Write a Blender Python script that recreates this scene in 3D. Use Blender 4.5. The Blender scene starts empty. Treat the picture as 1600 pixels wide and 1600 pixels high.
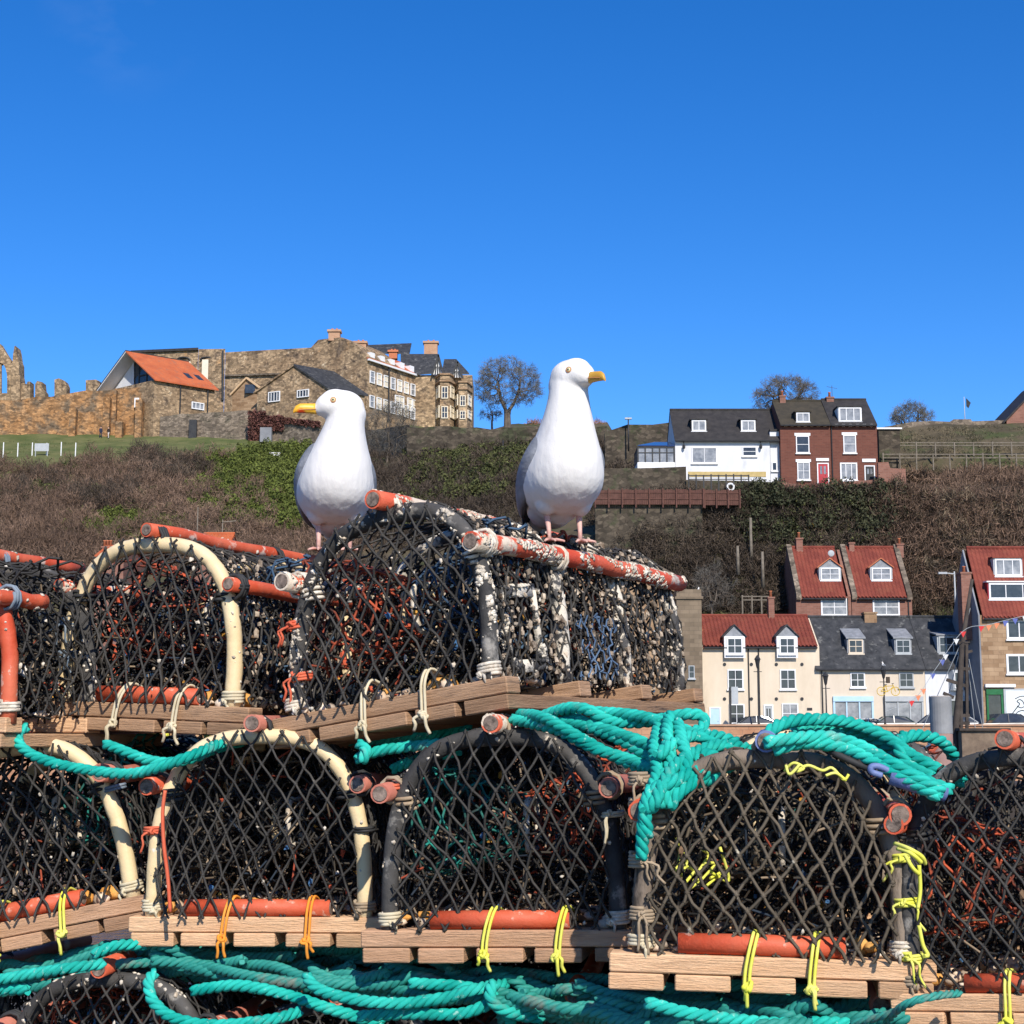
import bpy, bmesh, math, random
import numpy as np
from mathutils import Vector, Matrix, Euler, noise

# ------------------------------------------------------------------ camera, sky, sun, exposure
S = bpy.context.scene
C = S.collection
random.seed(7)
RNG = np.random.default_rng(7)
F = 2462.0                       # focal length in photo pixels (1600 wide)
PITCH = math.radians(8.09)
CAMZ = 0.92
cp, sp = math.cos(PITCH), math.sin(PITCH)
cam_d = bpy.data.cameras.new('camera')
cam = bpy.data.objects.new('camera', cam_d); C.objects.link(cam)
cam.location = (0, 0, CAMZ); cam.rotation_euler = (math.pi/2 + PITCH, 0, 0)
cam_d.sensor_width = 36.0; cam_d.lens = 36.0*F/1600.0
cam_d.clip_start = 0.05; cam_d.clip_end = 5000
S.camera = cam
S.render.resolution_x = S.render.resolution_y = 1024
SUN_EL, SUN_AZ = 38.0, 16.0      # azimuth: degrees to the right of straight behind the camera
el, az = math.radians(SUN_EL), math.radians(SUN_AZ)
to_sun = Vector((math.sin(az)*math.cos(el), -math.cos(az)*math.cos(el), math.sin(el)))
w = bpy.data.worlds.new('World'); S.world = w; w.use_nodes = True
nt = w.node_tree; nt.nodes.clear()
sky = nt.nodes.new('ShaderNodeTexSky'); sky.sky_type = 'NISHITA'; sky.sun_disc = False
sky.sun_elevation = el; sky.sun_rotation = math.atan2(to_sun.x, to_sun.y)
sky.altitude = 1500; sky.air_density = 1.0; sky.dust_density = 0.45; sky.ozone_density = 5.0
hs = nt.nodes.new('ShaderNodeHueSaturation'); hs.inputs['Saturation'].default_value = 1.29; hs.inputs['Hue'].default_value = 0.509; hs.inputs['Value'].default_value = 1.08
bg = nt.nodes.new('ShaderNodeBackground'); bg.inputs['Strength'].default_value = 0.13
wo = nt.nodes.new('ShaderNodeOutputWorld')
nt.links.new(sky.outputs[0], hs.inputs['Color']); # a faint wisp of cirrus high on the left
_tc = nt.nodes.new('ShaderNodeTexCoord'); _mp = nt.nodes.new('ShaderNodeMapping'); _mp.inputs['Scale'].default_value = (14, 14, 30); _mp.inputs['Rotation'].default_value = (0, .5, 0)
_nz = nt.nodes.new('ShaderNodeTexNoise'); _nz.inputs['Scale'].default_value = 1.0; _nz.inputs['Detail'].default_value = 8
nt.links.new(_tc.outputs['Generated'], _mp.inputs[0]); nt.links.new(_mp.outputs[0], _nz.inputs['Vector'])
_wd = Vector((190-800, F*cp-(800-30)*sp, F*sp+(800-30)*cp)).normalized()
_ds = nt.nodes.new('ShaderNodeVectorMath'); _ds.operation = 'DISTANCE'; _ds.inputs[1].default_value = _wd; nt.links.new(_tc.outputs['Generated'], _ds.inputs[0])
_r1 = nt.nodes.new('ShaderNodeMapRange'); _r1.inputs['From Min'].default_value = .05; _r1.inputs['From Max'].default_value = .0; nt.links.new(_ds.outputs['Value'], _r1.inputs['Value'])
_r2 = nt.nodes.new('ShaderNodeMapRange'); _r2.inputs['From Min'].default_value = .45; _r2.inputs['From Max'].default_value = .75; _r2.inputs['To Max'].default_value = .07; nt.links.new(_nz.outputs['Fac'], _r2.inputs['Value'])
_mu = nt.nodes.new('ShaderNodeMath'); _mu.operation = 'MULTIPLY'; nt.links.new(_r1.outputs[0], _mu.inputs[0]); nt.links.new(_r2.outputs[0], _mu.inputs[1])
_mx = nt.nodes.new('ShaderNodeMix'); _mx.data_type = 'RGBA'; _mx.inputs[7].default_value = (7, 7.5, 8, 1); nt.links.new(_mu.outputs[0], _mx.inputs[0]); nt.links.new(hs.outputs[0], _mx.inputs[6])
nt.links.new(_mx.outputs[2], bg.inputs['Color']); nt.links.new(bg.outputs[0], wo.inputs['Surface'])
sd = bpy.data.lights.new('sun', 'SUN'); sd.energy = 4.6; sd.angle = math.radians(0.5); sd.color = (1.0, 0.93, 0.83)
sun = bpy.data.objects.new('sun', sd); C.objects.link(sun); sun.location = (20, -20, 40)
sun.rotation_euler = to_sun.to_track_quat('Z', 'Y').to_euler()
S.view_settings.view_transform = 'Standard'; S.view_settings.look = 'None'
S.view_settings.exposure = 0.38; S.view_settings.gamma = 1.0

# ------------------------------------------------------------------ helpers
def P(px, py, Y):
    """World point on the vertical plane at distance Y that shows at photo pixel (px, py)."""
    ry = F*cp - (800-py)*sp; rz = F*sp + (800-py)*cp
    t = Y/ry
    return Vector(((px-800)*t, Y, CAMZ + rz*t))
def ZP(py, Y): return P(800, py, Y).z
def proj(v):
    d = Vector(v) - Vector((0, 0, CAMZ))
    f = d.y*cp + d.z*sp; u = -d.y*sp + d.z*cp
    return 800 + F*d.x/f, 800 - F*u/f

def tag(o, label=None, cat=None, group=None, kind=None):
    if label: o['label'] = label
    if cat: o['category'] = cat
    if group: o['group'] = group
    if kind: o['kind'] = kind
    return o
def thing(name, label, cat, loc=(0, 0, 0), rot=(0, 0, 0), group=None):
    o = bpy.data.objects.new(name, None); C.objects.link(o)
    o.location = loc; o.rotation_euler = rot; o.empty_display_size = 0.1
    return tag(o, label, cat, group)
def dup(root, loc=None, rot=None, label=None, group=None, scale=None):
    def cpy(o, parent):
        c = o.copy(); C.objects.link(c)
        if parent is not None: c.parent = parent
        for ch in o.children: cpy(ch, c)
        return c
    r = cpy(root, None)
    if loc is not None: r.location = loc
    if rot is not None: r.rotation_euler = rot
    if scale is not None: r.scale = (scale,)*3
    if label: r['label'] = label
    if group: r['group'] = group
    return r

def link_mesh(name, me, mats, parent=None, smooth=False):
    if not isinstance(mats, (list, tuple)): mats = [mats]
    for m in mats: me.materials.append(m)
    if smooth:
        lt = np.zeros(len(me.polygons), dtype=np.int32); me.polygons.foreach_get('loop_total', lt)
        me.polygons.foreach_set('use_smooth', list(lt <= 4))
    o = bpy.data.objects.new(name, me); C.objects.link(o)
    if parent is not None: o.parent = parent
    return o
def np_mesh(name, V, Fq):
    """Mesh from vertex array and (n,k) face array."""
    me = bpy.data.meshes.new(name)
    V = np.asarray(V, dtype=np.float32); Fq = np.asarray(Fq, dtype=np.int32)
    n, k = Fq.shape
    me.vertices.add(len(V)); me.vertices.foreach_set('co', V.ravel())
    me.loops.add(n*k); me.loops.foreach_set('vertex_index', Fq.ravel())
    me.polygons.add(n); me.polygons.foreach_set('loop_start', np.arange(0, n*k, k, dtype=np.int32))
    me.update(calc_edges=True)
    return me
def seg_arrays(Pa, Qa, r0, r1, n=3):
    Pa = np.asarray(Pa, float); Qa = np.asarray(Qa, float); m = len(Pa)
    r0 = np.broadcast_to(np.asarray(r0, float), (m,)); r1 = np.broadcast_to(np.asarray(r1, float), (m,))
    D = Qa-Pa; D /= np.maximum(np.linalg.norm(D, axis=1, keepdims=True), 1e-9)
    ref = np.where(np.abs(D[:, 2:3]) > 0.9, np.array([[1., 0, 0]]), np.array([[0, 0, 1.]]))
    U = np.cross(D, ref); U /= np.maximum(np.linalg.norm(U, axis=1, keepdims=True), 1e-9); W = np.cross(D, U)
    V = np.zeros((m, 2*n, 3))
    for k in range(n):
        a = 2*math.pi*k/n; off = U*math.cos(a) + W*math.sin(a)
        V[:, k] = Pa + off*r0[:, None]; V[:, n+k] = Qa + off*r1[:, None]
    base = (np.arange(m)*2*n)[:, None, None]
    q = np.array([[k, (k+1) % n, n+(k+1) % n, n+k] for k in range(n)])[None]
    return V.reshape(-1, 3), (base+q).reshape(-1, 4)
def seg_obj(name, Pa, Qa, r0, r1, mat, parent=None, n=3):
    V, Q = seg_arrays(Pa, Qa, r0, r1, n)
    return link_mesh(name, np_mesh(name, V, Q), mat, parent, True)

class MB:
    """Collects shapes; build() links them as ONE mesh object."""
    def __init__(s, o=(0, 0, 0)): s.v = []; s.f = []; s.m = []; s.o = Vector(o)
    def add(s, vs, fs, mi=0):
        b = len(s.v); s.v += [Vector(v)-s.o for v in vs]
        s.f += [[b+i for i in f] for f in fs]; s.m += [mi]*len(fs); return s
    def box(s, x0, x1, y0, y1, z0, z1, mi=0):
        vs = [(x, y, z) for z in (z0, z1) for x, y in ((x0, y0), (x1, y0), (x1, y1), (x0, y1))]
        return s.add(vs, [(3, 2, 1, 0), (4, 5, 6, 7), (0, 1, 5, 4), (1, 2, 6, 5), (2, 3, 7, 6), (3, 0, 4, 7)], mi)
    def obox(s, c, size, M=None, mi=0):
        h = Vector(size)/2; vs = []
        for z in (-1, 1):
            for x, y in ((-1, -1), (1, -1), (1, 1), (-1, 1)):
                v = Vector((x*h.x, y*h.y, z*h.z)); vs.append((M @ v if M else v) + Vector(c))
        return s.add(vs, [(3, 2, 1, 0), (4, 5, 6, 7), (0, 1, 5, 4), (1, 2, 6, 5), (2, 3, 7, 6), (3, 0, 4, 7)], mi)
    def bar(s, a, b, wd, ht, mi=0):
        a, b = Vector(a), Vector(b); d = b-a; L = d.length
        q = d.to_track_quat('X', 'Z').to_matrix()
        return s.obox((a+b)/2, (L, wd, ht), q, mi)
    def tube(s, pts, r, n=8, caps=True, mi=0, squash=None):
        pts = [Vector(p) for p in pts]; m = len(pts)
        rs = r if isinstance(r, (list, tuple)) else [r]*m
        T = [(pts[min(i+1, m-1)]-pts[max(i-1, 0)]).normalized() for i in range(m)]
        N = T[0].orthogonal().normalized(); vs = []
        for i in range(m):
            N = (N - T[i]*N.dot(T[i])).normalized(); B = T[i].cross(N)
            for k in range(n):
                a = 2*math.pi*k/n
                vs.append(pts[i] + (N*math.cos(a)+B*math.sin(a))*rs[i])
        fs = [(i*n+k, i*n+(k+1) % n, (i+1)*n+(k+1) % n, (i+1)*n+k) for i in range(m-1) for k in range(n)]
        if caps: fs += [tuple(range(n))[::-1], tuple((m-1)*n+k for k in range(n))]
        return s.add(vs, fs, mi)
    def prism(s, poly, d, mi=0):
        """Extrude a 3D polygon along vector d."""
        n = len(poly); poly = [Vector(p) for p in poly]; d = Vector(d)
        fs = [tuple(range(n)), tuple(n+i for i in range(n))[::-1]] + [(i, n+i, n+(i+1) % n, (i+1) % n) for i in range(n)]
        return s.add(poly + [p+d for p in poly], fs, mi)
    def ball(s, c, r, seg=6, rings=4, M=None, mi=0, jit=0):
        c = Vector(c); r = Vector(r if hasattr(r, '__len__') else (r, r, r)); vs = []; fs = []
        for i in range(rings+1):
            th = math.pi*i/rings
            for k in range(seg):
                ph = 2*math.pi*k/seg
                v = Vector((r.x*math.sin(th)*math.cos(ph), r.y*math.sin(th)*math.sin(ph), r.z*math.cos(th)))
                if jit: v *= 1+random.uniform(-jit, jit)
                vs.append((M @ v if M else v)+c)
        for i in range(rings):
            for k in range(seg):
                fs.append((i*seg+k, (i+1)*seg+k, (i+1)*seg+(k+1) % seg, i*seg+(k+1) % seg))
        return s.add(vs, fs, mi)
    def build(s, name, mats, parent=None, smooth=False, bevel=0, fix=True):
        me = bpy.data.meshes.new(name)
        me.from_pydata([tuple(v) for v in s.v], [], s.f)
        me.polygons.foreach_set('material_index', s.m)
        if fix:
            bm = bmesh.new(); bm.from_mesh(me)
            bmesh.ops.remove_doubles(bm, verts=bm.verts, dist=1e-6)
            bmesh.ops.recalc_face_normals(bm, faces=bm.faces)
            if bevel: bmesh.ops.bevel(bm, geom=[e for e in bm.edges if e.calc_face_angle(0) > 0.6], offset=bevel, segments=1, affect='EDGES', clamp_overlap=True)
            bm.to_mesh(me); bm.free()
        me.update()
        return link_mesh(name, me, mats, parent, smooth)

def spline(pts, n=8, closed=False):
    pts = [Vector(p) for p in pts]; out = []; m = len(pts)
    for i in range(m-1):
        p0 = pts[max(i-1, 0)]; p1 = pts[i]; p2 = pts[i+1]; p3 = pts[min(i+2, m-1)]
        for k in range(n):
            t = k/n
            out.append(0.5*((2*p1)+(p2-p0)*t+(2*p0-5*p1+4*p2-p3)*t*t+(3*p1-p0-3*p2+p3)*t**3))
    out.append(pts[-1]); return out
def resample(pts, step):
    pts = [Vector(p) for p in pts]; out = [pts[0]]; acc = 0
    for a, b in zip(pts, pts[1:]):
        L = (b-a).length
        while acc + L >= step and L > 1e-9:
            a = a + (b-a)*((step-acc)/L); out.append(a.copy()); L = (b-a).length; acc = 0
        acc += L
    return out

# ------------------------------------------------------------------ materials
MATS = {}
def mk(name, c1, c2=None, scale=8, rough=0.75, spots=(), bump=0.0, bscale=60, island=0.0, detail=6, lo=0.35, hi=0.65, metal=0, spec=0.3, stretch=(1, 1, 1), gen=None):
    """Noise-mixed colour c1..c2, then spot layers (colour, scale, threshold, softness), value jitter per island, bump."""
    if name in MATS: return MATS[name]
    m = bpy.data.materials.new(name); m.use_nodes = True; MATS[name] = m
    N = m.node_tree.nodes; L = m.node_tree.links
    b = N['Principled BSDF']; b.inputs['Roughness'].default_value = rough; b.inputs['Metallic'].default_value = metal
    b.inputs['Specular IOR Level'].default_value = spec
    tc = N.new('ShaderNodeTexCoord'); mp = N.new('ShaderNodeMapping'); mp.inputs['Scale'].default_value = stretch
    L.new(tc.outputs['Object'], mp.inputs['Vector'])
    def noise_(sc, dt=6):
        n = N.new('ShaderNodeTexNoise'); n.inputs['Scale'].default_value = sc; n.inputs['Detail'].default_value = dt; n.inputs['Roughness'].default_value = 0.65
        L.new(mp.outputs[0], n.inputs['Vector']); return n
    def ramp(src, a, c):
        r = N.new('ShaderNodeMapRange'); r.inputs['From Min'].default_value = a; r.inputs['From Max'].default_value = c
        L.new(src, r.inputs['Value']); return r.outputs[0]
    def mix(fac, A, B):
        x = N.new('ShaderNodeMix'); x.data_type = 'RGBA'
        if isinstance(fac, float): x.inputs[0].default_value = fac
        else: L.new(fac, x.inputs[0])
        for k, v in ((6, A), (7, B)):
            if isinstance(v, tuple): x.inputs[k].default_value = (*v, 1)
            else: L.new(v, x.inputs[k])
        return x.outputs[2]
    n1 = noise_(scale, detail)
    col = mix(ramp(n1.outputs['Fac'], lo, hi), c1, c2 or c1)
    for (c, sc, th, soft) in spots:
        col = mix(ramp(noise_(sc).outputs['Fac'], th, th+soft), col, c)
    if gen: col = gen(N, L, tc, mp, col, mix, ramp, noise_, b)
    if island:
        g = N.new('ShaderNodeNewGeometry'); h = N.new('ShaderNodeHueSaturation')
        L.new(ramp(g.outputs['Random Per Island'], 0, 1), h.inputs['Value'])
        N[h.inputs['Value'].links[0].from_node.name].inputs['To Min'].default_value = 1-island
        N[h.inputs['Value'].links[0].from_node.name].inputs['To Max'].default_value = 1+island
        L.new(col, h.inputs['Color']); col = h.outputs[0]
    L.new(col, b.inputs['Base Color'])
    if bump:
        bp = N.new('ShaderNodeBump'); bp.inputs['Strength'].default_value = bump; bp.inputs['Distance'].default_value = 0.3/bscale
        L.new(noise_(bscale, 4).outputs['Fac'], bp.inputs['Height']); L.new(bp.outputs[0], b.inputs['Normal'])
    return m
def glassy(name, c, rough=0.08):
    m = mk(name, c, rough=rough, spec=0.6); return m
def block_gen(bw, bh, mortar, mcol, c_lo, c_hi, squash=1.0, axis='x'):
    """Coursed blocks laid on a facade (object x, z)."""
    def g(N, L, tc, mp, col, mix, ramp, noise_, b):
        sx = N.new('ShaderNodeSeparateXYZ'); L.new(tc.outputs['Object'], sx.inputs[0])
        ad = N.new('ShaderNodeMath'); ad.operation = 'ADD'; L.new(sx.outputs['X'], ad.inputs[0]); L.new(sx.outputs['Y'], ad.inputs[1])
        cb = N.new('ShaderNodeCombineXYZ'); L.new(ad.outputs[0], cb.inputs['X']); L.new(sx.outputs['Z'], cb.inputs['Y'])
        br = N.new('ShaderNodeTexBrick'); L.new(cb.outputs[0], br.inputs['Vector'])
        br.inputs['Scale'].default_value = 1; br.inputs['Brick Width'].default_value = bw; br.inputs['Row Height'].default_value = bh
        br.inputs['Mortar Size'].default_value = mortar; br.inputs['Bias'].default_value = 0
        br.inputs['Color1'].default_value = (*c_lo, 1); br.inputs['Color2'].default_value = (*c_hi, 1); br.inputs['Mortar'].default_value = (*mcol, 1)
        return mix(0.45, br.outputs['Color'], col)
    return g
def rubble_gen(scale, c_dark, amt=0.55, xs=1.0):
    """Irregular stones: Voronoi cells with dark joints and a value per stone."""
    def g(N, L, tc, mp, col, mix, ramp, noise_, b):
        m2 = N.new('ShaderNodeMapping'); m2.inputs['Scale'].default_value = (xs, xs, 1.7); L.new(tc.outputs['Object'], m2.inputs['Vector'])
        v = N.new('ShaderNodeTexVoronoi'); v.inputs['Scale'].default_value = scale; dn = N.new('ShaderNodeTexNoise'); dn.inputs['Scale'].default_value = scale*1.3; L.new(m2.outputs[0], dn.inputs['Vector']); dm = N.new('ShaderNodeMix'); dm.data_type = 'VECTOR'; dm.inputs[0].default_value = .12; L.new(m2.outputs[0], dm.inputs[4]); L.new(dn.outputs['Color'], dm.inputs[5]); L.new(dm.outputs[1], v.inputs['Vector'])
        e = N.new('ShaderNodeTexVoronoi'); e.feature = 'DISTANCE_TO_EDGE'; e.inputs['Scale'].default_value = scale; L.new(dm.outputs[1], e.inputs['Vector'])
        sc = N.new('ShaderNodeSeparateColor'); L.new(v.outputs['Color'], sc.inputs[0])
        h = N.new('ShaderNodeHueSaturation'); L.new(col, h.inputs['Color'])
        r = N.new('ShaderNodeMapRange'); r.inputs['To Min'].default_value = 1-amt; r.inputs['To Max'].default_value = 1+amt
        L.new(sc.outputs[0], r.inputs['Value']); L.new(r.outputs[0], h.inputs['Value'])
        return mix(ramp(e.outputs['Distance'], -0.06, 0.10), c_dark, h.outputs[0])
    return g
# ------------------------------------------------------------------ ground, water, terrain
m_quay = mk('quay_concrete', (0.06, 0.057, 0.053), (0.10, 0.095, 0.09), 3, 0.9, bump=0.3)
MB().box(-90, 90, -40, 7.0, -0.6, 0).build('quay', m_quay)['kind'] = 'structure'
MB().box(-90, 90, 6.5, 7.4, -7, -0.61).build('quay_face', m_quay)['kind'] = 'structure'
m_water = mk('harbour_water', (0.012, 0.03, 0.035), (0.02, 0.045, 0.05), 2, 0.12, bump=0.4, bscale=3, spec=0.5)
MB().box(-300, 300, 7.4, 114, -9, -2.4).build('harbour_water', m_water)['kind'] = 'structure'

KX = np.array([-700, 0, 450, 640, 800, 950, 1000, 1400, 1480, 1700, 2300])
ZST = 0.9
TL = [  # (distance, photo heights of the ground line at KX)
 (131, None),
 (136, [1010, 1000, 1000, 990, 985, 970, 950, 950, 960, 965, 1000]),
 (138.5, [985, 975, 970, 960, 950, 890, 862, 862, 870, 880, 930]),
 (141, [940, 935, 930, 920, 905, 830, 770, 772, 785, 790, 800]),
 (153, [890, 885, 870, 850, 835, 800, 798, 798, 745, 738, 735]),
 (156, [875, 870, 850, 835, 820, 780, 735, 735, 705, 702, 700]),
 (165, [850, 845, 825, 795, 765, 700, 672, 670, 662, 660, 655]),
 (185, [800, 790, 770, 716, 683, 685, 712, 716, 708, 704, 700]),
 (205, [755, 750, 738, 712, 662, 660, 740, 745, 742, 740, 735]),
 (216, [725, 720, 712, 700, 668, 680, 760, 765, 760, 760, 755]),
 (237, [690, 682, 686, 684, 690, 710, 790, 800, 795, 790, 780]),
 (262, [655, 648, 650, 660, 700, 740, 810, 830, 825, 820, 810]),
 (300, [690, 685, 690, 720, 760, 800, 850, 860, 860, 860, 850]),
 (450, [850, 850, 850, 850, 850, 880, 900, 900, 900, 900, 900]),
 (900, [1000]*11), (2500, [1110]*11)]
TY = np.array([116.0, 118.0]+[t[0] for t in TL])
def terr_row(k, px):
    if k < 2: return ZST
    Y, pys = TL[k-2]
    if pys is None: return ZST+0.1
    return ZP(float(np.interp(px, KX, pys)), Y)
def terr_z(px, Y):
    k = int(np.searchsorted(TY, Y))-1; k = max(0, min(k, len(TY)-2))
    t = min(1, max(0, (Y-TY[k])/(TY[k+1]-TY[k])))
    return terr_row(k, px)*(1-t) + terr_row(k+1, px)*t
def rough_z(px, Y):
    if Y < 131: return terr_z(px, Y)
    a = (px-800)/(F*cp); q = min(1, (Y-131)/6)
    return terr_z(px, Y) + q*0.35*noise.noise(Vector((a*Y*0.16, Y*0.16, 3))) + q*0.15*noise.noise(Vector((a*Y*0.6, Y*0.6, 7)))
def terr_at(px, py, y0=131.0):
    """Where the ray through a photo pixel meets the hillside."""
    Y = y0; last = y0
    while Y < 300:
        pyt = proj((((px-800)/(F*cp))*Y, Y, terr_z(px, Y)))[1]
        if pyt <= py: return Y
        Y += 0.5
    return None
gx = np.arange(-700, 2301, 10.0)
ys = []
for a, b in zip(TY, TY[1:]):
    n = max(1, int((b-a)/1.5)) if b <= 300 else 6
    ys += list(np.linspace(a, b, n, endpoint=False))
ys.append(TY[-1])
V = []
for Y in ys:
    for px in gx: V.append(((px-800)/(F*cp)*Y, Y, rough_z(px, Y)))
nx, ny = len(gx), len(ys)
ii = np.arange(nx-1)[None]+np.arange(ny-1)[:, None]*nx; ii = ii.ravel()
Q = np.stack([ii, ii+1, ii+nx+1, ii+nx], 1)
def ground_gen(N, L, tc, mp, col, mix, ramp, noise_, b):
    sx = N.new('ShaderNodeSeparateXYZ'); L.new(tc.outputs['Object'], sx.inputs[0])
    ad = N.new('ShaderNodeMath'); ad.operation = 'MULTIPLY_ADD'; ad.inputs[1].default_value = 8.0
    L.new(noise_(0.25).outputs['Fac'], ad.inputs[0]); L.new(sx.outputs['Y'], ad.inputs[2])
    gfac = ramp(ad.outputs[0], 203, 209)
    xr = N.new('ShaderNodeMath'); xr.operation = 'MULTIPLY'
    L.new(gfac, xr.inputs[0]); L.new(ramp(sx.outputs['X'], -6, -13), xr.inputs[1])
    grass = mix(ramp(noise_(0.3).outputs['Fac'], 0.38, 0.62), (0.065, 0.085, 0.022), (0.125, 0.125, 0.045))
    return mix(xr.outputs[0], col, grass)
m_hill = mk('hillside_ground', (0.055, 0.045, 0.025), (0.11, 0.085, 0.05), 0.35, 0.95, spots=[((0.05, 0.06, 0.02), 0.2, 0.5, 0.12)], bump=0.6, bscale=2, gen=ground_gen)
hill = link_mesh('hillside', np_mesh('hillside', V, Q), m_hill, None, True); hill['kind'] = 'structure'
m_road = mk('street_asphalt', (0.05, 0.05, 0.05), (0.07, 0.07, 0.068), 4, 0.9)
MB().box(-120, 120, 114.9, 121.9, ZST-1, ZST+0.03).build('street', m_road)['kind'] = 'structure'
m_pave = mk('paving', (0.2, 0.19, 0.17), (0.26, 0.25, 0.23), 5, 0.9)
MB().box(-120, 120, 120.3, 122.6, ZST, ZST+0.13).build('pavement', m_pave)['kind'] = 'structure'
m_qwall = mk('harbour_sandstone', (0.33, 0.15, 0.08), (0.45, 0.26, 0.15), 0.6, 0.9, spots=[((0.2, 0.13, 0.09), 0.9, 0.56, 0.1), ((0.5, 0.36, 0.24), 3, 0.6, 0.1)],
             gen=block_gen(0.9, 0.34, 0.02, (0.2, 0.13, 0.09), (0.36, 0.17, 0.09), (0.46, 0.27, 0.16)), bump=0.4, bscale=5)
b = MB(); b.box(-120, 120, 114.0, 114.6, -8, 1.62); qw = b.build('harbour_wall', m_qwall)
MB().box(-120, 120, 113.9, 114.75, 1.623, 1.76).build('coping', mk('wall_coping', (0.3, 0.17, 0.11), (0.42, 0.27, 0.18), 0.8, 0.9), qw)
tag(qw, 'long red sandstone harbour wall below the street across the water', 'wall')

# ------------------------------------------------------------------ building materials
m_cream = mk('cream_render', (0.56, 0.465, 0.345), (0.63, 0.535, 0.41), 0.8, 0.9, spots=[((0.44, 0.36, 0.27), 0.6, 0.58, 0.2)], stretch=(1, 1, .35))
m_cream2 = mk('pale_cream_render', (0.53, 0.45, 0.35), (0.60, 0.51, 0.405), 0.8, 0.9, spots=[((0.42, 0.36, 0.28), 0.7, 0.58, 0.2)], stretch=(1, 1, .35))
m_white = mk('white_render', (0.55, 0.56, 0.58), (0.64, 0.64, 0.65), 0.7, 0.85, spots=[((0.46, 0.47, 0.48), 0.8, 0.56, 0.2)], stretch=(1, 1, .35))
m_wpaint = mk('white_paint', (0.66, 0.66, 0.66), (0.72, 0.72, 0.72), 2, 0.5)
m_gpaint = mk('grey_paint', (0.33, 0.35, 0.36), (0.4, 0.42, 0.43), 2, 0.6)
m_dpaint = mk('dark_paint', (0.02, 0.02, 0.022), (0.035, 0.035, 0.035), 2, 0.5)
m_bluep = mk('pale_blue_paint', (0.36, 0.53, 0.66), (0.42, 0.58, 0.7), 2, 0.55)
m_redp = mk('red_door_paint', (0.33, 0.02, 0.03), (0.4, 0.03, 0.04), 2, 0.5)
m_greenp = mk('green_shop_paint', (0.01, 0.10, 0.03), (0.02, 0.14, 0.05), 2, 0.5)
m_pane = mk('window_glass', (0.02, 0.023, 0.028), (0.05, 0.055, 0.06), 1.3, 0.08, spec=0.6)
m_pane_lt = mk('curtained_glass', (0.13, 0.14, 0.155), (0.33, 0.335, 0.34), 1.1, 0.15, spec=0.5)
m_pane_cr = mk('cream_blind_glass', (0.62, 0.55, 0.42), (0.7, 0.62, 0.48), 0.8, 0.3)
m_pantile = mk('red_pantiles', (0.145, 0.032, 0.022), (0.215, 0.052, 0.033), 1.0, 0.85, spots=[((0.2, 0.06, 0.035), 0.7, 0.55, 0.15), ((0.30, 0.16, 0.07), 2.0, 0.66, 0.1)])
m_pantile_o = mk('orange_pantiles', (0.36, 0.085, 0.032), (0.47, 0.125, 0.045), 0.5, 0.85, spots=[((0.30, 0.11, 0.06), 1.5, .55, .1)], bump=.4, bscale=4)
m_slate = mk('slate_roof', (0.020, 0.022, 0.025), (0.052, 0.053, 0.056), 1.6, 0.7, spots=[((0.13, 0.13, 0.125), 1.3, 0.58, 0.1), ((0.02, 0.02, 0.022), 3.0, 0.6, 0.05)], bump=0.3, bscale=6)
m_droof = mk('dark_tile_roof', (0.022, 0.02, 0.02), (0.04, 0.036, 0.034), 1.6, 0.75, bump=0.3, bscale=6)
m_mroof = mk('brown_mossy_roof', (0.032, 0.028, 0.02), (0.055, 0.045, 0.03), 1.4, 0.85, bump=0.3, bscale=6)
m_lead = mk('lead_sheet', (0.17, 0.18, 0.19), (0.27, 0.28, 0.3), 2.5, 0.6)
m_brick = mk('red_brick', (0.105, 0.036, 0.025), (0.155, 0.055, 0.037), 1.6, 0.9, spots=[((0.13, 0.045, 0.03), 5, 0.55, 0.1)], gen=block_gen(0.45, 0.15, 0.012, (0.13, 0.085, 0.065), (0.10, 0.034, 0.024), (0.165, 0.06, 0.04)))
m_brick2 = mk('old_brown_brick', (0.14, 0.065, 0.046), (0.22, 0.11, 0.08), 1.6, 0.9, gen=block_gen(0.45, 0.15, 0.012, (0.24, 0.17, 0.14), (0.19, 0.08, 0.055), (0.3, 0.14, 0.1)))
m_cstone = mk('coursed_sandstone', (0.21, 0.125, 0.065), (0.36, 0.24, 0.14), 0.9, 0.9, spots=[((0.13, 0.085, 0.05), 1.2, 0.58, 0.08)], gen=block_gen(0.75, 0.32, 0.015, (0.16, 0.11, 0.07), (0.17, 0.095, 0.05), (0.42, 0.29, 0.18)))
m_astone = mk('abbey_stone', (0.20, 0.135, 0.078), (0.37, 0.265, 0.16), 0.35, 0.95, spots=[((0.11, 0.08, 0.055), 0.55, 0.53, 0.1), ((0.36, 0.20, 0.085), 0.3, 0.6, 0.1), ((0.5, 0.4, 0.27), 0.9, 0.62, 0.06)], gen=rubble_gen(2.3, (0.13, 0.09, 0.06), 0.5), bump=0.5, bscale=2)
m_ostone = mk('orange_rubble', (0.26, 0.125, 0.045), (0.35, 0.20, 0.095), 0.3, 0.95, spots=[((0.13, 0.095, 0.062), 0.35, 0.48, 0.12)], gen=rubble_gen(2.2, (0.13, 0.08, 0.045), 0.5), bump=0.5, bscale=2)
m_gstone = mk('grey_rubble', (0.115, 0.09, 0.068), (0.22, 0.175, 0.13), 0.4, 0.95, spots=[((0.1, 0.085, 0.06), 0.6, 0.55, 0.1)], gen=rubble_gen(2.6, (0.08, 0.065, 0.05), 0.5), bump=0.5, bscale=2)
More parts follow.
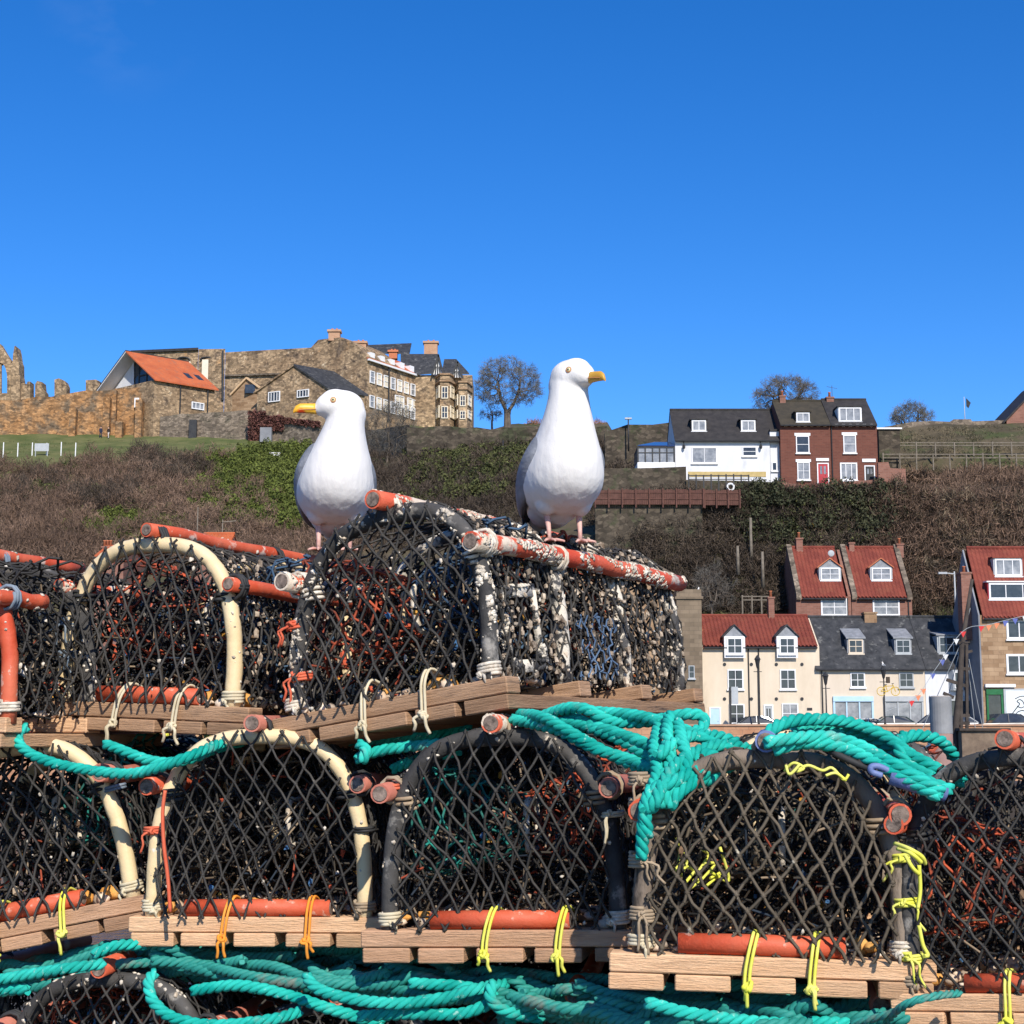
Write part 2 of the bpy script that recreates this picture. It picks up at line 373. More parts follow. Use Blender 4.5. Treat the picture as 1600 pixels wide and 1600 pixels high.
m_moss = mk('mossy_dark_rubble', (0.045, 0.036, 0.026), (0.10, 0.08, 0.057), 0.4, 0.95, spots=[((0.045, 0.05, 0.025), 0.5, 0.52, 0.1)], gen=rubble_gen(2.2, (0.04, 0.032, 0.024), 0.5), bump=0.5, bscale=2)
m_dgrey = mk('grey_gable_render', (0.16, 0.165, 0.18), (0.22, 0.225, 0.24), 0.8, 0.9)
m_terra = mk('terracotta_pot', (0.42, 0.13, 0.06), (0.5, 0.18, 0.09), 3, 0.9)
m_rfence = mk('red_brown_fence_wood', (0.075, 0.034, 0.026), (0.12, 0.055, 0.042), 2.5, 0.9)
m_fwood = mk('grey_fence_wood', (0.11, 0.093, 0.07), (0.2, 0.17, 0.135), 3, 0.9)

# ------------------------------------------------------------------ house builder
class House:
    """Facade faces the camera along X at distance Y; local x across, y back, z up from the facade's middle foot."""
    def __init__(s, name, label, cat, pxl, pxr, Y, py_eave, base_z, depth=7.0, group=None, py_ref=None):
        s.Y = Y; pr = py_ref or py_eave+40
        a = P(pxl, pr, Y); c = P(pxr, pr, Y)
        s.w = c.x-a.x; s.d = depth
        s.root = thing(name, label, cat, ((a.x+c.x)/2, Y, base_z), group=group)
        s.o = s.root.location.copy(); s.e = ZP(py_eave, Y)-base_z
        s.r = s.e; s.ry = depth/2
    def at(s, px, py, dy=0): return P(px, py, s.Y+dy) - s.o
    def walls(s, mat, side_mat=None, gable=True, z0=-2.0, name='wall'):
        h = s.w/2; g = MB()
        g.box(-h, h, 0, s.d, z0, s.e)
        if gable and s.r > s.e:
            for x in (-h, h-0.25):
                g.prism([(x, 0, s.e+.002), (x, s.d, s.e+.002), (x, s.ry, s.r-0.05)], (0.25, 0, 0))
        return g.build(name, mat, s.root)
    def ridge(s, py, ry=None):
        s.ry = ry or s.d/2; s.r = P(800, py, s.Y+s.ry).z - s.o.z
    def roof_z(s, y): return s.e + (s.r-s.e)*(y/s.ry)
    def roof(s, mat, kind='flat', over=0.22, side=0.05, ridge_mat=None, x0=None, x1=None, name='roof'):
        h = s.w/2+side; x0 = -h if x0 is None else x0; x1 = h if x1 is None else x1
        sl = (s.r-s.e)/s.ry; ya, za = -over, s.e-over*sl
        g = MB(); t = 0.14
        if kind == 'flat':
            g.add([(x0, ya, za), (x1, ya, za), (x1, s.ry, s.r), (x0, s.ry, s.r), (x0, ya, za+t), (x1, ya, za+t), (x1, s.ry, s.r+t), (x0, s.ry, s.r+t)],
                  [(0, 1, 2, 3)[::-1], (4, 5, 6, 7), (0, 1, 5, 4), (1, 2, 6, 5), (3, 0, 4, 7)])
        else:   # corrugated pantiles: real waves of 0.3 m, with stepped courses
            n = max(8, int((x1-x0)/0.3))*6; rows = max(3, int((Vector((s.ry+over, s.r-za)).length)/0.42))
            vs = []; fs = []
            for j in range(rows):
                for e in (0, 1):
                    f = (j+e)/rows; y = ya+(s.ry-ya)*f; z = za+(s.r-za)*f
                    for i in range(n+1):
                        x = x0+(x1-x0)*i/n
                        vs.append((x, y, z + t + 0.055*math.sin(2*math.pi*i/6) + (0.05 if e == 0 else 0.0)))
            for j in range(2*rows-1):
                for i in range(n):
                    a_ = j*(n+1)+i; fs.append((a_, a_+1, a_+n+2, a_+n+1))
            g.add(vs, fs)
            g.add([(x0, ya, za), (x1, ya, za), (x1, s.ry, s.r), (x0, s.ry, s.r)], [(3, 2, 1, 0)])
        # back slope
        yb = s.d+over; zb = s.e-over*(s.r-s.e)/max(0.1, s.d-s.ry)
        g.add([(x0, yb, zb+t), (x1, yb, zb+t), (x1, s.ry, s.r+t), (x0, s.ry, s.r+t)], [(0, 1, 2, 3)])
        rf = g.build(name, mat, s.root, fix=(kind == 'flat'))
        MB().tube([(x0, s.ry, s.r+t+.02), (x1, s.ry, s.r+t+.02)], 0.13, 6).build('ridge_tiles', ridge_mat or mat, rf)
        MB().tube([(x0+.05, ya-.07, za+.02), (x1-.05, ya-.07, za+.02)], 0.075, 6).build('gutter', m_dpaint, s.root)
        return rf
    def win(s, x0, y0, x1, y1, cols=2, rows=2, frame=None, pane=None, y=0.0, fw=0.09, sill=True, parent=None, lintel=None, name='window'):
        """Window on the plane local y, given by its photo rectangle."""
        a = s.at(x0, y1, y); c = s.at(x1, y0, y)
        return window(s.root if parent is None else parent, a.x, c.x, a.z, c.z, y, cols, rows, frame or m_wpaint, pane or m_pane, fw, sill, lintel, name)
    def door(s, x0, y0, x1, mat, zb=0.13, frame=None, glass=True, y=0.0):
        a = s.at(x0, y0, y); c = s.at(x1, y0, y); f = 0.1
        g = MB()
        g.box(a.x-f, a.x, y-0.07, y+.02, zb, a.z+f); g.box(c.x, c.x+f, y-0.07, y+.02, zb, a.z+f); g.box(a.x, c.x, y-.07, y+.02, a.z, a.z+f)
        fr = g.build('door_frame', frame or m_wpaint, s.root)
        d = MB().box(a.x, c.x, y-0.035, y+.02, zb, a.z).build('door', mat, s.root)
        if glass:
            w_ = c.x-a.x
            g = MB(); g.box(a.x+.2*w_, a.x+.42*w_, y-.042, y-.034, zb+.9, a.z-.2); g.box(a.x+.58*w_, a.x+.8*w_, y-.042, y-.034, zb+.9, a.z-.2)
            g.build('pane', m_pane_lt if mat is m_redp or mat is m_dpaint else m_pane, d)
        MB().ball((c.x-.12, y-.06, zb+1.0), .035).build('handle', m_gpaint, d)
        return d
    def chimney(s, px, py, wpx, py_bot, mat, dy=None, pots=1, parent=None, depth=0.7):
        dy = s.ry if dy is None else dy
        a = s.at(px-wpx/2, py, dy); c = s.at(px+wpx/2, py, dy); bz = s.at(px, py_bot, dy).z
        g = MB(); g.box(a.x, c.x, dy-depth/2, dy+depth/2, bz, a.z-.14); g.box(a.x-.06, c.x+.06, dy-depth/2-.06, dy+depth/2+.06, a.z-.138, a.z)
        ch = g.build('chimney', mat, s.root if parent is None else parent)
        for k in range(pots):
            x = a.x+(c.x-a.x)*(k+.5)/pots
            MB().tube([(x, dy, a.z), (x, dy, a.z+.42), (x, dy, a.z+.44), (x, dy, a.z+.5)], [.13, .105, .14, .14], 10).build('chimney_pot', m_terra, ch, True)
        return ch
    def dormer(s, x0, y0, x1, y1, roofmat, cheek, py_peak=None, style='gable', cols=2, rows=2, frame=None, pane=None, yf=None, fw=0.1, border=0.12, pedi=None):
        """Dormer whose front rectangle (photo pixels) stands on the front slope."""
        if yf is None:
            yf = 0.4
            for _ in range(12): yf = max(0.0, (s.at(x0, y1, yf).z-s.e)/(s.r-s.e)*s.ry)
        a = s.at(x0, y1, yf); c = s.at(x1, y0, yf); zt = c.z; t = 0.14
        yb = min(s.ry*1.0, max(yf+.3, (zt+.1-s.e)/(s.r-s.e)*s.ry))
        d = MB().prism([(a.x, yf, a.z-.1), (a.x, yf, zt), (a.x, yb, zt), (a.x, yf+.05, s.roof_z(yf+.05)-.1)], (c.x-a.x, 0, 0)).build('dormer', cheek, s.root)
        if style == 'gable':
            pk = s.at(x0, py_peak, yf).z; xm = (a.x+c.x)/2; ov = .14
            MB().prism([(a.x+.02, yf+.02, zt+.002), (c.x-.02, yf+.02, zt+.002), (xm, yf+.02, pk-.05)], (0, .12, 0)).build('pediment', pedi or m_lead, d)
            g = MB(); yb2 = min(s.ry, max(yf+.4, (pk-s.e)/(s.r-s.e)*s.ry))
            for sx, xe in ((-1, a.x), (1, c.x)):
                q = [(xe+sx*ov, yf-.12, zt-.1), (xm, yf-.12, pk), (xm, yb2+.2, pk), (xe+sx*ov, yb+.2, zt-.1)]
                g.prism(q, (0, 0, .09))
            g.build('dormer_roof', roofmat, d)
        else:
            rise = .45 if style == 'shed' else .06
            pk = s.at(x0, py_peak, yf+1.2).z if py_peak else zt+rise
            yb2 = min(s.ry, max(yf+.5, (pk-s.e)/(s.r-s.e)*s.ry+.1))
            MB().prism([(a.x-.1, yf-.15, zt), (a.x-.1, yb2, max(pk, zt+.05)), (a.x-.1, yb2, max(pk, zt+.05)+.1), (a.x-.1, yf-.15, zt+.1)], (c.x-a.x+.2, 0, 0)).build('dormer_roof', roofmat, d)
        window(d, a.x+border, c.x-border, a.z+border, zt-border*.6, yf-.0, cols, rows, frame or m_wpaint, pane or m_pane, fw, True, None)
        return d
    def pipe(s, px, y0, y1, mat=None):
        a = s.at(px, y0, -.07); c = s.at(px, y1, -.07)
        MB().tube([(a.x, -.07, max(c.z, 0)), (a.x, -.07, a.z)], .05, 6).build('drainpipe', mat or m_dpaint, s.root)

def window(parent, x0, x1, z0, z1, y, cols, rows, frame, pane, fw=0.09, sill=True, lintel=None, name='window'):
    g = MB(); y0, y1 = y-.07, y+.03
    g.box(x0, x0+fw, y0, y1, z0, z1); g.box(x1-fw, x1, y0, y1, z0, z1)
    g.box(x0+fw, x1-fw, y0, y1, z0, z0+fw); g.box(x0+fw, x1-fw, y0, y1, z1-fw, z1)
    b = max(.035, fw*.5)
    for k in range(1, cols):
        x = x0+(x1-x0)*k/cols; g.box(x-b/2, x+b/2, y0+.015, y1-.003, z0+fw, z1-fw)
    for k in range(1, rows):
        z = z0+(z1-z0)*k/rows; g.box(x0+fw, x1-fw, y0+.018, y1-.006, z-b/2, z+b/2)
    wn = g.build(name, frame, parent)
    MB().box(x0+fw*.5, x1-fw*.5, y-.022, y+.02, z0+fw*.5, z1-fw*.5).build('pane', pane, wn)
    if sill: MB().box(x0-.08, x1+.08, y-.16, y+.02, z0-.11, z0-.004).build('sill', frame, wn)
    if lintel: MB().box(x0-.12, x1+.12, y-.06, y+.02, z1+.004, z1+.26).build('lintel', lintel, wn)
    return wn
# ------------------------------------------------------------------ houses on the street
H = House('cream_house', 'cream rendered house with red pantile roof and two grey gabled dormers', 'house', 1096, 1281, 122, 1010, ZST, 7.5)
H.ridge(965); H.walls(m_cream)
H.roof(m_pantile, 'pan', side=-.15)
for x in (1148, 1230):
    H.dormer(x-16, 994, x+16, 1026, m_slate, m_wpaint, 977, yf=-.34, border=.2, pedi=m_lead)
    H.win(x-11, 1046, x+13, 1077, lintel=None); 
H.win(1139, 1100, 1163, 1131); H.win(1222, 1099, 1247, 1131, pane=m_pane_lt)
H.door(1110, 1107, 1124, m_bluep, glass=False); H.door(1195, 1103, 1206, m_gpaint)
H.pipe(1169, 1011, 1150); H.pipe(1185, 1011, 1150)
g = MB()
for px in (1132, 1174, 1213, 1253):
    for py in (1038, 1092):
        p = H.at(px, py, 0); g.tube([(p.x, -.05, p.z), (p.x, .03, p.z)], .13, 10)
g.build('wall_anchor_plates', m_dpaint, H.root)
H.chimney(1204, 933, 9, 968, m_brick2, pots=1)
p = H.at(1265, 1108); MB().box(p.x-.2, p.x+.2, -.03, .02, p.z-.1, p.z+.1).build('name_plate', m_dpaint, H.root)

H = House('slate_cottage', 'pale cream cottage with slate roof and light blue shopfront', 'house', 1282.5, 1446, 122, 1043, ZST, 8.5)
H.ridge(967); H.walls(m_cream2); rf = H.roof(m_slate, 'flat', side=0, x0=H.at(1272, 1000).x, x1=H.w/2)
for x, fr in ((1337, m_cream2), (1411, m_gpaint)):
    H.dormer(x-13, 998, x+13, 1023, m_lead, m_lead, 981, 'shed', frame=fr, border=.1)
for x in (1340, 1416): H.win(x-11, 1051, x+11, 1074, frame=m_wpaint if x < 1400 else m_gpaint, sill=True)
def shopfront(H, x0, x1, y0, mat, panes, pane=m_pane_lt):
    a = H.at(x0, y0, 0); c = H.at(x1, y0, 0)
    g = MB(); g.box(a.x, c.x, -.18, .02, a.z-.4, a.z); g.box(a.x, a.x+.15, -.14, .02, .14, a.z-.402); g.box(c.x-.15, c.x, -.14, .02, .14, a.z-.402); g.box(a.x+.15, c.x-.15, -.14, .02, .14, .55)
    for q in panes[1:-1]: 
        xx = H.at(q, y0, 0).x; g.box(xx-.05, xx+.05, -.12, .02, .552, a.z-.402)
    sf = g.build('shopfront', mat, H.root)
    for q0, q1 in zip(panes, panes[1:]):
        MB().box(H.at(q0, y0).x+.06, H.at(q1, y0).x-.06, -.06, .02, .56, a.z-.42).build('pane', pane, sf)
    return sf
shopfront(H, 1301, 1364, 1088, m_bluep, [1303, 1322, 1342, 1362])
shopfront(H, 1380, 1442, 1088, m_gpaint, [1382, 1402, 1421, 1440])
H.chimney(1358, 957, 19, 985, m_cstone, pots=0, depth=1.0)
H.pipe(1284, 1045, 1150)
H = House('slate_cottage', 'bright white cottage with slate roof beside the tall stone house', 'house', 1446.5, 1536, 122, 1043, ZST, 8.5)
H.ridge(967); H.walls(m_white); H.roof(m_slate, 'flat', side=0, x0=-H.w/2+.004)
H.dormer(1465, 993, 1503, 1023, m_lead, m_gpaint, 988, 'flat', cols=3, frame=m_gpaint)
bay = MB(); a = H.at(1481, 1047); c = H.at(1508, 1079); bay.prism([(a.x, .01, c.z), (a.x+.25, -.5, c.z), (c.x-.25, -.5, c.z), (c.x, .01, c.z)], (0, 0, a.z-c.z)); by = bay.build('bay_window', m_gpaint, H.root)
window(by, a.x+.32, c.x-.32, c.z+.15, a.z-.15, -.5, 2, 1, m_wpaint, m_pane, .07, False)
shopfront(H, 1452, 1518, 1087, m_gpaint, [1455, 1475, 1496, 1516], m_pane)
for x in (1510, 1521): H.pipe(x, 1044, 1150, m_gpaint)

# upper brick pair behind
for k, (xl, xr, xd, lab) in enumerate(((1244, 1330, 1297, 'old brick terraced house with satellite dish and pantile roof, left of the pair'), (1331, 1425, 1377, 'old brick terraced house with pantile roof, right of the pair above slate cottage'))):
    H = House('terraced_house', lab, 'house', xl, xr, 131.5, 932, ZST, 8.0, 'brick terraced houses above the slate roof', py_ref=945)
    H.ridge(858); H.walls(m_brick2); h = H.w/2
    H.roof(m_pantile, 'pan', x0=-h+.45, x1=h-.45)
    sl = (H.r-H.e)/H.ry
    for n_, x in enumerate((-h, h-.42)):
        if k == 0 and n_ == 1: continue
        MB().prism([(x, -.25, H.e-.25*sl), (x, H.ry, H.r+.0), (x, H.ry, H.r+.42), (x, -.25, H.e+.42-.25*sl)], (.42, 0, 0)).build('parapet', m_gstone, H.root)
    H.dormer(xd-17, 886, xd+17, 909, m_terra, m_gpaint, 873, 'gable', border=.13, pane=m_pane_lt, pedi=m_lead)
    H.win(xd-14 if k == 0 else xd-13, 935, xd+27 if k == 0 else xd+28, 962, cols=2, rows=2, pane=m_pane_lt, fw=.13)
    if k == 0: H.chimney(1248, 841, 10, 870, m_brick2); 
    else: H.chimney(1405, 850, 10, 872, m_brick2); H.chimney(1329.5, 848, 8, 872, m_brick2, pots=0)
    if k == 0:
        p = H.at(1297, 866, 1.2); MB().tube([(p.x, 1.2, p.z-.6), (p.x, 1.2, p.z), (p.x+.02, 1.05, p.z+.02)], .03, 5).ball((p.x+.05, 1.0, p.z+.05), (.28, .06, .28), 10, 6).build('satellite_dish', m_gpaint, H.root)
    H.pipe(xr-6, 934, 975)

# tall stone house on the right
H = House('stone_house', 'tall sandstone house with red pantile roof and green shopfront', 'house', 1534, 1760, 118.8, 961, ZST, 7, py_ref=1050)
H.ridge(859, 3.4); H.walls(m_cstone, gable=False); H.roof(m_pantile, 'pan', x0=-H.w/2+.2)
h = H.w/2
MB().prism([(-h-.12, -.1, -2), (-h-.12, H.d, -2), (-h-.12, H.d, H.e), (-h-.12, H.ry, H.r), (-h-.12, -.1, H.e)], (.118, 0, 0)).build('gable_wall', m_dgrey, H.root)
H.dormer(1553, 872, 1597, 902, m_pantile, m_gpaint, None, 'flat', cols=3, rows=1, border=.1, fw=.12, pane=m_pane_lt)
H.dormer(1544, 910, 1625, 938, m_wpaint, m_redp, None, 'flat', cols=3, rows=1, border=.08, fw=.13)
for py in (968, 1022):
    for x0 in (1573, 1660): H.win(x0, py, x0+58, py+31, cols=3, rows=1, fw=.16)
shopfront(H, 1540, 1566, 1077, m_greenp, [1542, 1564], m_pane)
a = H.at(1567, 1076); c = H.at(1640, 1128)
sg = MB().box(a.x, c.x, -.14, .02, c.z, a.z).build('sign_board', m_gpaint, H.root)
SF = MB().box(a.x+.15, c.x-.15, -.16, -.138, c.z+.15, a.z-.15).build('sign_face', mk('sign_white', (0.62, 0.68, 0.7), (0.68, 0.72, 0.74), 2, .5), sg)
# drawing on the sign: a sitting bird in outline under an arched line of strokes
def sgp(px, py): q = H.at(px, py); return Vector((q.x, -.165, q.z))
g = MB()
for path in ([(1585, 1092), (1594, 1088), (1605, 1089), (1612, 1093)], [(1580, 1116), (1586, 1108), (1592, 1100), (1588, 1096), (1592, 1093), (1597, 1096), (1600, 1103), (1604, 1112), (1597, 1110), (1590, 1112), (1586, 1116)], [(1588, 1103), (1594, 1106), (1599, 1104)]):
    g.tube(spline([sgp(*q) for q in path], 4), .035, 5)
g.build('bird_drawing', m_dpaint, SF)
MB().box(H.at(1538, 1070).x, H.at(1585, 1070).x, -.3, .02, H.at(1, 1074).z, H.at(1, 1069).z).build('fascia', m_wpaint, H.root)
H.chimney(1506, 895, 16, 1000, m_brick2, dy=2.2, pots=1, depth=1.2)
H.chimney(1523, 893, 12, 912, m_brick2, dy=3.4, pots=1, depth=.8)

# stone buildings beyond the big creel
H = House('gabled_chapel', 'brown stone gabled building glimpsed through the netting', 'house', 905, 1062, 124, 905, ZST, 9)
h = H.w/2; pk = H.at(985, 864).z
MB().prism([(-h, 0, -2), (h, 0, -2), (h, 0, H.e), (0, 0, pk), (-h, 0, H.e)], (0, 9, 0)).build('wall', m_cstone, H.root)
g = MB()
for sx in (-1, 1): g.prism([(sx*(h+.2), -.2, H.e-.1), (0, -.2, pk+.05), (0, 9.2, pk+.05), (sx*(h+.2), 9.2, H.e-.1)], (0, 0, .2))
g.build('roof', m_gstone, H.root)
for x in (940, 1030): H.win(x-7, 955, x+7, 985, cols=1, rows=2, frame=m_gpaint, fw=.06)
m_tower = mk('tower_sandstone', (0.12, 0.09, 0.06), (0.22, 0.165, 0.11), 0.9, 0.9, gen=block_gen(0.7, 0.32, 0.015, (0.10, 0.08, 0.06), (0.12, 0.09, 0.06), (0.25, 0.19, 0.13)))
H = House('stone_tower', 'narrow sandstone building with flat parapet beside the cream house', 'house', 1058, 1097, 120.5, 936, ZST, 6, py_ref=1000)
H.walls(m_tower, gable=False); h = H.w/2
g = MB(); g.box(-h-.12, h+.12, -.12, 6, H.e+.002, H.e+.2); g.box(-h, h, 0, .4, H.e+.202, H.e+.75); g.box(-h, -h+.4, .4, 6, H.e+.202, H.e+.75); g.box(h-.4, h, .4, 6, H.e+.202, H.e+.75); g.build('parapet', m_tower, H.root)
H.win(1076, 1040, 1085, 1060, cols=1, frame=m_gpaint, fw=.06)
# pantiled roofs peeping over the left creels
for lab, xl, xr, e, r, ch in (('low house with terracotta chimney pots behind the cream hooped creel', 146, 192, 872, 857, 168), ('low house with orange ridge roof below the green bank', 304, 352, 862, 837, 340)):
    H = House('roofed_cottage', lab, 'house', xl, xr, 123, e, ZST, 7); H.ridge(r); H.walls(m_brick2); H.roof(m_pantile_o, 'pan')
    H.chimney(ch, r-3 if xl < 200 else r+4, 14, r+14, m_brick2, pots=3 if xl < 200 else 0)
    for x in (xl+12, xr-12): H.win(x-6, 910, x+6, 935)

# ------------------------------------------------------------------ white cottage and brick pair on the upper terrace
H = House('white_cottage', 'long white cottage with dark roof and two dormers on the upper terrace', 'house', 1055, 1203, 144, 686, ZP(742, 144), 8, py_ref=710)
H.ridge(643); H.walls(m_white, z0=-3); H.roof(m_droof, over=.3, x1=H.w/2+.9)
for x in (1092, 1169): H.dormer(x-12, 656, x+12, 675, m_droof, m_droof, None, 'flat', cols=2, rows=1, border=.06, fw=.13, pane=m_pane_lt)
H.win(1081, 699, 1120, 724, cols=2, rows=1, pane=m_pane_lt); H.win(1160, 698, 1182, 713, cols=1, rows=2, pane=m_pane)
for x in (1068, 1188):
    p = H.at(x, 697); MB().tube([(p.x, 0, p.z+.4), (p.x, -.25, p.z+.3), (p.x, -.3, p.z+.1)], .04, 5).ball((p.x, -.3, p.z-.1), (.14, .14, .25), 8, 5).build('wall_lantern', m_dpaint, H.root)
a = H.at(1075, 737); c = H.at(1197, 745); MB().box(a.x, c.x, -.05, .02, c.z, a.z).build('plinth', mk('yellow_brick', (.4, .3, .12), (.5, .38, .18), 2, .9), H.root)
H2 = House('white_annexe', 'narrow white lean-to annexe squeezed between cottage and brick house', 'house', 1203.6, 1219, 144.2, 674, ZP(748, 144), 6, py_ref=710)
H2.walls(m_white, gable=False, z0=-3); H2.win(1206, 722, 1214, 736, cols=1, rows=1, frame=m_wpaint, pane=m_pane)
MB().box(-H2.w/2, H2.w/2, -.1, 6, H2.e+.003, H2.e+.2).build('roof', m_droof, H2.root)
H = House('conservatory', 'small conservatory with dark blue glass roof left of the white cottage', 'conservatory', 996, 1054.4, 143, 700, ZP(728, 143), 4, py_ref=715)
h = H.w/2
MB().box(-h, h, 0, 4, -2, .35).build('base_wall', m_wpaint, H.root)
g = MB(); n = 5
for k in range(n+1): x = -h+.06+(H.w-.12)*k/n; g.box(x-.06, x+.06, -.02, .1, .352, H.e)
for y in (1.3, 2.6, 3.9): g.box(-h, -h+.1, y-.06, y+.06, .352, H.e)
g.box(-h, h, -.03, .11, H.e+.001, H.e+.14); g.box(-h, h, -.03, .11, H.e*.72, H.e*.72+.07); g.box(-h, -h+.1, .12, 4, H.e+.001, H.e+.14)
g.build('frame', m_dpaint, H.root)
MB().box(-h+.05, h-.05, .03, .06, .353, H.e-.003).box(-h+.03, -h+.06, .08, 4, .353, H.e-.003).build('glass_panes', m_pane_lt, H.root)
pk = H.at(1030, 686, 2).z
MB().prism([(-h, -.1, H.e+.16), (h, -.1, H.e+.16), (h, 3.9, pk), (-h+2.0, 3.9, pk)], (0, 0, .08)).build('glass_roof', mk('blue_roof_glass', (.012, .018, .06), (.02, .03, .1), 1.5, .1, spec=.6), H.root)

def dentils(H, z, mat):
    g = MB(); h = H.w/2; n = int(H.w/.62)
    for k in range(n): x = -h+.2+(H.w-.4)*(k+.5)/n; g.box(x-.14, x+.14, -.22, .02, z-.24, z-.02)
    g.build('eaves_brackets', mat, H.root)
for k, (xl, xr) in enumerate(((1219.6, 1298), (1298.5, 1371))):
    H = House('brick_house', ('red brick house with red door and brown roof on the terrace', 'red brick house with black door and big white dormer window')[k], 'house', xl, xr, 143.5, 663, ZP(758, 143.5), 8, py_ref=700)
    H.ridge(629 if k == 0 else 627); H.walls(m_brick, z0=-3); H.roof((m_mroof, m_droof)[k], over=.25, side=0)
    dentils(H, H.e, (mk('cream_paint', (.55, .48, .35), (.62, .54, .4), 2, .7), m_wpaint)[k])
    if k == 0:
        H.dormer(1243, 644, 1266, 661, m_mroof, m_mroof, None, 'flat', cols=2, rows=1, border=.08, pane=m_pane_lt)
        H.win(1244, 681, 1264, 708, cols=1, rows=2, pane=m_pane, lintel=m_wpaint); H.win(1246, 722, 1265, 750, cols=2, rows=2, lintel=m_wpaint, pane=m_pane_lt)
        H.door(1278, 725, 1293, m_redp); MB().box(H.at(1275, 720).x, H.at(1295, 720).x, -.07, .02, H.at(0, 720.5).z, H.at(0, 716).z).build('door_lintel', m_wpaint, H.root)
        H.chimney(1222, 619, 9, 640, m_brick2); H.pipe(1299, 665, 758)
    else:
        H.dormer(1310, 636, 1346, 660, m_droof, m_wpaint, None, 'flat', cols=3, rows=1, border=.05, fw=.13, pane=m_pane_lt)
        H.win(1318, 680, 1337, 708, cols=1, rows=2, lintel=m_wpaint, pane=m_pane_lt); H.win(1313, 723, 1339, 751, cols=3, rows=1, fw=.13, pane=m_pane_lt)
        H.door(1352, 729, 1365, m_dpaint, frame=m_wpaint); MB().box(H.at(1347, 720).x, H.at(1368, 720).x, -.07, .02, H.at(0, 722).z, H.at(0, 717).z).build('door_lintel', m_wpaint, H.root)
        H.chimney(1296, 621, 11, 636, m_brick2, pots=1)
        p = H.at(1300, 612, H.ry); MB().tube([(p.x, H.ry, p.z-1.2), (p.x, H.ry, p.z+.6)], .03, 4).tube([(p.x-.5, H.ry, p.z+.5), (p.x+.5, H.ry, p.z+.3)], .02, 4).build('aerial', m_dpaint, H.root)

# gable of a brick barn at the right edge of the skyline
r = thing('brick_barn', 'brown brick gabled barn cut by the right edge of the skyline', 'house', P(1640, 660, 165))
o = r.location
pts = [P(1573, 675, 165), P(1573, 656, 165), P(1640, 588, 165), P(1707, 656, 165), P(1707, 675, 165)]
MB(o).prism(pts, (0, 9, 0)).build('wall', m_brick2, r)
g = MB(o)
for a, c in ((P(1568, 662, 164.8), P(1640, 586, 164.8)), (P(1712, 662, 164.8), P(1640, 586, 164.8))): g.prism([a, c, c+Vector((0, 9.4, 0)), a+Vector((0, 9.4, 0))], (0, 0, .2))
g.build('roof', m_droof, r)
# ------------------------------------------------------------------ abbey hill: walls, halls, ruin
def mass(name, mat, corners, parent, tops, base_drop=3.0, o=(0, 0, 0), zb=None):
    """Solid block from footprint corners (px, Y); tops: photo height of the wall top at each corner."""
    pl = []; tp = []
    for (px, Y), t in zip(corners, tops):
        q = P(px, t, Y); pl.append(q.xy); tp.append(q.z)
    z0 = (min(terr_z(px, Y) for px, Y in corners)-base_drop) if zb is None else zb
    n = len(pl); vs = [(*p, z0) for p in pl]+[(*p, z) for p, z in zip(pl, tp)]
    fs = [tuple(range(n))[::-1], tuple(range(n, 2*n))]+[(i, (i+1) % n, n+(i+1) % n, n+i) for i in range(n)]
    return MB(o).add(vs, fs).build(name, mat, parent)
def wall_line(name, label, mat, pts, thick, group=None, jag=0.0, base=None, step=1.6, parent=None):
    """Free-standing wall along (px, Y, top) points with a slightly broken top."""
    o = P(*[pts[0][k] for k in (0, 2, 1)])
    g = MB(o); path = []
    for (p0, Y0, t0), (p1, Y1, t1) in zip(pts, pts[1:]):
        L = (P(p0, t0, Y0)-P(p1, t1, Y1)).length; n = max(1, int(L/step))
        for k in range(n): f = k/n; path.append((p0+(p1-p0)*f, Y0+(Y1-Y0)*f, t0+(t1-t0)*f))
    path.append(pts[-1])
    vs = []; fs = []
    for i, (px, Y, t) in enumerate(path):
        q = P(px, t, Y); z = q.z+random.uniform(-jag, jag); zb = terr_z(px, Y)-2.5
        vs += [(q.x, Y, zb), (q.x, Y, z), (q.x, Y+thick, z), (q.x, Y+thick, zb)]
    for i in range(len(path)-1):
        a = 4*i; b_ = a+4; fs += [(a, b_, b_+1, a+1), (a+1, b_+1, b_+2, a+2), (a+2, b_+2, b_+3, a+3)]
    fs += [(0, 1, 2, 3), (len(vs)-1, len(vs)-2, len(vs)-3, len(vs)-4)]
    ob = g.add(vs, fs).build(name, mat, parent)
    if parent is None:
        ob.location = o; tag(ob, label, 'wall', group)
    return ob

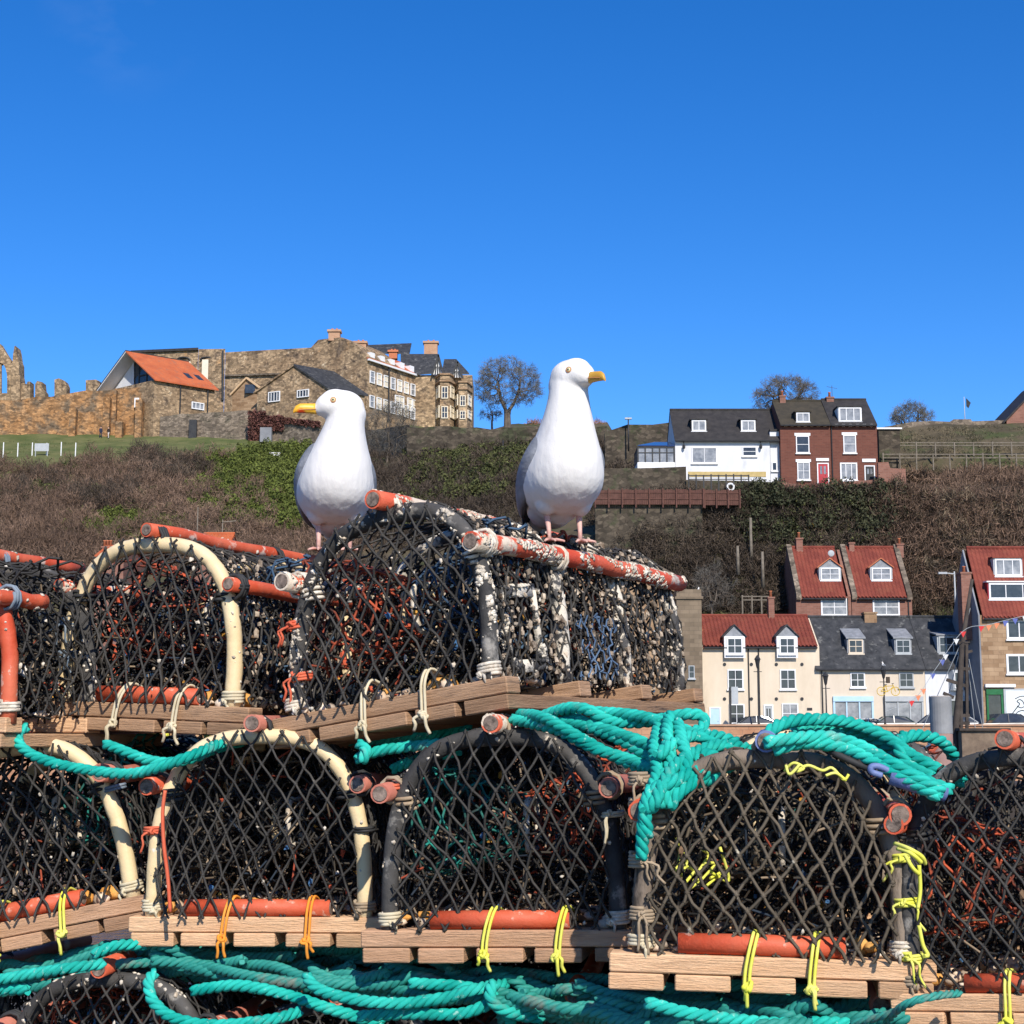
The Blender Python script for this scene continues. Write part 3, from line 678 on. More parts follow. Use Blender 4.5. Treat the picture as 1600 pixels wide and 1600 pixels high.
# window on any facade: edge A->B (world xy), fraction along, photo top/bottom
def fwin(parent, o, A, B, f, y0, y1, wd, frame, pane, Y=None, cols=2, rows=2):
    A, B = Vector(A), Vector(B); d = (B-A); L = d.length; d /= L; c = A+(B-A)*f; Yc = c.y
    z1, z0 = ZP(y0, Yc), ZP(y1, Yc); n = Vector((d.y, -d.x))
    M = Matrix(((d.x, -n.x, 0), (d.y, -n.y, 0), (0, 0, 1)))
    g = MB(o); cc = Vector((c.x, c.y, (z0+z1)/2)); hgt = z1-z0; fw = .14
    for sx in (-1, 1): g.obox(cc+M @ Vector((sx*(wd-fw)/2, -.08, 0)), (fw, .2, hgt), M)
    for sz in (-1, 1): g.obox(cc+M @ Vector((0, -.08, sz*(hgt-fw)/2)), (wd-2*fw, .2, fw), M)
    for k in range(1, cols): g.obox(cc+M @ Vector(((k/cols-.5)*wd, -.07, 0)), (.1, .18, hgt-2*fw), M)
    for k in range(1, rows): g.obox(cc+M @ Vector((0, -.068, (k/rows-.5)*hgt)), (wd-2*fw, .17, .08), M)
    wn = g.build('window', frame, parent)
    MB(o).obox(cc+M @ Vector((0, -.03, 0)), (wd-fw, .1, hgt-fw), M).build('pane', pane, wn)
    return wn

wall_line('abbey_wall', 'long orange brown rubble wall along the top of the grass bank', m_ostone,
          [(-180, 239, 622), (-20, 239, 622), (22, 239, 624), (60, 239, 621), (100, 239, 615), (150, 239, 611), (182, 239, 609)], .9, jag=.25)
aw = wall_line('abbey_wall', 'tall buttressed rubble wall under the orange roofed building', m_ostone, [(180, 240, 608), (195, 240, 606), (215, 240, 606), (252, 239.8, 604)], .9, jag=.1)
for px, tp in ((121, 640), (174, 622), (193, 660), (224, 626)):
    q = P(px, tp, 238.6); zb = terr_z(px, 238.6)-1
    MB(aw.location).box(q.x-1.0, q.x, 237.7, 239.2 if px < 180 else 240.05, zb, q.z).build('buttress', m_ostone, aw)
wall_line('boundary_wall', 'low grey rubble wall with a small black door below the stone hall', m_gstone, [(250, 238.5, 650), (300, 237.5, 646), (345, 236.5, 644), (393, 236, 640)], .8, jag=.15)
dr = C.objects[-1]
q0, q1 = P(296, 656, 236.9), P(307, 683, 236.9)
MB(dr.location).box(q0.x, q1.x, 236.7, 237.6, q1.z-.6, q0.z).build('door', m_dpaint, dr)
wall_line('boundary_wall', 'grey rubble garden wall overgrown with red creeper at its left end', m_gstone, [(394, 234, 640), (440, 232, 656), (520, 225, 668), (580, 212, 672), (640, 196, 664)], .8, jag=.15)
cr = C.objects[-1]; q = P(412, 668, 231.5); MB(cr.location).box(q.x-.5, q.x+1.2, 231.3, 233.6, terr_z(412, 232), q.z).build('grey_door', m_dgrey, cr)

# hall with the orange roof (ridge runs away to the right)
ux, uy = .757, .653
A0 = P(155, 609, 246.9); B0 = P(241, 597, 238); B0.z = A0.z = (A0.z+B0.z)/2
r = thing('visitor_hall', 'stone hall with bright orange pitched roof and glazed gable', 'building', (B0.x, B0.y, terr_z(241, 238)))
o = r.location; U = Vector((ux, uy, 0)); Ln = 10.6
AB = (B0-A0); mid = (A0+B0)/2; apex = mid.copy(); apex.z = ZP(551, mid.y)
zb = terr_z(241, 238)-3
foot = [A0, B0, B0+U*Ln, A0+U*Ln]
MB(o).prism([Vector((p.x, p.y, zb)) for p in foot], (0, 0, B0.z-zb-.05)).build('wall', m_astone, r)
g = MB(o); ins = U*2.2; g.prism([A0+ins, B0+ins, apex+ins-Vector((0, 0, .2))], U*.15); g.build('gable_glass', m_pane, r)
n_ = AB.normalized(); g = MB(o)
for f in (.5, .64, .78, .92):
    p = A0+AB*f+U*2.15; top = apex.z-(abs(f-.5)*2)*(apex.z-B0.z)-.3
    if top > p.z+.3: g.bar(p, (p.x, p.y, top), .16, .16)
g.bar(A0+AB*.5+U*2.12+Vector((0, 0, 1.9)), A0+AB*.8+U*2.12+Vector((0, 0, 1.9)), .14, .2)
g.bar(A0+AB*.5+U*2.12+Vector((0, 0, .1)), A0+AB*.98+U*2.12+Vector((0, 0, .1)), .14, .2); g.build('mullions', m_dpaint, r)
MB(o).prism([A0+U*2.0+AB*.02, A0+U*2.0+AB*.42, apex+U*2.0-AB*.09-Vector((0, 0, 1.0))], U*.1).build('white_gable_panel', m_white, r)
for a_, nm, mt in ((A0-AB*.04, 'left', m_white), (B0+AB*.04, 'right', m_pantile_o)):
    e_ = Vector(a_); e_.z -= .25
    MB(o).prism([e_-U*.3, apex-U*.3, apex+U*(Ln+.3), e_+U*(Ln+.3)], (0, 0, .22)).build('roof', mt, r)
e_ = A0-AB*.04; e_.z -= .02
MB(o).prism([e_-U*.35, apex-U*.35+Vector((0, 0, .23)), apex+U*(Ln+.3)+Vector((0, 0, .23)), e_+U*(Ln+.3)], (0, 0, .15)).build('roof', m_droof, r)
g = MB(o)
for f in (.70, .88):
    c_ = B0+U*Ln*f; pnt = c_+(apex-mid+mid-B0)*.22; pnt = c_*.78+(apex+U*Ln*f)*.22
    g.prism([pnt+U*-.5+Vector((0, 0, .26)), pnt+U*.5+Vector((0, 0, .26)), pnt+U*.5+(apex-B0)*.2+Vector((0, 0, .26)), pnt+U*-.5+(apex-B0)*.2+Vector((0, 0, .26))], (0, 0, .1))
g.build('roof_lights', m_pane, r)
fwin(r, o, B0.xy, (B0+U*Ln).xy, .72, 629, 640, 2.2, m_wpaint, m_pane_lt, cols=3, rows=1)
q = P(214, 625, 239.7); 
MB(o).box(q.x-.35, q.x+.35, 239.5, 240.05, q.z-1.2, q.z+.3).build('window', m_wpaint, r)
for px in (281, 324):
    f = (px-241)/94; c_ = B0+U*Ln*f; MB(o).tube([c_+Vector((.1, -.25, 0)), c_+Vector((.1, -.25, -7))], .12, 5).build('drainpipe', m_dpaint, r)

# great roofless hall behind
r = thing('stone_hall', 'great roofless stone hall with flat skyline behind the orange roof', 'building', P(350, 690, 258))
o = r.location
mass('wall', m_astone, [(207, 264), (310, 262), (310, 272), (207, 274)], r, [552, 545.5, 545.5, 552], o=o)
mass('wall', m_astone, [(310.2, 261.6), (352, 260.5), (352, 272), (310.2, 272)], r, [545.5, 545, 545, 545.5], o=o)
mass('wall', m_astone, [(352.2, 260.6), (488, 256), (488, 268), (352.2, 270)], r, [550.5, 543, 543, 550.5], o=o)
mass('flat_roof', m_droof, [(204, 263.6), (310, 261.6), (310, 274.5), (204, 274.5)], r, [547.5, 543, 543, 547.5], o=o, zb=ZP(550, 263))
def blind(px, y0, y1, w_, Y, mat=m_pane_cr, round_=True):
    a = P(px-w_/2, y1, Y); c = P(px+w_/2, y0, Y)
    MB(o).box(a.x, c.x, Y-.12, Y+.35, a.z, c.z).build('blocked_window', mat, r)
blind(322, 562, 596, 14, 261.3); blind(292, 565, 572, 12, 262.3)
for px, Y, w_ in ((287, 262.3, 20), (323, 261.3, 20), (260, 263, 12)):
    c = P(px, 561, Y); rr = w_/2/F*Y
    MB(o).tube([(c.x+rr*math.cos(a_), Y-.1, c.z+rr*.45*math.sin(a_)-.2) for a_ in np.linspace(0, math.pi, 9)], .16, 5).build('window_arch', m_dpaint, r)
a, c = P(352, 587, 260.3), P(440, 584, 257.2); MB(o).bar(a, c, .3, .28).build('string_course', m_gstone, r)
MB(o).bar(P(348, 548, 260.3), P(348, 625, 260.3), .28, .28).build('drainpipe', m_dpaint, r)
# porch and gabled house with slate roof
r = thing('gabled_porch', 'small tan gabled porch with a round window beside the hall', 'building', P(385, 690, 246)); o = r.location
a, c = P(363, 616, 248.4), P(408, 608, 246.4); pk = P(386, 592, 247.4); zb = terr_z(385, 246)-2
MB(o).prism([(a.x, a.y, zb), (c.x, c.y, zb), c, pk, a], (1.5, 6, 0)).build('wall', m_cstone, r)
g = MB(o)
for e in (a, c): g.bar(e+(e-pk)*.1+Vector((0, -.12, .1)), pk+Vector((0, -.12, .12)), .5, .28)
g.build('verge', mk('pale_timber', (.5, .33, .18), (.6, .42, .25), 2, .8), r)
q = P(391, 608, 247); MB(o).box(q.x-.8, q.x+.8, 246.75, 247.4, q.z-.7, q.z+.7).build('window', m_pane, r)
r = thing('gabled_house', 'stone gabled house with dark slate roof in front of the mansion', 'building', P(455, 690, 241)); o = r.location
a, c = P(402, 613, 244.5), P(512, 607, 238.5); pk = P(461, 572, 241.5); zb = terr_z(455, 232)-3; U2 = Vector((.757, .653, 0))*7
MB(o).prism([(a.x, a.y, zb), (c.x, c.y, zb), c, pk, a], U2).build('wall', m_astone, r)
for e, m_ in ((a, m_astone), (c, m_slate)):
    e2 = e+(e-pk)*.06; MB(o).prism([e2-U2*.04, pk-U2*.04, pk+U2*1.05, e2+U2*1.05], (0, 0, .3)).build('roof', m_, r)
for f, y0, y1 in ((.25, 612, 628), (.66, 609, 621)): fwin(r, o, a.xy, c.xy, f, y0, y1, 2.2, m_wpaint, m_pane, cols=4, rows=1)
# mansion
r = thing('stone_mansion', 'big stone mansion with tall chimneys, long window front and timbered gables', 'building', P(570, 690, 247)); o = r.location
Lc, K, R = P(470, 545, 252), P(573, 558, 246), P(654, 592, 258)
outline = [(470, 548, 252), (486, 543, 251.1), (497, 531, 250.4), (512, 529, 249.5), (534, 527, 248.3), (548, 533, 247.5), (560, 541, 246.8), (573, 556, 246)]
top = [P(x, y, Y) for x, y, Y in outline]; zb = terr_z(570, 235)-4
back = Vector((8, 13, 0))
MB(o).prism([(top[0].x, top[0].y, zb)]+top+[(top[-1].x, top[-1].y, zb)][:0]+[(K.x, K.y, zb)], back*.55).build('gable_wall', m_astone, r)
e_z = ZP(562, 246)
MB(o).prism([(K.x, K.y, zb), (R.x, R.y, zb), (R.x-9, R.y+6, zb), (K.x-9, K.y+6, zb)], (0, 0, e_z-zb)).build('long_wing', m_astone, r)
d = (R-K); d.z = 0; d.normalize(); nrm = Vector((d.y, -d.x, 0))
g = MB(o); e0 = Vector((K.x, K.y, e_z)); e1 = Vector((R.x, R.y, e_z)); rk = Vector((0, 0, 2.6)); 
g.prism([e0+nrm*.25+Vector((0, 0, .05)), e1+nrm*.25+Vector((0, 0, .05)), e1-nrm*3.2+rk, e0-nrm*3.2+rk], (0, 0, .2)); g.build('roof', m_pantile_o, r)
MB(o).bar(e0+nrm*.35, e1+nrm*.35, .35, .3).build('gutter', m_wpaint, r)
for k in range(5):
    c = e0+(e1-e0)*(.12+.19*k)-nrm*.9+Vector((0, 0, .95)); Mx = Matrix(((d.x, -nrm.x, 0), (d.y, -nrm.y, 0), (0, 0, 1)))
    MB(o).obox(c, (1.1, 1.6, 1.1), Mx).build('dormer', m_wpaint, r)
for row, (y0, y1) in enumerate(((577, 589), (610, 624), (620, 635))):
    for k in range(7):
        f = .1+.13*k; 
        if row == 2: continue
        z1 = e_z-1.6-row*4.0; Yc = K.y+(R.y-K.y)*f
        y1p = proj((K.x+(R.x-K.x)*f, Yc, z1-2.0))[1]; y0p = proj((K.x+(R.x-K.x)*f, Yc, z1))[1]
        fwin(r, o, K.xy, R.xy, f, y0p, y1p, 1.25, m_wpaint, m_pane_cr if k % 3 else m_pane_lt, rows=2, cols=1)
for f, y0, y1 in ((.58, 618, 637), (.66, 619, 638), (.82, 622, 642), (.92, 625, 644)): fwin(r, o, K.xy, R.xy, f, y0, y1, 1.3, m_wpaint, m_pane_cr, rows=2, cols=1)
MB(o).tube([e0+(e1-e0)*.40+nrm*.2, e0+(e1-e0)*.40+nrm*.2-Vector((0, 0, 9))], .14, 5).build('drainpipe', m_dpaint, r)
def chim(px, y0, y1, w_, Y, mat=m_brick2, dep=1.4):
    a, c = P(px-w_/2, y1, Y), P(px+w_/2, y0, Y); ch = MB(o).box(a.x, c.x, Y, Y+dep, a.z, c.z-.35).box(a.x-.2, c.x+.2, Y-.2, Y+dep+.2, c.z-.348, c.z).build('chimney', mat, r)
    g = MB(o)
    for k in range(2): x = a.x+(c.x-a.x)*(.3+.4*k); g.tube([(x, Y+dep/2, c.z), (x, Y+dep/2, c.z+.35)], .18, 6)
    g.build('chimney_pots', m_terra, ch)
mb = mk('tan_brick', (.36, .2, .12), (.44, .28, .18), 1, .9)
chim(522, 515, 532, 18, 249, mb); chim(563, 533, 546, 18, 249.5, mb); chim(614, 547, 560, 13, 262, m_terra); chim(673, 533, 556, 21, 262, mb)
# cross wing with bays, facing the harbour
q = lambda px, py, Y: P(px, py, Y)
zb2 = terr_z(690, 240)-6
MB(o).prism([(q(646, 600, 257).x, 257, zb2), (q(738, 600, 257).x, 257, zb2), (q(738, 600, 257).x, 268, zb2), (q(646, 600, 257).x, 268, zb2)], (0, 0, ZP(586, 257)-zb2)).build('cross_wing', m_astone, r)
a, c, e, f_ = q(626, 588, 256.6), q(690, 583, 256.6), q(686, 555, 261), q(626, 555, 261)
MB(o).prism([a, c, e, f_], (0, .1, .25)).build('roof', m_slate, r)
a, c, e, f_ = q(578, 553, 262), q(640, 553, 262), q(643, 538, 266), q(573, 541, 266)
MB(o).prism([a, c, e, f_], (0, .1, .25)).build('roof', m_slate, r)
a, c, e, f_ = q(690, 585, 258), q(733, 585, 258), q(713, 563, 262), q(694, 563, 262)
MB(o).prism([a, c, e, f_], (0, .1, .25)).build('roof', m_slate, r)
for px, hw, y0, y1 in ((684, 8, 556, 585), (714, 8, 566, 590)):
    MB(o).prism([q(px-hw, y1, 256.3), q(px+hw, y1, 256.3), q(px+1, y0, 256.3)], (0, .4, 0)).build('timbered_gable', m_wpaint, r)
    g = MB(o)
    for t in (-.5, 0, .5): g.bar(q(px+hw*t, y1, 256.2), q(px+hw*t*.6, y1-(y1-y0)*(1-abs(t))*.85, 256.2), .16, .2)
    for sx in (-1, 1): g.bar(q(px+sx*(hw+1), y1+1, 256.1), q(px+1, y0-1, 256.1), .3, .3)
    g.build('timber_framing', m_dpaint, r)
for px, hw, top_, rows in ((696, 14, 584, ((604, 623), (635, 654))), (724, 12.5, 597, ((618, 635), (642, 655)))):
    Yf = 254.6 if px < 700 else 254.2
    L0, L1 = q(px-hw, 600, 256.9).x, q(px+hw, 600, 256.9).x; i0, i1 = L0+(L1-L0)*.25, L0+(L1-L0)*.75
    fp = [(L0, 256.95), (i0, Yf), (i1, Yf), (L1, 256.95)]
    zt = ZP(top_, 255)
    by = MB(o).prism([(x, y, zb2) for x, y in fp], (0, 0, zt-zb2)).build('bay', m_astone, r)
    big = [(px_, y-.25) for px_, y in fp]
    for dz in (0, -1.15): MB(o).prism([(L0-.25, 256.9, zt-.3+dz), (i0-.1, Yf-.25, zt-.3+dz), (i1+.1, Yf-.25, zt-.3+dz), (L1+.25, 256.9, zt-.3+dz)], (0, 0, .28)).build('cornice', m_cstone, by)
    for y0, y1 in rows:
        for j in range(3):
            wd = (Vector(fp[j+1])-Vector(fp[j])).length
            fwin(by, o, fp[j], fp[j+1], .5, y0, y1, wd*.72, m_pane_cr, m_pane_cr if j != 1 else m_pane, rows=2, cols=2 if j == 1 else 1)
# abbey ruin at the left edge and its broken pillars
r = thing('abbey_ruin', 'ruined abbey gable with lancet arch and pinnacle at the left edge', 'ruin', P(0, 640, 262)); o = r.location
Yr = 262; ou = [(-95, 640), (-95, 575), (-60, 560), (-30, 524), (0, 537), (9, 552), (17, 564), (17, 640)]
hole_c = (4, 592)
def arch_outline(px, y_b, y_t, hw): return [(px-hw, y_b), (px-hw, (y_b+y_t)/2)]+[(px-hw*math.cos(t), (y_b+y_t)/2-(y_b-y_t)/2*math.sin(t)) for t in np.linspace(.2, math.pi-.2, 7)]+[(px+hw, (y_b+y_t)/2), (px+hw, y_b)]
# wall pieces left and right of the opening so that sky shows through it
ar = arch_outline(1, 614, 567, 10)
left = [(-95, 650), (-95, 575), (-60, 560), (-30, 524), (-18, 529), (-16, 526), (-8, 534), (0, 537), (1, 538)]+[p for p in ar[:len(ar)//2+1]][::-1]+[(-9, 650)]
right = [(1, 538.5), (9, 552), (17, 564), (17, 650), (-8.9, 650), (-8.9, 614.2), (11, 614.2)]+[p for p in ar[len(ar)//2:]][::-1]
for pl in (left, right): MB(o).prism([P(x, y, Yr) for x, y in pl], (0, 1.6, 0)).build('wall', m_astone, r)
MB(o).prism([P(x, y, Yr-.6) for x, y in ((17.2, 650), (17.2, 568), (19.5, 566), (20.4, 553), (22.6, 541), (23.6, 540), (25.6, 548), (27.6, 562), (29.5, 567), (29.8, 585), (31.0, 590), (31.0, 650))], (0, 3, 0)).build('pinnacle', m_astone, r)
MB(o).bar(P(1, 567, Yr+.4), P(1, 614, Yr+.4), .35, .35).build('mullion', m_astone, r)
for lab, ou in (('broken low pillar stub directly right of the abbey pinnacle', [(31, 650), (31, 600), (38, 598), (40, 604), (43, 596), (47, 596), (47, 650)]),
                ('leaning broken pillar, second stub from the abbey gable', [(54, 650), (55, 600), (58, 595), (66, 597), (67, 608), (70, 612), (71, 650)]),
                ('tallest broken pillar, alone in the gap before the orange roof', [(85, 650), (85, 593), (92, 591), (101, 595), (104, 602), (103, 650)]),
                ('square broken pillar touching the orange roofed hall', [(134, 650), (134, 594), (150, 593), (156, 596), (157, 650)])):
    bs = P(ou[0][0], 640, 262)
    ob = MB(bs).prism([P(x, y, 262) for x, y in ou], (0, 2.2, 0)).build('ruined_pillar', m_astone); ob.location = bs
    tag(ob, lab, 'ruin', 'broken abbey pillars on the skyline')

# crest walls, terraces and fences
wall_line('crest_wall', 'long dark grey stone wall along the crest below the bare tree', m_moss, [(636, 182, 668), (700, 181, 668), (790, 181, 669), (870, 180, 668), (948, 178, 667)], .8, jag=.2)
wall_line('crest_wall', 'tall rough stone retaining wall left of the white cottage', m_moss, [(945, 160, 672), (980, 160, 663), (1020, 160, 661), (1056, 160, 656), (1120, 160, 660)], .8, jag=.25)
wall_line('crest_wall', 'low grey wall along the skyline right of the brick houses', m_gstone, [(1372, 165.5, 668), (1425, 165.5, 659), (1484, 165.5, 658), (1490, 165.5, 655), (1517, 165.5, 655), (1519, 165.5, 659), (1600, 165.5, 656), (1700, 165.5, 656)], .6, jag=.08)
wall_line('retaining_wall', 'stone garden wall under the conservatory', m_moss, [(930, 141.6, 731), (1000, 141.6, 731), (1072, 141.6, 729)], .8, jag=.05)
wall_line('retaining_wall', 'brick and stone terrace wall under the red brick houses', m_brick2, [(1214, 141.8, 752), (1275, 141.8, 760), (1300, 141.8, 753), (1385, 141.8, 749)], .6, jag=.05)
wall_line('retaining_wall', 'low garden wall under the white cottage railing', m_moss, [(1070, 142.9, 750), (1140, 142.9, 751), (1213, 142.9, 753)], .5, jag=.05)
wall_line('retaining_wall', 'rough stone retaining wall below the red fence', m_moss, [(930, 138.6, 786), (1000, 138.6, 784), (1097, 138.6, 783)], .8, jag=.1)
wall_line('retaining_wall', 'small brick wall with pale rocks right of the brick houses', m_brick2, [(1372, 141.7, 722), (1388, 141.7, 722), (1391, 141.7, 731), (1415, 141.7, 732)], .5, jag=.03)
def board_fence(name, label, px0, px1, y0, y1, Y, mat, npost, cat='fence'):
    a, c = P(px0, y1, Y), P(px1, y1, Y); zt = ZP(y0, Y); r = thing(name, label, cat, ((a.x+c.x)/2, Y, a.z)); o = r.location
    g = MB(o); n = int((c.x-a.x)/.16)
    for k in range(n):
        x = a.x+(c.x-a.x)*k/n; g.box(x, x+.145, Y, Y+.03, a.z-.3, zt+random.uniform(-.05, .05))
    g.box(a.x, c.x, Y-.05, Y-.002, zt-.3, zt-.2); g.box(a.x, c.x, Y-.05, Y-.002, a.z+.15, a.z+.25); g.build('boards', mat, r)
    for k in range(npost): x = a.x+(c.x-a.x)*k/(npost-1); MB(o).box(x-.06, x+.06, Y-.17, Y-.052, a.z-.6, zt+.1).build('post', mat, r)
    return r
board_fence('board_fence', 'long red brown board fence on top of the rough retaining wall', 930, 1099, 765, 783, 138.2, m_rfence, 9)
board_fence('board_fence', 'short red brown fence panel below the white lifebuoy', 1101, 1156, 766, 784, 138.4, m_rfence, 4)
# steps, tire, rail
q = P(1141.5, 761, 140.6); ang = np.linspace(0, 2*math.pi, 19)
ob = MB(q).tube([(q.x+.3*math.cos(t), q.y, q.z+.3*math.sin(t)) for t in ang], .1, 8, caps=False).build('lifebuoy', m_wpaint, None, True); ob.location = q
tag(ob, 'white ring hanging on the terrace railing under the white cottage', 'lifebuoy')
def rail(label, px0, px1, y0, y1, Y, n, mat, name='rail_fence', rails=2, cat='fence', group=None, Y1=None, dy=0):
    Y1 = Y1 or Y
    a, c = P(px0, y1, Y), P(px1, y1+dy, Y1); r = thing(name, label, cat, (a+c)/2, group=group); o = r.location
    hgt = ZP(y0, Y)-a.z; up = Vector((0, 0, hgt))
    for k in range(n):
        p = a+(c-a)*(k/(n-1)); MB(o).box(p.x-.06, p.x+.06, p.y-.06, p.y+.06, p.z-.8, p.z+hgt*random.uniform(.97, 1.1)).build('post', mat, r)
    for k in range(rails): t = 1-.45*k; MB(o).bar(a+up*t*.93, c+up*t*.93, .05, .09).build('rail', mat, r)
    return r
rail('thin dark railing on the terrace under the white cottage windows', 1076, 1170, 742, 756, 140.9, 9, m_dpaint)
rail('grey wooden rail fence, upper line on the right hillside', 1402, 1640, 691, 701, 154.5, 9, m_fwood)
rail('grey wooden post fence, lower line on the right hillside', 1380, 1640, 709, 722, 151.5, 11, m_fwood)
rail('bare wooden handrail at the foot of the wooded slope', 1160, 1205, 931, 944, 131.2, 4, m_fwood)
wp = rail('row of white posts with wire on the grass bank', -40, 118, 692, 708, 219, 8, m_wpaint, rails=0)
q = P(65, 706, 218.4); ob = MB(q).box(q.x-1.0, q.x+1.0, q.y-.05, q.y+.05, q.z+.1, q.z+1.2).box(q.x-.9, q.x-.8, q.y-.04, q.y+.04, q.z-.8, q.z+.098).box(q.x+.8, q.x+.9, q.y-.04, q.y+.04, q.z-.8, q.z+.098).build('notice_board', m_gpaint)
ob.location = q; tag(ob, 'plain grey board standing among the white posts', 'notice board')
q = P(429, 698, 214); bz = terr_z(429, 214)
r = thing('bench', 'white garden bench on the grass bank below the creeper wall', 'bench', (q.x, 214, bz)); o = r.location
MB(o).box(q.x-.9, q.x+.9, 213.75, 214.25, bz+.45, bz+.52).build('seat', m_wpaint, r); MB(o).box(q.x-.9, q.x+.9, 214.2, 214.27, bz+.55, bz+.95).build('backrest', m_wpaint, r)
for sx in (-.8, .8): MB(o).box(q.x+sx-.05, q.x+sx+.05, 213.8, 214.2, bz-.3, bz+.448).build('leg', m_wpaint, r)
# shed, concrete blocks, flagpole, masts, telegraph poles
H = House('shed', 'grey shed with white trimmed flat roof beside the brick house', 'shed', 1374, 1407, 152, 671, ZP(700, 152), 4); H.walls(m_moss, gable=False)
MB().box(-H.w/2-.2, H.w/2+.2, -.2, 4.2, H.e+.003, H.e+.16).build('roof', m_wpaint, H.root)
def pole(name, label, px, y0, y1, Y, rad, mat, cat='pole', arm=None, lamp=False, group=None):
    a = P(px, y1, Y); z1 = ZP(y0, Y); r = thing(name, label, cat, a, group=group); o = Vector(a)
    MB(o).tube([(a.x, Y, a.z-1), (a.x, Y, z1)], [rad, rad*.7], 8).build('pole', mat, r, True)
    if arm: MB(o).bar((a.x, Y-.05, z1-.2), (a.x+arm, Y-.05, z1-.1), .08, .08).build('arm', mat, r)
    if lamp: 
        x = a.x+(arm or 0); MB(o).box(x-.35, x+.35, Y-.15, Y+.15, z1-.22, z1-.05).build('lamp_head', m_gpaint, r)
    return r
r = pole('flagpole', 'thin flagpole with a drooping dark flag on the skyline', 1508, 620, 662, 166, .05, m_gpaint, 'flag')
o = r.location; q = P(1509.5, 622, 166); MB(o).prism([q, q+Vector((.5, .05, -.5)), q+Vector((.25, .1, -1.1)), q+Vector((0, 0, -.9))], (0, .03, 0)).build('flag', m_dpaint, r)
pole('street_lamp', 'dark lamp post in front of the stone retaining wall', 982, 652, 690, 159.2, .09, m_dpaint, 'lamp', None, True)
pole('street_lamp', 'tall grey street lamp with arm before the scrub beside stone house chimney', 1494, 893, 968, 131, .09, m_gpaint, 'lamp', -1.0, True)
pole('telegraph_pole', 'slim pole on the dark wall left of the right gull', 786, 688, 745, 176, .09, m_dpaint, 'pole')
pole('telegraph_pole', 'thin bare pole behind the left creel, left one', 308, 792, 840, 128, .06, m_fwood, 'pole')
r = pole('aerial_mast', 'short mast with a crossbar above the orange ridge roof', 347, 812, 850, 127, .06, m_fwood, 'mast', 1.1)
for lab, px, y0, y1, Y in (('tall pale post on the dark wooded slope', 1174, 809, 872, 137.4), ('short pale post left of the tall one on the wooded slope', 1153, 853, 880, 134.5), ('leaning pale post right of the tall one on the wooded slope', 1192, 862, 900, 134.8), ('thin green pole beside the steep path right of the brick houses', 1403, 752, 800, 140.3)):
    pole('slope_post', lab, px, y0, y1, Y, .16, m_fwood, 'post', group='posts on the wooded slope')
# traffic of the street: lamps, sign, cars come with the quay objects

# people far away by the wall
m_skin = mk('skin', (.5, .3, .22), None, 5, .6)
m_navy = mk('navy_cloth', (.02, .025, .05), None, 5, .9); m_palecl = mk('pale_cloth', (.55, .5, .48), None, 5, .9)
m_hair = mk('dark_hair', (.03, .02, .015), None, 5, .9)
def skin_mesh(name, verts, edges, radii, mats, parent, sub=1, root=0):
    me = bpy.data.meshes.new(name); me.from_pydata(verts, edges, []); ob = bpy.data.objects.new(name, me); C.objects.link(ob)
    sk = ob.modifiers.new('s', 'SKIN'); sk.use_smooth_shade = True
    for i, rr in enumerate(radii):
        v = me.skin_vertices[0].data[i]; v.radius = (rr, rr) if not hasattr(rr, '__len__') else rr; v.use_root = (i == root)
    sb = ob.modifiers.new('b', 'SUBSURF'); sb.levels = sb.render_levels = sub
    dg = bpy.context.evaluated_depsgraph_get(); m2 = bpy.data.meshes.new_from_object(ob.evaluated_get(dg)); m2.name = name
    bpy.data.objects.remove(ob); o2 = link_mesh(name, m2, mats, parent, True); return o2
def person(label, px, Y, coat, legs, facing=0, step=.12):
    r = thing('person', label, 'person', (P(px, 676, Y).x, Y, terr_z(px, Y)), (0, 0, facing), 'walkers by the abbey wall')
    v = [(0, 0, .92), (0, 0, 1.15), (0, .01, 1.38), (0, .01, 1.5), (0, -.02, 1.6), (0, -.02, 1.72),
         (.1, 0, .86), (.1, -step, .48), (.1, -step*.5, .07), (.1, -step*.5-.14, .03), (-.1, 0, .86), (-.1, step, .48), (-.1, step*1.6, .07), (-.1, step*1.6-.14, .03),
         (.19, .01, 1.36), (.24, .05, 1.1), (.24, -.05, .86), (-.19, .01, 1.36), (-.24, -.03, 1.1), (-.24, -.14, .88)]
    e = [(0, 1), (1, 2), (2, 3), (3, 4), (4, 5), (0, 6), (6, 7), (7, 8), (8, 9), (0, 10), (10, 11), (11, 12), (12, 13), (2, 14), (14, 15), (15, 16), (2, 17), (17, 18), (18, 19)]
    rd = [.15, .15, .15, .06, .1, .085, .095, .065, .05, .04, .095, .065, .05, .04, .065, .05, .04, .065, .05, .04]
    b_ = skin_mesh('body', v, e, rd, [coat, legs, m_skin], r)
    for p in b_.data.polygons: p.material_index = 2 if p.center.z > 1.47 else (1 if p.center.z < .88 and abs(p.center.x) < .2 else 0)
    MB().ball((0, .01, 1.72), (.1, .11, .1), 10, 6).build('hair', m_hair, r, True)
    return r
person('person in dark clothes walking beside the orange rubble wall', 157.5, 236.6, m_navy, m_navy, .6)
person('person in dark top and pale trousers beside the orange rubble wall', 169.5, 236.3, m_hair, m_palecl, -.5)
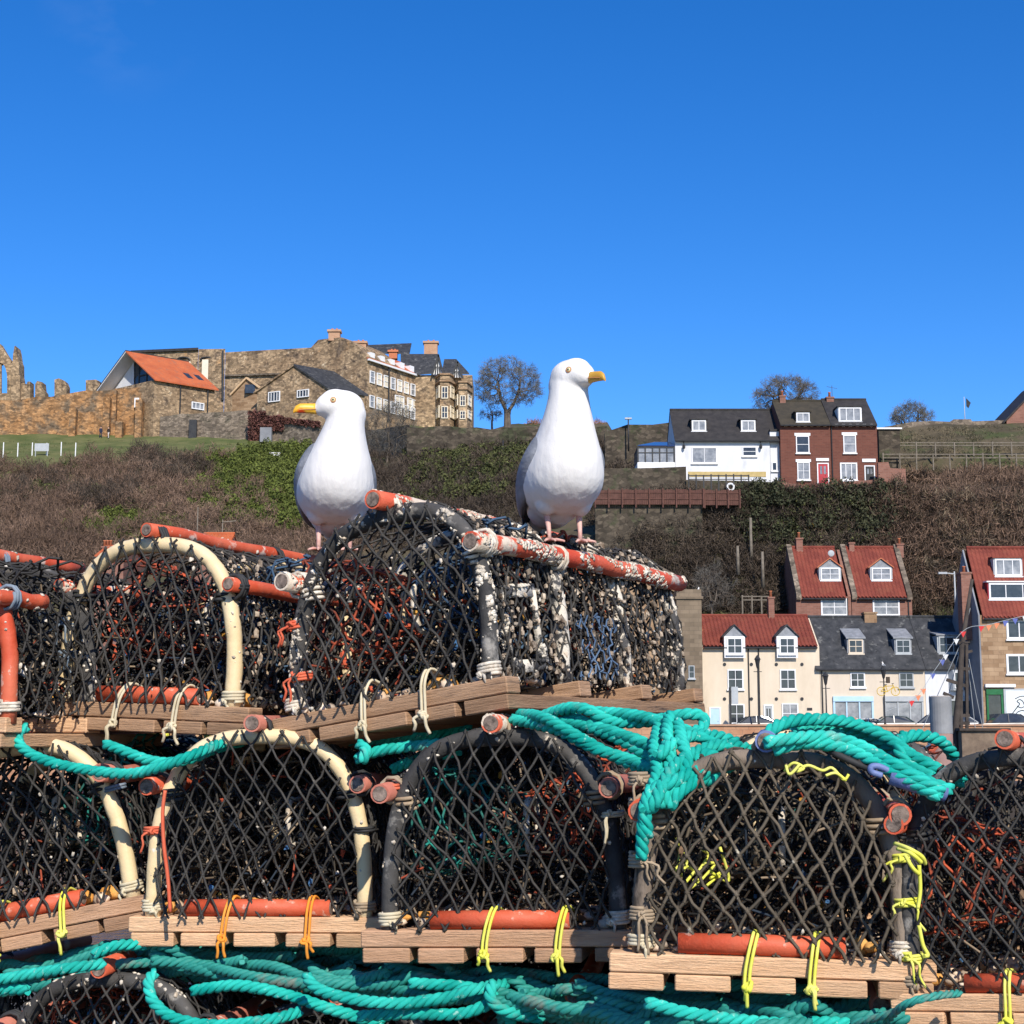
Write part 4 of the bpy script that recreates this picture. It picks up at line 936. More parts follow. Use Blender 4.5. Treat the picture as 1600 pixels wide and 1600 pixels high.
# ------------------------------------------------------------------ trees and scrub
m_bark = mk('bare_bark', (0.075, 0.06, 0.048), (0.14, 0.115, 0.09), 2, .95)
m_twig = mk('bare_twigs', (0.10, 0.09, 0.078), (0.18, 0.165, 0.14), .5, .95)
m_twig_g = mk('greenish_twigs', (0.12, 0.115, 0.095), (0.20, 0.19, 0.16), .5, .95)
def bare_tree(name, label, px, Y, y_base, box, n, trunk_r=.28, group=None, flat=.35, twig=None, trunks=1, y_fork=None, seed=1, twig_len=.7, spread=.9):
    """Bare winter tree: limbs forked towards end points spread through a domed crown, then fine twigs."""
    R = np.random.default_rng(seed)
    x0, x1, y0, y1 = box
    q = P(px, y_base, Y); o = Vector((q.x, Y, q.z)); a, c = P(x0, y1, Y), P(x1, y0, Y)
    rx, hz = (c.x-a.x)/2, c.z-a.z; cx = (a.x+c.x)/2; ry = rx*.8
    r = thing(name, label, 'tree', o, group=group)
    pts = []
    while len(pts) < n:
        v = R.uniform(-1, 1, 3); v[2] = R.uniform(-flat, 1); m = math.sqrt(v[0]**2+v[1]**2+(v[2] if v[2] > 0 else v[2]/max(flat, .01)*.9)**2)
        if .55 < m < 1 and (m > .8 or R.random() < .45):
            k = 1-.13*R.random()*noise.noise(Vector(v*2.3))
            pts.append((cx+v[0]*rx*k, Y+v[1]*ry*k, a.z+hz*(flat+v[2])/(1+flat)*k))
    pts = np.array(pts); Pa, Qa, r0, r1 = [], [], [], []; ends = []
    def grow(p, ix, rad, dep):
        if len(ix) == 1:
            e = pts[ix[0]]; m_ = (p+e)/2+R.normal(0, .12, 3); Pa.extend([p, m_]); Qa.extend([m_, e]); r0.extend([rad, rad*.75]); r1.extend([rad*.75, rad*.5]); ends.append((m_, e)); return
        cen = pts[ix].mean(0); f = .38 if dep else .3; nd = p+(cen-p)*f+R.normal(0, .12+.02*np.linalg.norm(cen-p), 3)
        rr = max(.022, rad*.86); Pa.append(p); Qa.append(nd); r0.append(rad); r1.append(rr)
        d_ = pts[ix]-cen; u_, s_, vt = np.linalg.svd(d_, full_matrices=False); pr = d_ @ vt[0]
        od = np.argsort(pr); h = int(len(ix)*R.uniform(.38, .62)); h = min(max(1, h), len(ix)-1)
        for sub in (ix[od[:h]], ix[od[h:]]): grow(nd, sub, max(.02, trunk_r*math.sqrt(len(sub)/n)*.85), dep+1)
    zf = P(px, y_fork or (y_base*.4+y1*.6), Y).z
    parts_ix = np.arange(n)
    if trunks > 1:
        od = np.argsort(pts[:, 0]); groups = np.array_split(od, trunks)
    else: groups = [parts_ix]
    tp, tq, t0, t1 = [], [], [], []
    for k, g_ in enumerate(groups):
        off = (k-(trunks-1)/2)*spread
        b0 = np.array((o.x+off*.7, Y, o.z-1)); m_ = np.array((o.x+off*.9+R.normal(0, .1), Y, (o.z+zf)/2)); f_ = np.array((o.x+off, Y, zf))
        tr = trunk_r/math.sqrt(trunks); tp += [b0, m_]; tq += [m_, f_]; t0 += [tr*1.15, tr]; t1 += [tr, tr*.9]; grow(f_, g_, tr*.9, 0)
    O = np.array(o)
    seg_obj('trunk', np.array(tp)-O, np.array(tq)-O, t0, t1, m_bark, r, 8)
    seg_obj('limbs', np.array(Pa)-O, np.array(Qa)-O, r0, r1, m_bark, r, 5)
    tP, tQ = [], []
    for m_, e in ends:
        d_ = e-m_; d_ /= max(1e-6, np.linalg.norm(d_))
        for k in range(14):
            s = m_+(e-m_)*R.uniform(.1, 1); v = d_*R.uniform(.2, 1)+R.normal(0, .55, 3); v /= np.linalg.norm(v); t = s+v*twig_len*R.uniform(.4, 1.1)
            tP.append(s); tQ.append(t)
            for _ in range(2):
                v2 = v+R.normal(0, .6, 3); v2 /= np.linalg.norm(v2); s2 = s+(t-s)*R.uniform(.4, .9); tP.append(s2); tQ.append(s2+v2*twig_len*.5*R.uniform(.4, 1))
    seg_obj('crown', np.array(tP)-O, np.array(tQ)-O, .0085, .004, twig or m_twig, r, 3)
    return r
bare_tree('bare_tree', 'large bare tree with a wide rounded crown alone on the skyline', 793, 184, 657, (738, 849, 557, 634), 460, .36, seed=3, trunks=2, y_fork=640, twig=m_twig_g, flat=.45, twig_len=.62, spread=.45)
bare_tree('bare_tree', 'small spindly bush tree left of the big skyline tree', 769, 186, 662, (748, 786, 631, 655), 40, .12, seed=5, twig_len=.5, flat=.2)
bare_tree('bare_tree', 'bare tree with leaning crown rising behind the brown roofed brick house', 1232, 170, 665, (1173, 1284, 587, 642), 260, .4, seed=9, flat=.3, y_fork=640)
bare_tree('bare_tree', 'small bushy tree on the skyline right of the brick houses', 1424, 172, 668, (1388, 1458, 628, 664), 130, .22, seed=11, twig=m_twig_g, flat=.2, trunks=2)
bare_tree('bare_tree', 'dark bare thicket tree right of the left gull', 605, 196, 720, (560, 660, 628, 705), 230, .25, seed=14, flat=.55, trunks=3, twig_len=.9)
bare_tree('bare_tree', 'pale crooked bare tree between chapel gable and cream house', 1113, 131, 1000, (1080, 1150, 880, 950), 60, .16, seed=15, flat=.4)

def scrub(name, label, cat, boxes, mats, twig=True, size=(1.2, 2.4), dens=1.0, seed=0, per=170, wd=.035, leaf=.16, hz=.8, kind='stuff', tl=(.35, .95)):
    """Mounds of many small twigs or leaves standing on the hillside; boxes are photo areas (x0, x1, y0, y1, count)."""
    R = np.random.default_rng(seed); cs = []
    for (x0, x1, y0, y1, n) in boxes:
        for _ in range(int(n*dens)):
            px, py = R.uniform(x0, x1), R.uniform(y0, y1); Y = terr_at(px, py)
            if Y is None or Y < 131.5: continue
            X = (px-800)/(F*cp)*Y; cs.append((X, Y, terr_z(px, Y), R.uniform(*size)))
    cs = np.array(cs); o = cs[:, :3].mean(0); m = len(cs)
    per_i = np.maximum(20, per*(cs[:, 3]/1.8)**2).astype(int); idx = np.repeat(np.arange(m), per_i); N_ = len(idx)
    v = R.normal(0, 1, (N_, 3)); v /= np.linalg.norm(v, axis=1, keepdims=True); v[:, 2] = np.abs(v[:, 2]); rad = R.uniform(.35, 1, (N_, 1))**.5
    s = cs[idx, 3:4]; ctr = cs[idx, :3]+v*rad*s*np.array([1, .8, hz])*(1+.25*np.sin(v[:, :1]*7+idx[:, None])); ctr[:, 2] -= .15
    Vt = []; 
    if twig:
        d = v*.7+R.normal(0, .5, (N_, 3)); d[:, 2] += .35; d /= np.linalg.norm(d, axis=1, keepdims=True); L = R.uniform(tl[0], tl[1], (N_, 1))
        sd_ = np.cross(d, R.normal(0, 1, (N_, 3))); sd_ /= np.linalg.norm(sd_, axis=1, keepdims=True)
        a = ctr-d*L*.5-sd_*wd; b_ = ctr-d*L*.5+sd_*wd; c = ctr+d*L*.5
    else:
        e1 = R.normal(0, 1, (N_, 3)); e1 /= np.linalg.norm(e1, axis=1, keepdims=True); e2 = np.cross(e1, R.normal(0, 1, (N_, 3))); e2 /= np.linalg.norm(e2, axis=1, keepdims=True)
        q = leaf*R.uniform(.6, 1.3, (N_, 1)); a = ctr+e1*q; b_ = ctr-e1*q*.6+e2*q*.8; c = ctr-e1*q*.6-e2*q*.8
    Vv = np.stack([a, b_, c], 1).reshape(-1, 3)-o
    me = np_mesh(name, Vv, np.arange(N_*3).reshape(-1, 3))
    ob = link_mesh(name, me, mats); ob.location = o
    tag(ob, label, cat, None, kind); return ob
m_br1 = mk('brown_scrub', (0.085, 0.054, 0.037), (0.20, 0.13, 0.09), .12, 1, island=.45)
m_br2 = mk('dark_brown_scrub', (0.048, 0.036, 0.027), (0.088, 0.066, 0.048), .2, 1, island=.5)
m_straw = mk('dry_grass', (0.20, 0.16, 0.08), (0.3, 0.24, 0.14), .3, 1, island=.4)
m_gr1 = mk('gorse_green', (0.06, 0.078, 0.013), (0.105, 0.125, 0.025), .3, .9, island=.45)
m_gr2 = mk('dark_ivy_green', (0.026, 0.031, 0.014), (0.062, 0.064, 0.03), .3, .8, island=.5)
m_gr3 = mk('mid_green_brush', (0.045, 0.052, 0.016), (0.085, 0.09, 0.03), .3, .9, island=.45)
m_redcr = mk('red_creeper', (0.085, 0.034, 0.03), (0.16, 0.07, 0.055), .4, 1, island=.4)
scrub('brown_scrub', 'broad bank of bare brown scrub left of the gulls', 'scrub', [(-60, 140, 728, 850, 95), (140, 340, 720, 800, 85), (200, 420, 760, 850, 60), (-60, 120, 800, 905, 130), (60, 420, 850, 900, 90)], m_br1, seed=1, per=300, size=(1.0, 3.1), hz=.95)
scrub('brown_scrub', 'dark rounded mass of bare bushes below the black door', 'scrub', [(205, 330, 716, 758, 26), (20, 90, 745, 790, 10), (120, 200, 775, 800, 9)], m_br2, seed=2, per=320, size=(1.6, 3.4), hz=.95)
scrub('gorse_bank', 'green gorse bank right of the dark rounded bushes', 'bush', [(325, 475, 704, 775, 120), (345, 478, 768, 832, 80), (290, 350, 765, 805, 16)], m_gr1, False, seed=3, per=460, size=(1.0, 2.6))
scrub('green_hedge', 'low bright green hedge band behind the cream hooped creel', 'hedge', [(78, 285, 803, 848, 120)], m_gr1, False, seed=4, per=420, size=(1.0, 1.7), leaf=.13)
scrub('brown_scrub', 'tangle of grey brown bare bushes between the two gulls', 'scrub', [(560, 830, 745, 860, 260), (560, 700, 705, 760, 80), (640, 960, 694, 745, 150), (830, 960, 740, 800, 110)], m_br2, seed=5, per=250)
scrub('brown_scrub', 'grey brown bare bushes under the left gull', 'scrub', [(400, 570, 800, 880, 120), (230, 420, 835, 880, 50)], m_br1, seed=15, per=250, size=(1, 1.8))
scrub('green_brush', 'dark green brush below the crest wall between the gulls', 'bush', [(650, 835, 704, 756, 120), (680, 790, 750, 785, 36)], m_gr3, False, seed=6, per=380, size=(.9, 2.3))
scrub('rough_grass', 'tufts of dry grass and moss between the bushes of the bank', 'grass', [(-60, 30, 706, 728, 26), (60, 330, 800, 850, 40), (640, 840, 765, 800, 50), (960, 1150, 790, 870, 30)], m_straw, seed=7, per=130, size=(.5, 1.1), hz=.5, tl=(.2, .5))
scrub('dark_scrub', 'dark bare thicket on the steep slope right of the right gull', 'scrub', [(945, 1110, 825, 960, 200), (930, 1150, 784, 850, 200), (945, 1060, 735, 765, 40), (1080, 1240, 860, 970, 130)], m_br2, seed=8, per=230, size=(.9, 1.8))
scrub('ivy_slope', 'dark ivy covering the cliff under the red brick houses', 'ivy', [(1168, 1216, 762, 806, 14), (1225, 1262, 788, 806, 5), (1305, 1350, 780, 806, 7), (1350, 1395, 766, 806, 9), (1335, 1385, 815, 862, 11), (1160, 1190, 815, 850, 6), (1215, 1255, 832, 858, 6), (1262, 1296, 806, 830, 4)], m_gr2, False, seed=9, per=420, size=(1.0, 2.3), leaf=.13)
scrub('green_brush', 'mid green brush patches on the cliff under the brick houses', 'bush', [(1150, 1400, 775, 900, 26), (1205, 1250, 835, 880, 18), (1240, 1330, 790, 830, 14)], m_gr3, False, seed=21, per=260, size=(.6, 1.6), leaf=.12)
scrub('dark_scrub', 'grey bare twigs standing out of the dark ivy', 'scrub', [(1140, 1420, 766, 905, 480)], m_br2, seed=10, per=170, size=(.9, 1.6))
scrub('brown_scrub', 'russet bare scrub on the right slope above the stone house', 'scrub', [(1390, 1640, 752, 960, 300), (1470, 1640, 740, 765, 40), (1370, 1420, 800, 900, 40)], m_br1, seed=11, per=230, size=(.8, 2.3))
scrub('dark_scrub', 'dark patches of brush within the russet right slope', 'scrub', [(1395, 1520, 850, 970, 110), (1430, 1640, 750, 880, 120)], m_br2, seed=12, per=240, size=(.9, 1.7))
scrub('rough_grass', 'rough olive grass on the terraced field right of the brick houses', 'grass', [(1395, 1640, 668, 735, 230), (1370, 1420, 735, 750, 20)], mk('olive_grass', (0.085, 0.072, 0.042), (0.145, 0.122, 0.075), .3, 1, island=.4), seed=13, per=110, size=(.5, 1.2), hz=.45, tl=(.2, .5))
scrub('yellow_gorse', 'patch of yellow flowering gorse above the brick chimney', 'bush', [(1254, 1272, 835, 850, 10)], mk('gorse_yellow', (0.13, 0.085, 0.012), (0.22, 0.15, 0.02), .5, .9, island=.4), False, seed=16, per=160, size=(.6, 1.0), leaf=.1)
scrub('brown_scrub', 'reddish brown growth along the crest behind the dark wall', 'scrub', [(640, 860, 652, 662, 60), (830, 950, 645, 664, 40)], mk('russet_crest', (0.22, 0.10, 0.055), (0.33, 0.17, 0.10), .3, 1, island=.4), seed=17, per=150, size=(.7, 1.4))
scrub('grass_tufts', 'short green and straw grass tufts on the bank below the abbey wall', 'grass', [(-60, 440, 688, 716, 330)], mk('bank_grass', (0.07, 0.085, 0.024), (0.15, 0.14, 0.06), .25, 1, island=.4), seed=23, per=70, size=(.35, .9), hz=.35, tl=(.12, .3))
scrub('dark_bush', 'scattered dark green bushes among the brown scrub on the left bank', 'bush', [(-60, 340, 735, 800, 15), (560, 700, 760, 840, 10)], m_gr3, False, seed=31, per=420, size=(1.2, 2.4))
scrub('pale_scrub', 'pale straw coloured bramble patches on the left bank', 'scrub', [(-60, 340, 735, 845, 26), (1400, 1620, 780, 930, 26)], mk('pale_bramble', (0.15, 0.11, 0.07), (0.27, 0.21, 0.14), .2, 1, island=.4), seed=32, per=260, size=(1.0, 2.2))
scrub('green_brush', 'dark green brush along the foot of the crest wall', 'bush', [(640, 950, 696, 716, 90)], m_gr3, False, seed=33, per=300, size=(.7, 1.6))
scrub('dark_scrub', 'bare scrub on the lower slope hidden behind the creels', 'scrub', [(-60, 940, 880, 1060, 300)], m_br2, seed=34, per=170, size=(1.2, 2.6))
# creeper hugging the garden wall
R = np.random.default_rng(20); ctr = []
for _ in range(2600):
    px = R.uniform(388, 442); py = R.uniform(642, 690) if px < 415 else R.uniform(650, 672)
    Y = np.interp(px, [394, 440, 520], [234, 232, 225])-.25-R.uniform(0, .3); q = P(px, py, Y); ctr.append(q)
for _ in range(900):
    px = R.uniform(440, 500); py = 655+(px-440)*.12+R.uniform(-3, 5); q = P(px, py, np.interp(px, [440, 520], [232, 225])-.3); ctr.append(q)
ctr = np.array(ctr); o = ctr.mean(0); N_ = len(ctr); e1 = R.normal(0, .16, (N_, 3)); e2 = R.normal(0, .16, (N_, 3))
ob = link_mesh('red_creeper', np_mesh('red_creeper', np.stack([ctr+e1, ctr+e2, ctr-e1*.6-e2*.6], 1).reshape(-1, 3)-o, np.arange(3*N_).reshape(-1, 3)), m_redcr); ob.location = o
tag(ob, 'dark red creeper over the left end of the garden wall', 'creeper')

# ------------------------------------------------------------------ street furniture, cars, harbour objects
m_tyre = mk('tyre_rubber', (.015, .015, .015), None, 5, .9); m_rim = mk('alloy_rim', (.3, .3, .31), None, 5, .4, metal=.8); m_lampg = mk('headlight_glass', (.6, .6, .6), None, 5, .2)
def car(label, px, col, side=True, big=1.0, Y=118.2):
    """Parked car seen from the side, nose to the left; body lofted from cross sections."""
    mt = mk('car_paint_%s' % col[0], col[1], None, 3, .25, spec=.6); g0 = P(px, 1150, Y)
    r = thing('parked_car', label, 'car', (g0.x, Y, ZST+.03), group='cars parked along the harbour street'); Lh = 2.1*big; W = .86; H_ = 1.47*big
    prof = [(-Lh, .35, .62), (-Lh+.12, .28, .78), (-Lh+.9, .25, .92), (-.35, .25, .95), (.9, .25, .97), (Lh-.25, .28, .98), (Lh, .38, .75)]
    b_ = MB(); vs = []; fs = []
    for x, z0, z1 in prof:
        for y, z in ((-W+.06, z0), (-W, (z0+z1)/2), (-W+.1, z1), (W-.1, z1), (W, (z0+z1)/2), (W-.06, z0)): vs.append((x, y, z))
    for i in range(len(prof)-1):
        for k in range(6): fs.append((i*6+k, i*6+(k+1) % 6, (i+1)*6+(k+1) % 6, (i+1)*6+k))
    fs += [tuple(range(6)), tuple(range(36, 42))[::-1]]; b_.add(vs, fs); b_.build('body', mt, r, bevel=.03)
    cab = [(-.95, .945, .74), (-.25, H_-.06, .6), (.55, H_, .6), (1.2, H_-.08, .6), (Lh-.3, .975, .72)]
    vs = []; fs = []
    for x, z, hw in cab: vs += [(x, -hw, z), (x, hw, z)]
    n = len(cab)
    g = MB(); g.add(vs, [(2*i, 2*i+1, 2*i+3, 2*i+2) for i in range(n-1)]+[tuple(range(0, 2*n, 2)), tuple(range(1, 2*n, 2))[::-1], (0, 2*n-2, 2*n-1, 1)]); g.build('windows', m_pane, r)
    g = MB()
    for i in (1, 2): a, c = cab[i], cab[i+1]; g.add([(a[0], -a[2]-.01, a[1]+.012), (c[0], -c[2]-.01, c[1]+.012), (c[0], c[2]+.01, c[1]+.012), (a[0], a[2]+.01, a[1]+.012), (a[0], -a[2]-.01, a[1]-.03), (c[0], -c[2]-.01, c[1]-.03), (c[0], c[2]+.01, c[1]-.03), (a[0], a[2]+.01, a[1]-.03)], [(0, 1, 2, 3), (4, 5, 6, 7), (0, 1, 5, 4), (2, 3, 7, 6), (0, 3, 7, 4), (1, 2, 6, 5)])
    for x0, z0, x1, z1, h0, h1 in ((-.95, .95, -.25, H_-.05, .75, .61), (.3, .97, .3, H_, .76, .61), (Lh-.3, .98, 1.2, H_-.07, .73, .61)):
        for sy in (-1, 1): g.bar((x0, sy*h0, z0), (x1, sy*h1, z1), .05, .07)
    g.build('roof', mt, r)
    for x in (-Lh+.75, Lh-.75):
        for sy in (-1, 1):
            ty = MB().tube([(x, sy*(W-.2), .31), (x, sy*(W+.01), .31)], .31, 14).build('tyre', m_tyre, r)
            MB().tube([(x, sy*(W+.011), .31), (x, sy*(W+.03), .31)], .19, 12).build('rim', m_rim, ty)
    for sy in (-1, 1): MB().ball((-Lh+.1, sy*.6, .68), (.1, .18, .08), 8, 5).build('headlight', m_lampg, r)
    return r
car('black car parked in front of the cream house', 1174, ('black', (.012, .012, .015)))
car('dark green car parked before the blue shopfront', 1388, ('green', (.012, .03, .025)))
car('dark blue car parked before the white cottage', 1458, ('blue', (.015, .02, .045)), big=1.08)
car('white car parked low beside the blue shopfront', 1348, ('white', (.6, .6, .6)), big=.88, Y=119.2)
car('black car parked before the green shop', 1566, ('graphite', (.03, .03, .034)), big=1.12, Y=117.4)
car('silver car parked behind the mooring post', 1488, ('silver', (.4, .41, .42)), Y=120)
def lamp_post(label, px, y_top, Y=116.2):
    r = thing('street_lamp', label, 'lamp', (P(px, 1100, Y).x, Y, ZST+.03), group='old lanterns along the harbour wall'); zt = ZP(y_top, Y)-ZST
    MB().tube([(0, 0, 0), (0, 0, .9), (0, 0, .92), (0, 0, zt-1.0)], [.11, .1, .06, .045], 10).build('pole', m_dpaint, r, True)
    MB().tube([(0, 0, zt-1.0), (0, 0, zt-.9), (0, 0, zt-.35)], [.05, .1, .2], 8).build('lantern', m_dpaint, r)
    MB().tube([(0, 0, zt-.34), (0, 0, zt-.12), (0, 0, zt)], [.26, .12, .02], 8).build('lamp_shade', m_dpaint, r)
    MB().box(-.3, .3, -.025, .025, zt-1.25, zt-1.2).build('ladder_bar', m_dpaint, r)
    return r
lamp_post('black lantern post left of the blue shopfront', 1291, 1050); lamp_post('black lantern post carrying the yellow bicycle', 1382, 1040)
lamp_post('black lantern post before the middle of the cream house, seen against its wall', 1185, 1024)
# yellow bicycle hung on the lamp post
Yb = 115.9; r = thing('bicycle', 'yellow bicycle hung high on a lantern post', 'bicycle', P(1388, 1078, Yb)); bx = r.location; m_yel = mk('yellow_bike_paint', (.5, .33, .03), (.6, .4, .05), 4, .5)
for sx in (-.52, .52):
    wv = [(sx+.31*math.cos(t), 0, -.1+.31*math.sin(t)) for t in np.linspace(0, 2*math.pi, 21)]; wh = MB().tube(wv, .028, 6, caps=False).build('wheel', m_yel, r)
    g = MB()
    for t in np.linspace(0, math.pi, 5)[:-1]: g.tube([(sx+.3*math.cos(t), 0, -.1+.3*math.sin(t)), (sx-.3*math.cos(t), 0, -.1-.3*math.sin(t))], .006, 4)
    g.build('spokes', m_yel, wh)
g = MB()
for a, c in (((-.52, 0, -.1), (-.05, 0, -.12)), ((-.52, 0, -.1), (-.2, 0, .3)), ((-.05, 0, -.12), (-.2, 0, .34)), ((-.18, 0, .27), (.35, 0, .3)), ((-.05, 0, -.12), (.36, 0, .22)), ((.52, 0, -.1), (.33, 0, .42))): g.tube([a, c], .03, 6)
g.build('frame', m_yel, r); MB().tube([(.33, -.25, .46), (.33, .25, .46)], .025, 6).build('handlebar', m_dpaint, r); MB().ball((-.2, 0, .37), (.14, .07, .04), 8, 5).build('saddle', m_dpaint, r)
MB().box(-.12, .12, -.12, .12, .5, .95).build('flower_basket', m_br2, r)
# information board on a post before the cream house
Yn = 115.6; r = thing('sign_post', 'grey sign box on a post before the cream house', 'sign', P(1142, 1151, Yn)); q = r.location; z0 = q.z
MB(q).box(q.x-.08, q.x+.08, Yn, Yn+.12, ZST, ZP(1074, Yn)).build('post', m_dpaint, r)
a, c = P(1143, 1100, Yn), P(1153, 1073, Yn); MB(q).box(q.x+.1, c.x, Yn-.02, Yn+.1, a.z, c.z).build('board', m_gpaint, r)

# mooring pile
Yp = 27; q = P(1473, 1190, Yp); r = thing('mooring_pile', 'thick grey steel mooring pile with rusty foot in the harbour', 'pile', (q.x, Yp, -3.0)); rad = 16.5/F*Yp; zt = ZP(1089, Yp)+3
MB().tube([(0, 0, -2), (0, 0, zt-.62)], rad, 24).build('rusty_shaft', mk('rusty_steel', (.2, .12, .1), (.3, .19, .16), 3, .8), r, True)
MB().tube([(0, 0, zt-.618), (0, 0, zt)], rad+.004, 24).build('grey_sleeve', mk('galvanised', (.2, .2, .2), (.27, .27, .27), 3, .6), r)
MB().tube([(0, 0, zt+.001), (0, 0, zt+.02)], [rad*.96, rad*.8], 24).build('cap', mk('bird_lime', (.4, .36, .32), (.25, .23, .2), 6, .9), r)
# fishing boat behind the creels: hull hidden, wheelhouse frame and mast in view
Yb = 30.0; q = P(1512, 1187, Yb); r = thing('fishing_boat', 'weathered wooden fishing boat with gallows frame and leaning mast', 'boat', (q.x, Yb, -2.3)); o = r.location
m_bw = mk('weathered_boat_wood', (.12, .085, .06), (.22, .16, .11), 5, .85, bump=.4, bscale=30); m_bd = mk('dark_boat_timber', (.035, .028, .024), (.07, .055, .045), 5, .85)
hs_ = [(-3.0, .25, 2.75), (-2.2, 1.0, 2.55), (0, 1.35, 2.35), (2.4, 1.25, 2.35), (3.2, .95, 2.45)]; vs = []; fs = []
for x, hw, z in hs_: vs += [(x, -hw, z), (x, -hw*.75, .4), (x, 0, -.5), (x, hw*.75, .4), (x, hw, z)]
for i in range(4):
    for k in range(4): fs.append((i*5+k, i*5+k+1, (i+1)*5+k+1, (i+1)*5+k))
fs += [tuple(range(5)), tuple(range(20, 25))[::-1]]
fs += [(i*5, (i+1)*5, (i+1)*5+4, i*5+4) for i in range(4)]
MB().add(vs, fs).build('hull', m_bd, r)
def bl(px, py, dy=0): return P(px, py, Yb+dy)-o
a, c = bl(1497, 1184), bl(1566, 1142); MB().box(a.x, c.x, -.3, .5, 2.37, c.z).build('wheelhouse', m_bw, r)
MB().box(a.x-.05, c.x+.05, -.36, .56, c.z+.002, c.z+.05).build('wheelhouse_roof', m_bd, r)
g = MB(); p0, p1, p2 = bl(1492, 1150), bl(1500, 1068), bl(1519, 905)
g.tube([(p0.x, 0, 2.38), p0, p1, bl(1503, 1010), p2], [.07, .07, .06, .05, .03], 8); g.build('mast', m_bd, r, True)
g = MB(); g.bar(bl(1479, 1062), bl(1513, 1073), .05, .06); g.bar(bl(1474, 1083), bl(1490, 1090), .05, .06); g.bar(bl(1508, 1020), bl(1519, 1017), .04, .05); g.build('crossbars', m_bd, r)
g = MB()
for x in (1502, 1511): g.bar(bl(x, 1142), bl(x-1, 1008), .06, .05)
for y in (1005, 1045, 1118, 1130): g.bar(bl(1497, y), bl(1515, y), .05, .06)
g.build('gallows_frame', m_bd, r)
g = MB()
for (x0, y0), (x1, y1) in (((1496, 1140), (1504, 1012)), ((1510, 1015), (1524, 1140)), ((1500, 1008), (1440, 1142)), ((1514, 1030), (1536, 1140)), ((1516, 950), (1468, 1142))): g.tube([bl(x0, y0), bl(x1, y1, .6)], .008, 4)
g.build('rigging', m_gpaint, r)
# fish crate and timber clutter on the quay behind the creels (right)
# bunting from the mast
flagc = [mk('bunting_%d' % k, c_, None, 4, .8) for k, c_ in enumerate(((.65, .05, .05), (.7, .7, .68), (.12, .15, .4), (.75, .25, .12)))]
Yf = 29.6
line = spline([P(1383, 1112, Yf), P(1430, 1090, Yf), P(1462, 1045, Yf), P(1505, 986, Yf), P(1545, 976, Yf), P(1602, 962, Yf), P(1680, 948, Yf)], 8)
r = thing('bunting', 'string of small red white and blue pennants on the boat rigging', 'bunting', line[0]); o = r.location
MB(o).tube(line, .005, 5).build('cord', m_gpaint, r)
for k, (px, py) in enumerate(((1421, 1095), (1430, 1085), (1439, 1076), (1456, 1052), (1474, 1028), (1480, 1018), (1497, 997), (1506, 984), (1532, 977), (1546, 974), (1560, 971), (1573, 968), (1588, 964), (1598, 960))):
    q = P(px, py, Yf); q = min(line, key=lambda v: (v-q).length); d_ = random.uniform(-.3, .3); s_ = .055
    MB(o).prism([q+Vector((-s_, 0, -.01)), q+Vector((s_, 0, -.01)), q+Vector((d_*s_, .02, -.12))], (0, .004, 0)).build('pennant', flagc[(k*3+k//2) % 4], r)
# ------------------------------------------------------------------ creels
LICH = ((0.62, 0.58, 0.48), 26, 0.60, 0.03)
m_net = mk('black_net_twine', (0.02, 0.019, 0.018), (0.058, 0.053, 0.046), 9, .75, spots=[((0.16, 0.145, 0.12), 22, .66, .06)])
m_netb = mk('brown_net_twine', (0.062, 0.05, 0.035), (0.13, 0.105, 0.075), 14, .85, spots=[((0.4, 0.36, 0.28), 30, .66, .05)])
m_netblue = mk('blue_net_twine', (0.02, 0.045, 0.085), (0.06, 0.11, 0.17), 12, .8)
m_netor = mk('orange_net_twine', (0.05, 0.02, 0.015), (0.46, 0.085, 0.035), 16, .8, lo=.42, hi=.6)
m_netteal = mk('teal_net_twine', (0.015, 0.03, 0.03), (0.02, 0.25, 0.2), 14, .8, lo=.42, hi=.62)
m_netyel = mk('yellow_net_twine', (0.5, 0.45, 0.04), (0.6, 0.55, 0.08), 12, .8)
m_pipe_r = mk('red_plastic_pipe', (0.48, 0.062, 0.022), (0.58, 0.14, 0.07), 7, .6, spots=[((0.62, 0.47, 0.38), 13, .60, .04), ((0.15, 0.055, 0.035), 8, .62, .08), ((0.6, 0.3, 0.22), 30, .6, .05)], bump=.35, bscale=60)
m_pipe_rb = mk('encrusted_red_pipe', (0.50, 0.06, 0.025), (0.6, 0.14, 0.07), 6, .65, spots=[((0.60, 0.50, 0.39), 11, .50, .04), ((0.2, 0.14, 0.1), 17, .63, .04)], bump=.7, bscale=70)
m_pipe_p = mk('faded_pink_pipe', (0.40, 0.12, 0.08), (0.5, 0.2, 0.14), 7, .6, spots=[((0.6, 0.5, 0.42), 16, .6, .05)], bump=.4, bscale=60)
m_pipe_c = mk('cream_plastic_pipe', (0.66, 0.50, 0.27), (0.72, 0.58, 0.36), 6, .5, spots=[((0.38, 0.27, 0.15), 10, .64, .08), ((0.72, 0.66, 0.55), 18, .66, .04)], bump=.25, bscale=60)
m_pipe_k = mk('black_rubber_hose', (0.028, 0.027, 0.026), (0.085, 0.08, 0.074), 8, .8, spots=[((0.27, 0.25, 0.22), 16, .57, .08)], bump=.5, bscale=60)
m_pipe_kb = mk('encrusted_black_hose', (0.03, 0.03, 0.032), (0.09, 0.085, 0.08), 8, .75, spots=[((0.60, 0.54, 0.44), 15, .49, .04)], bump=.7, bscale=70)
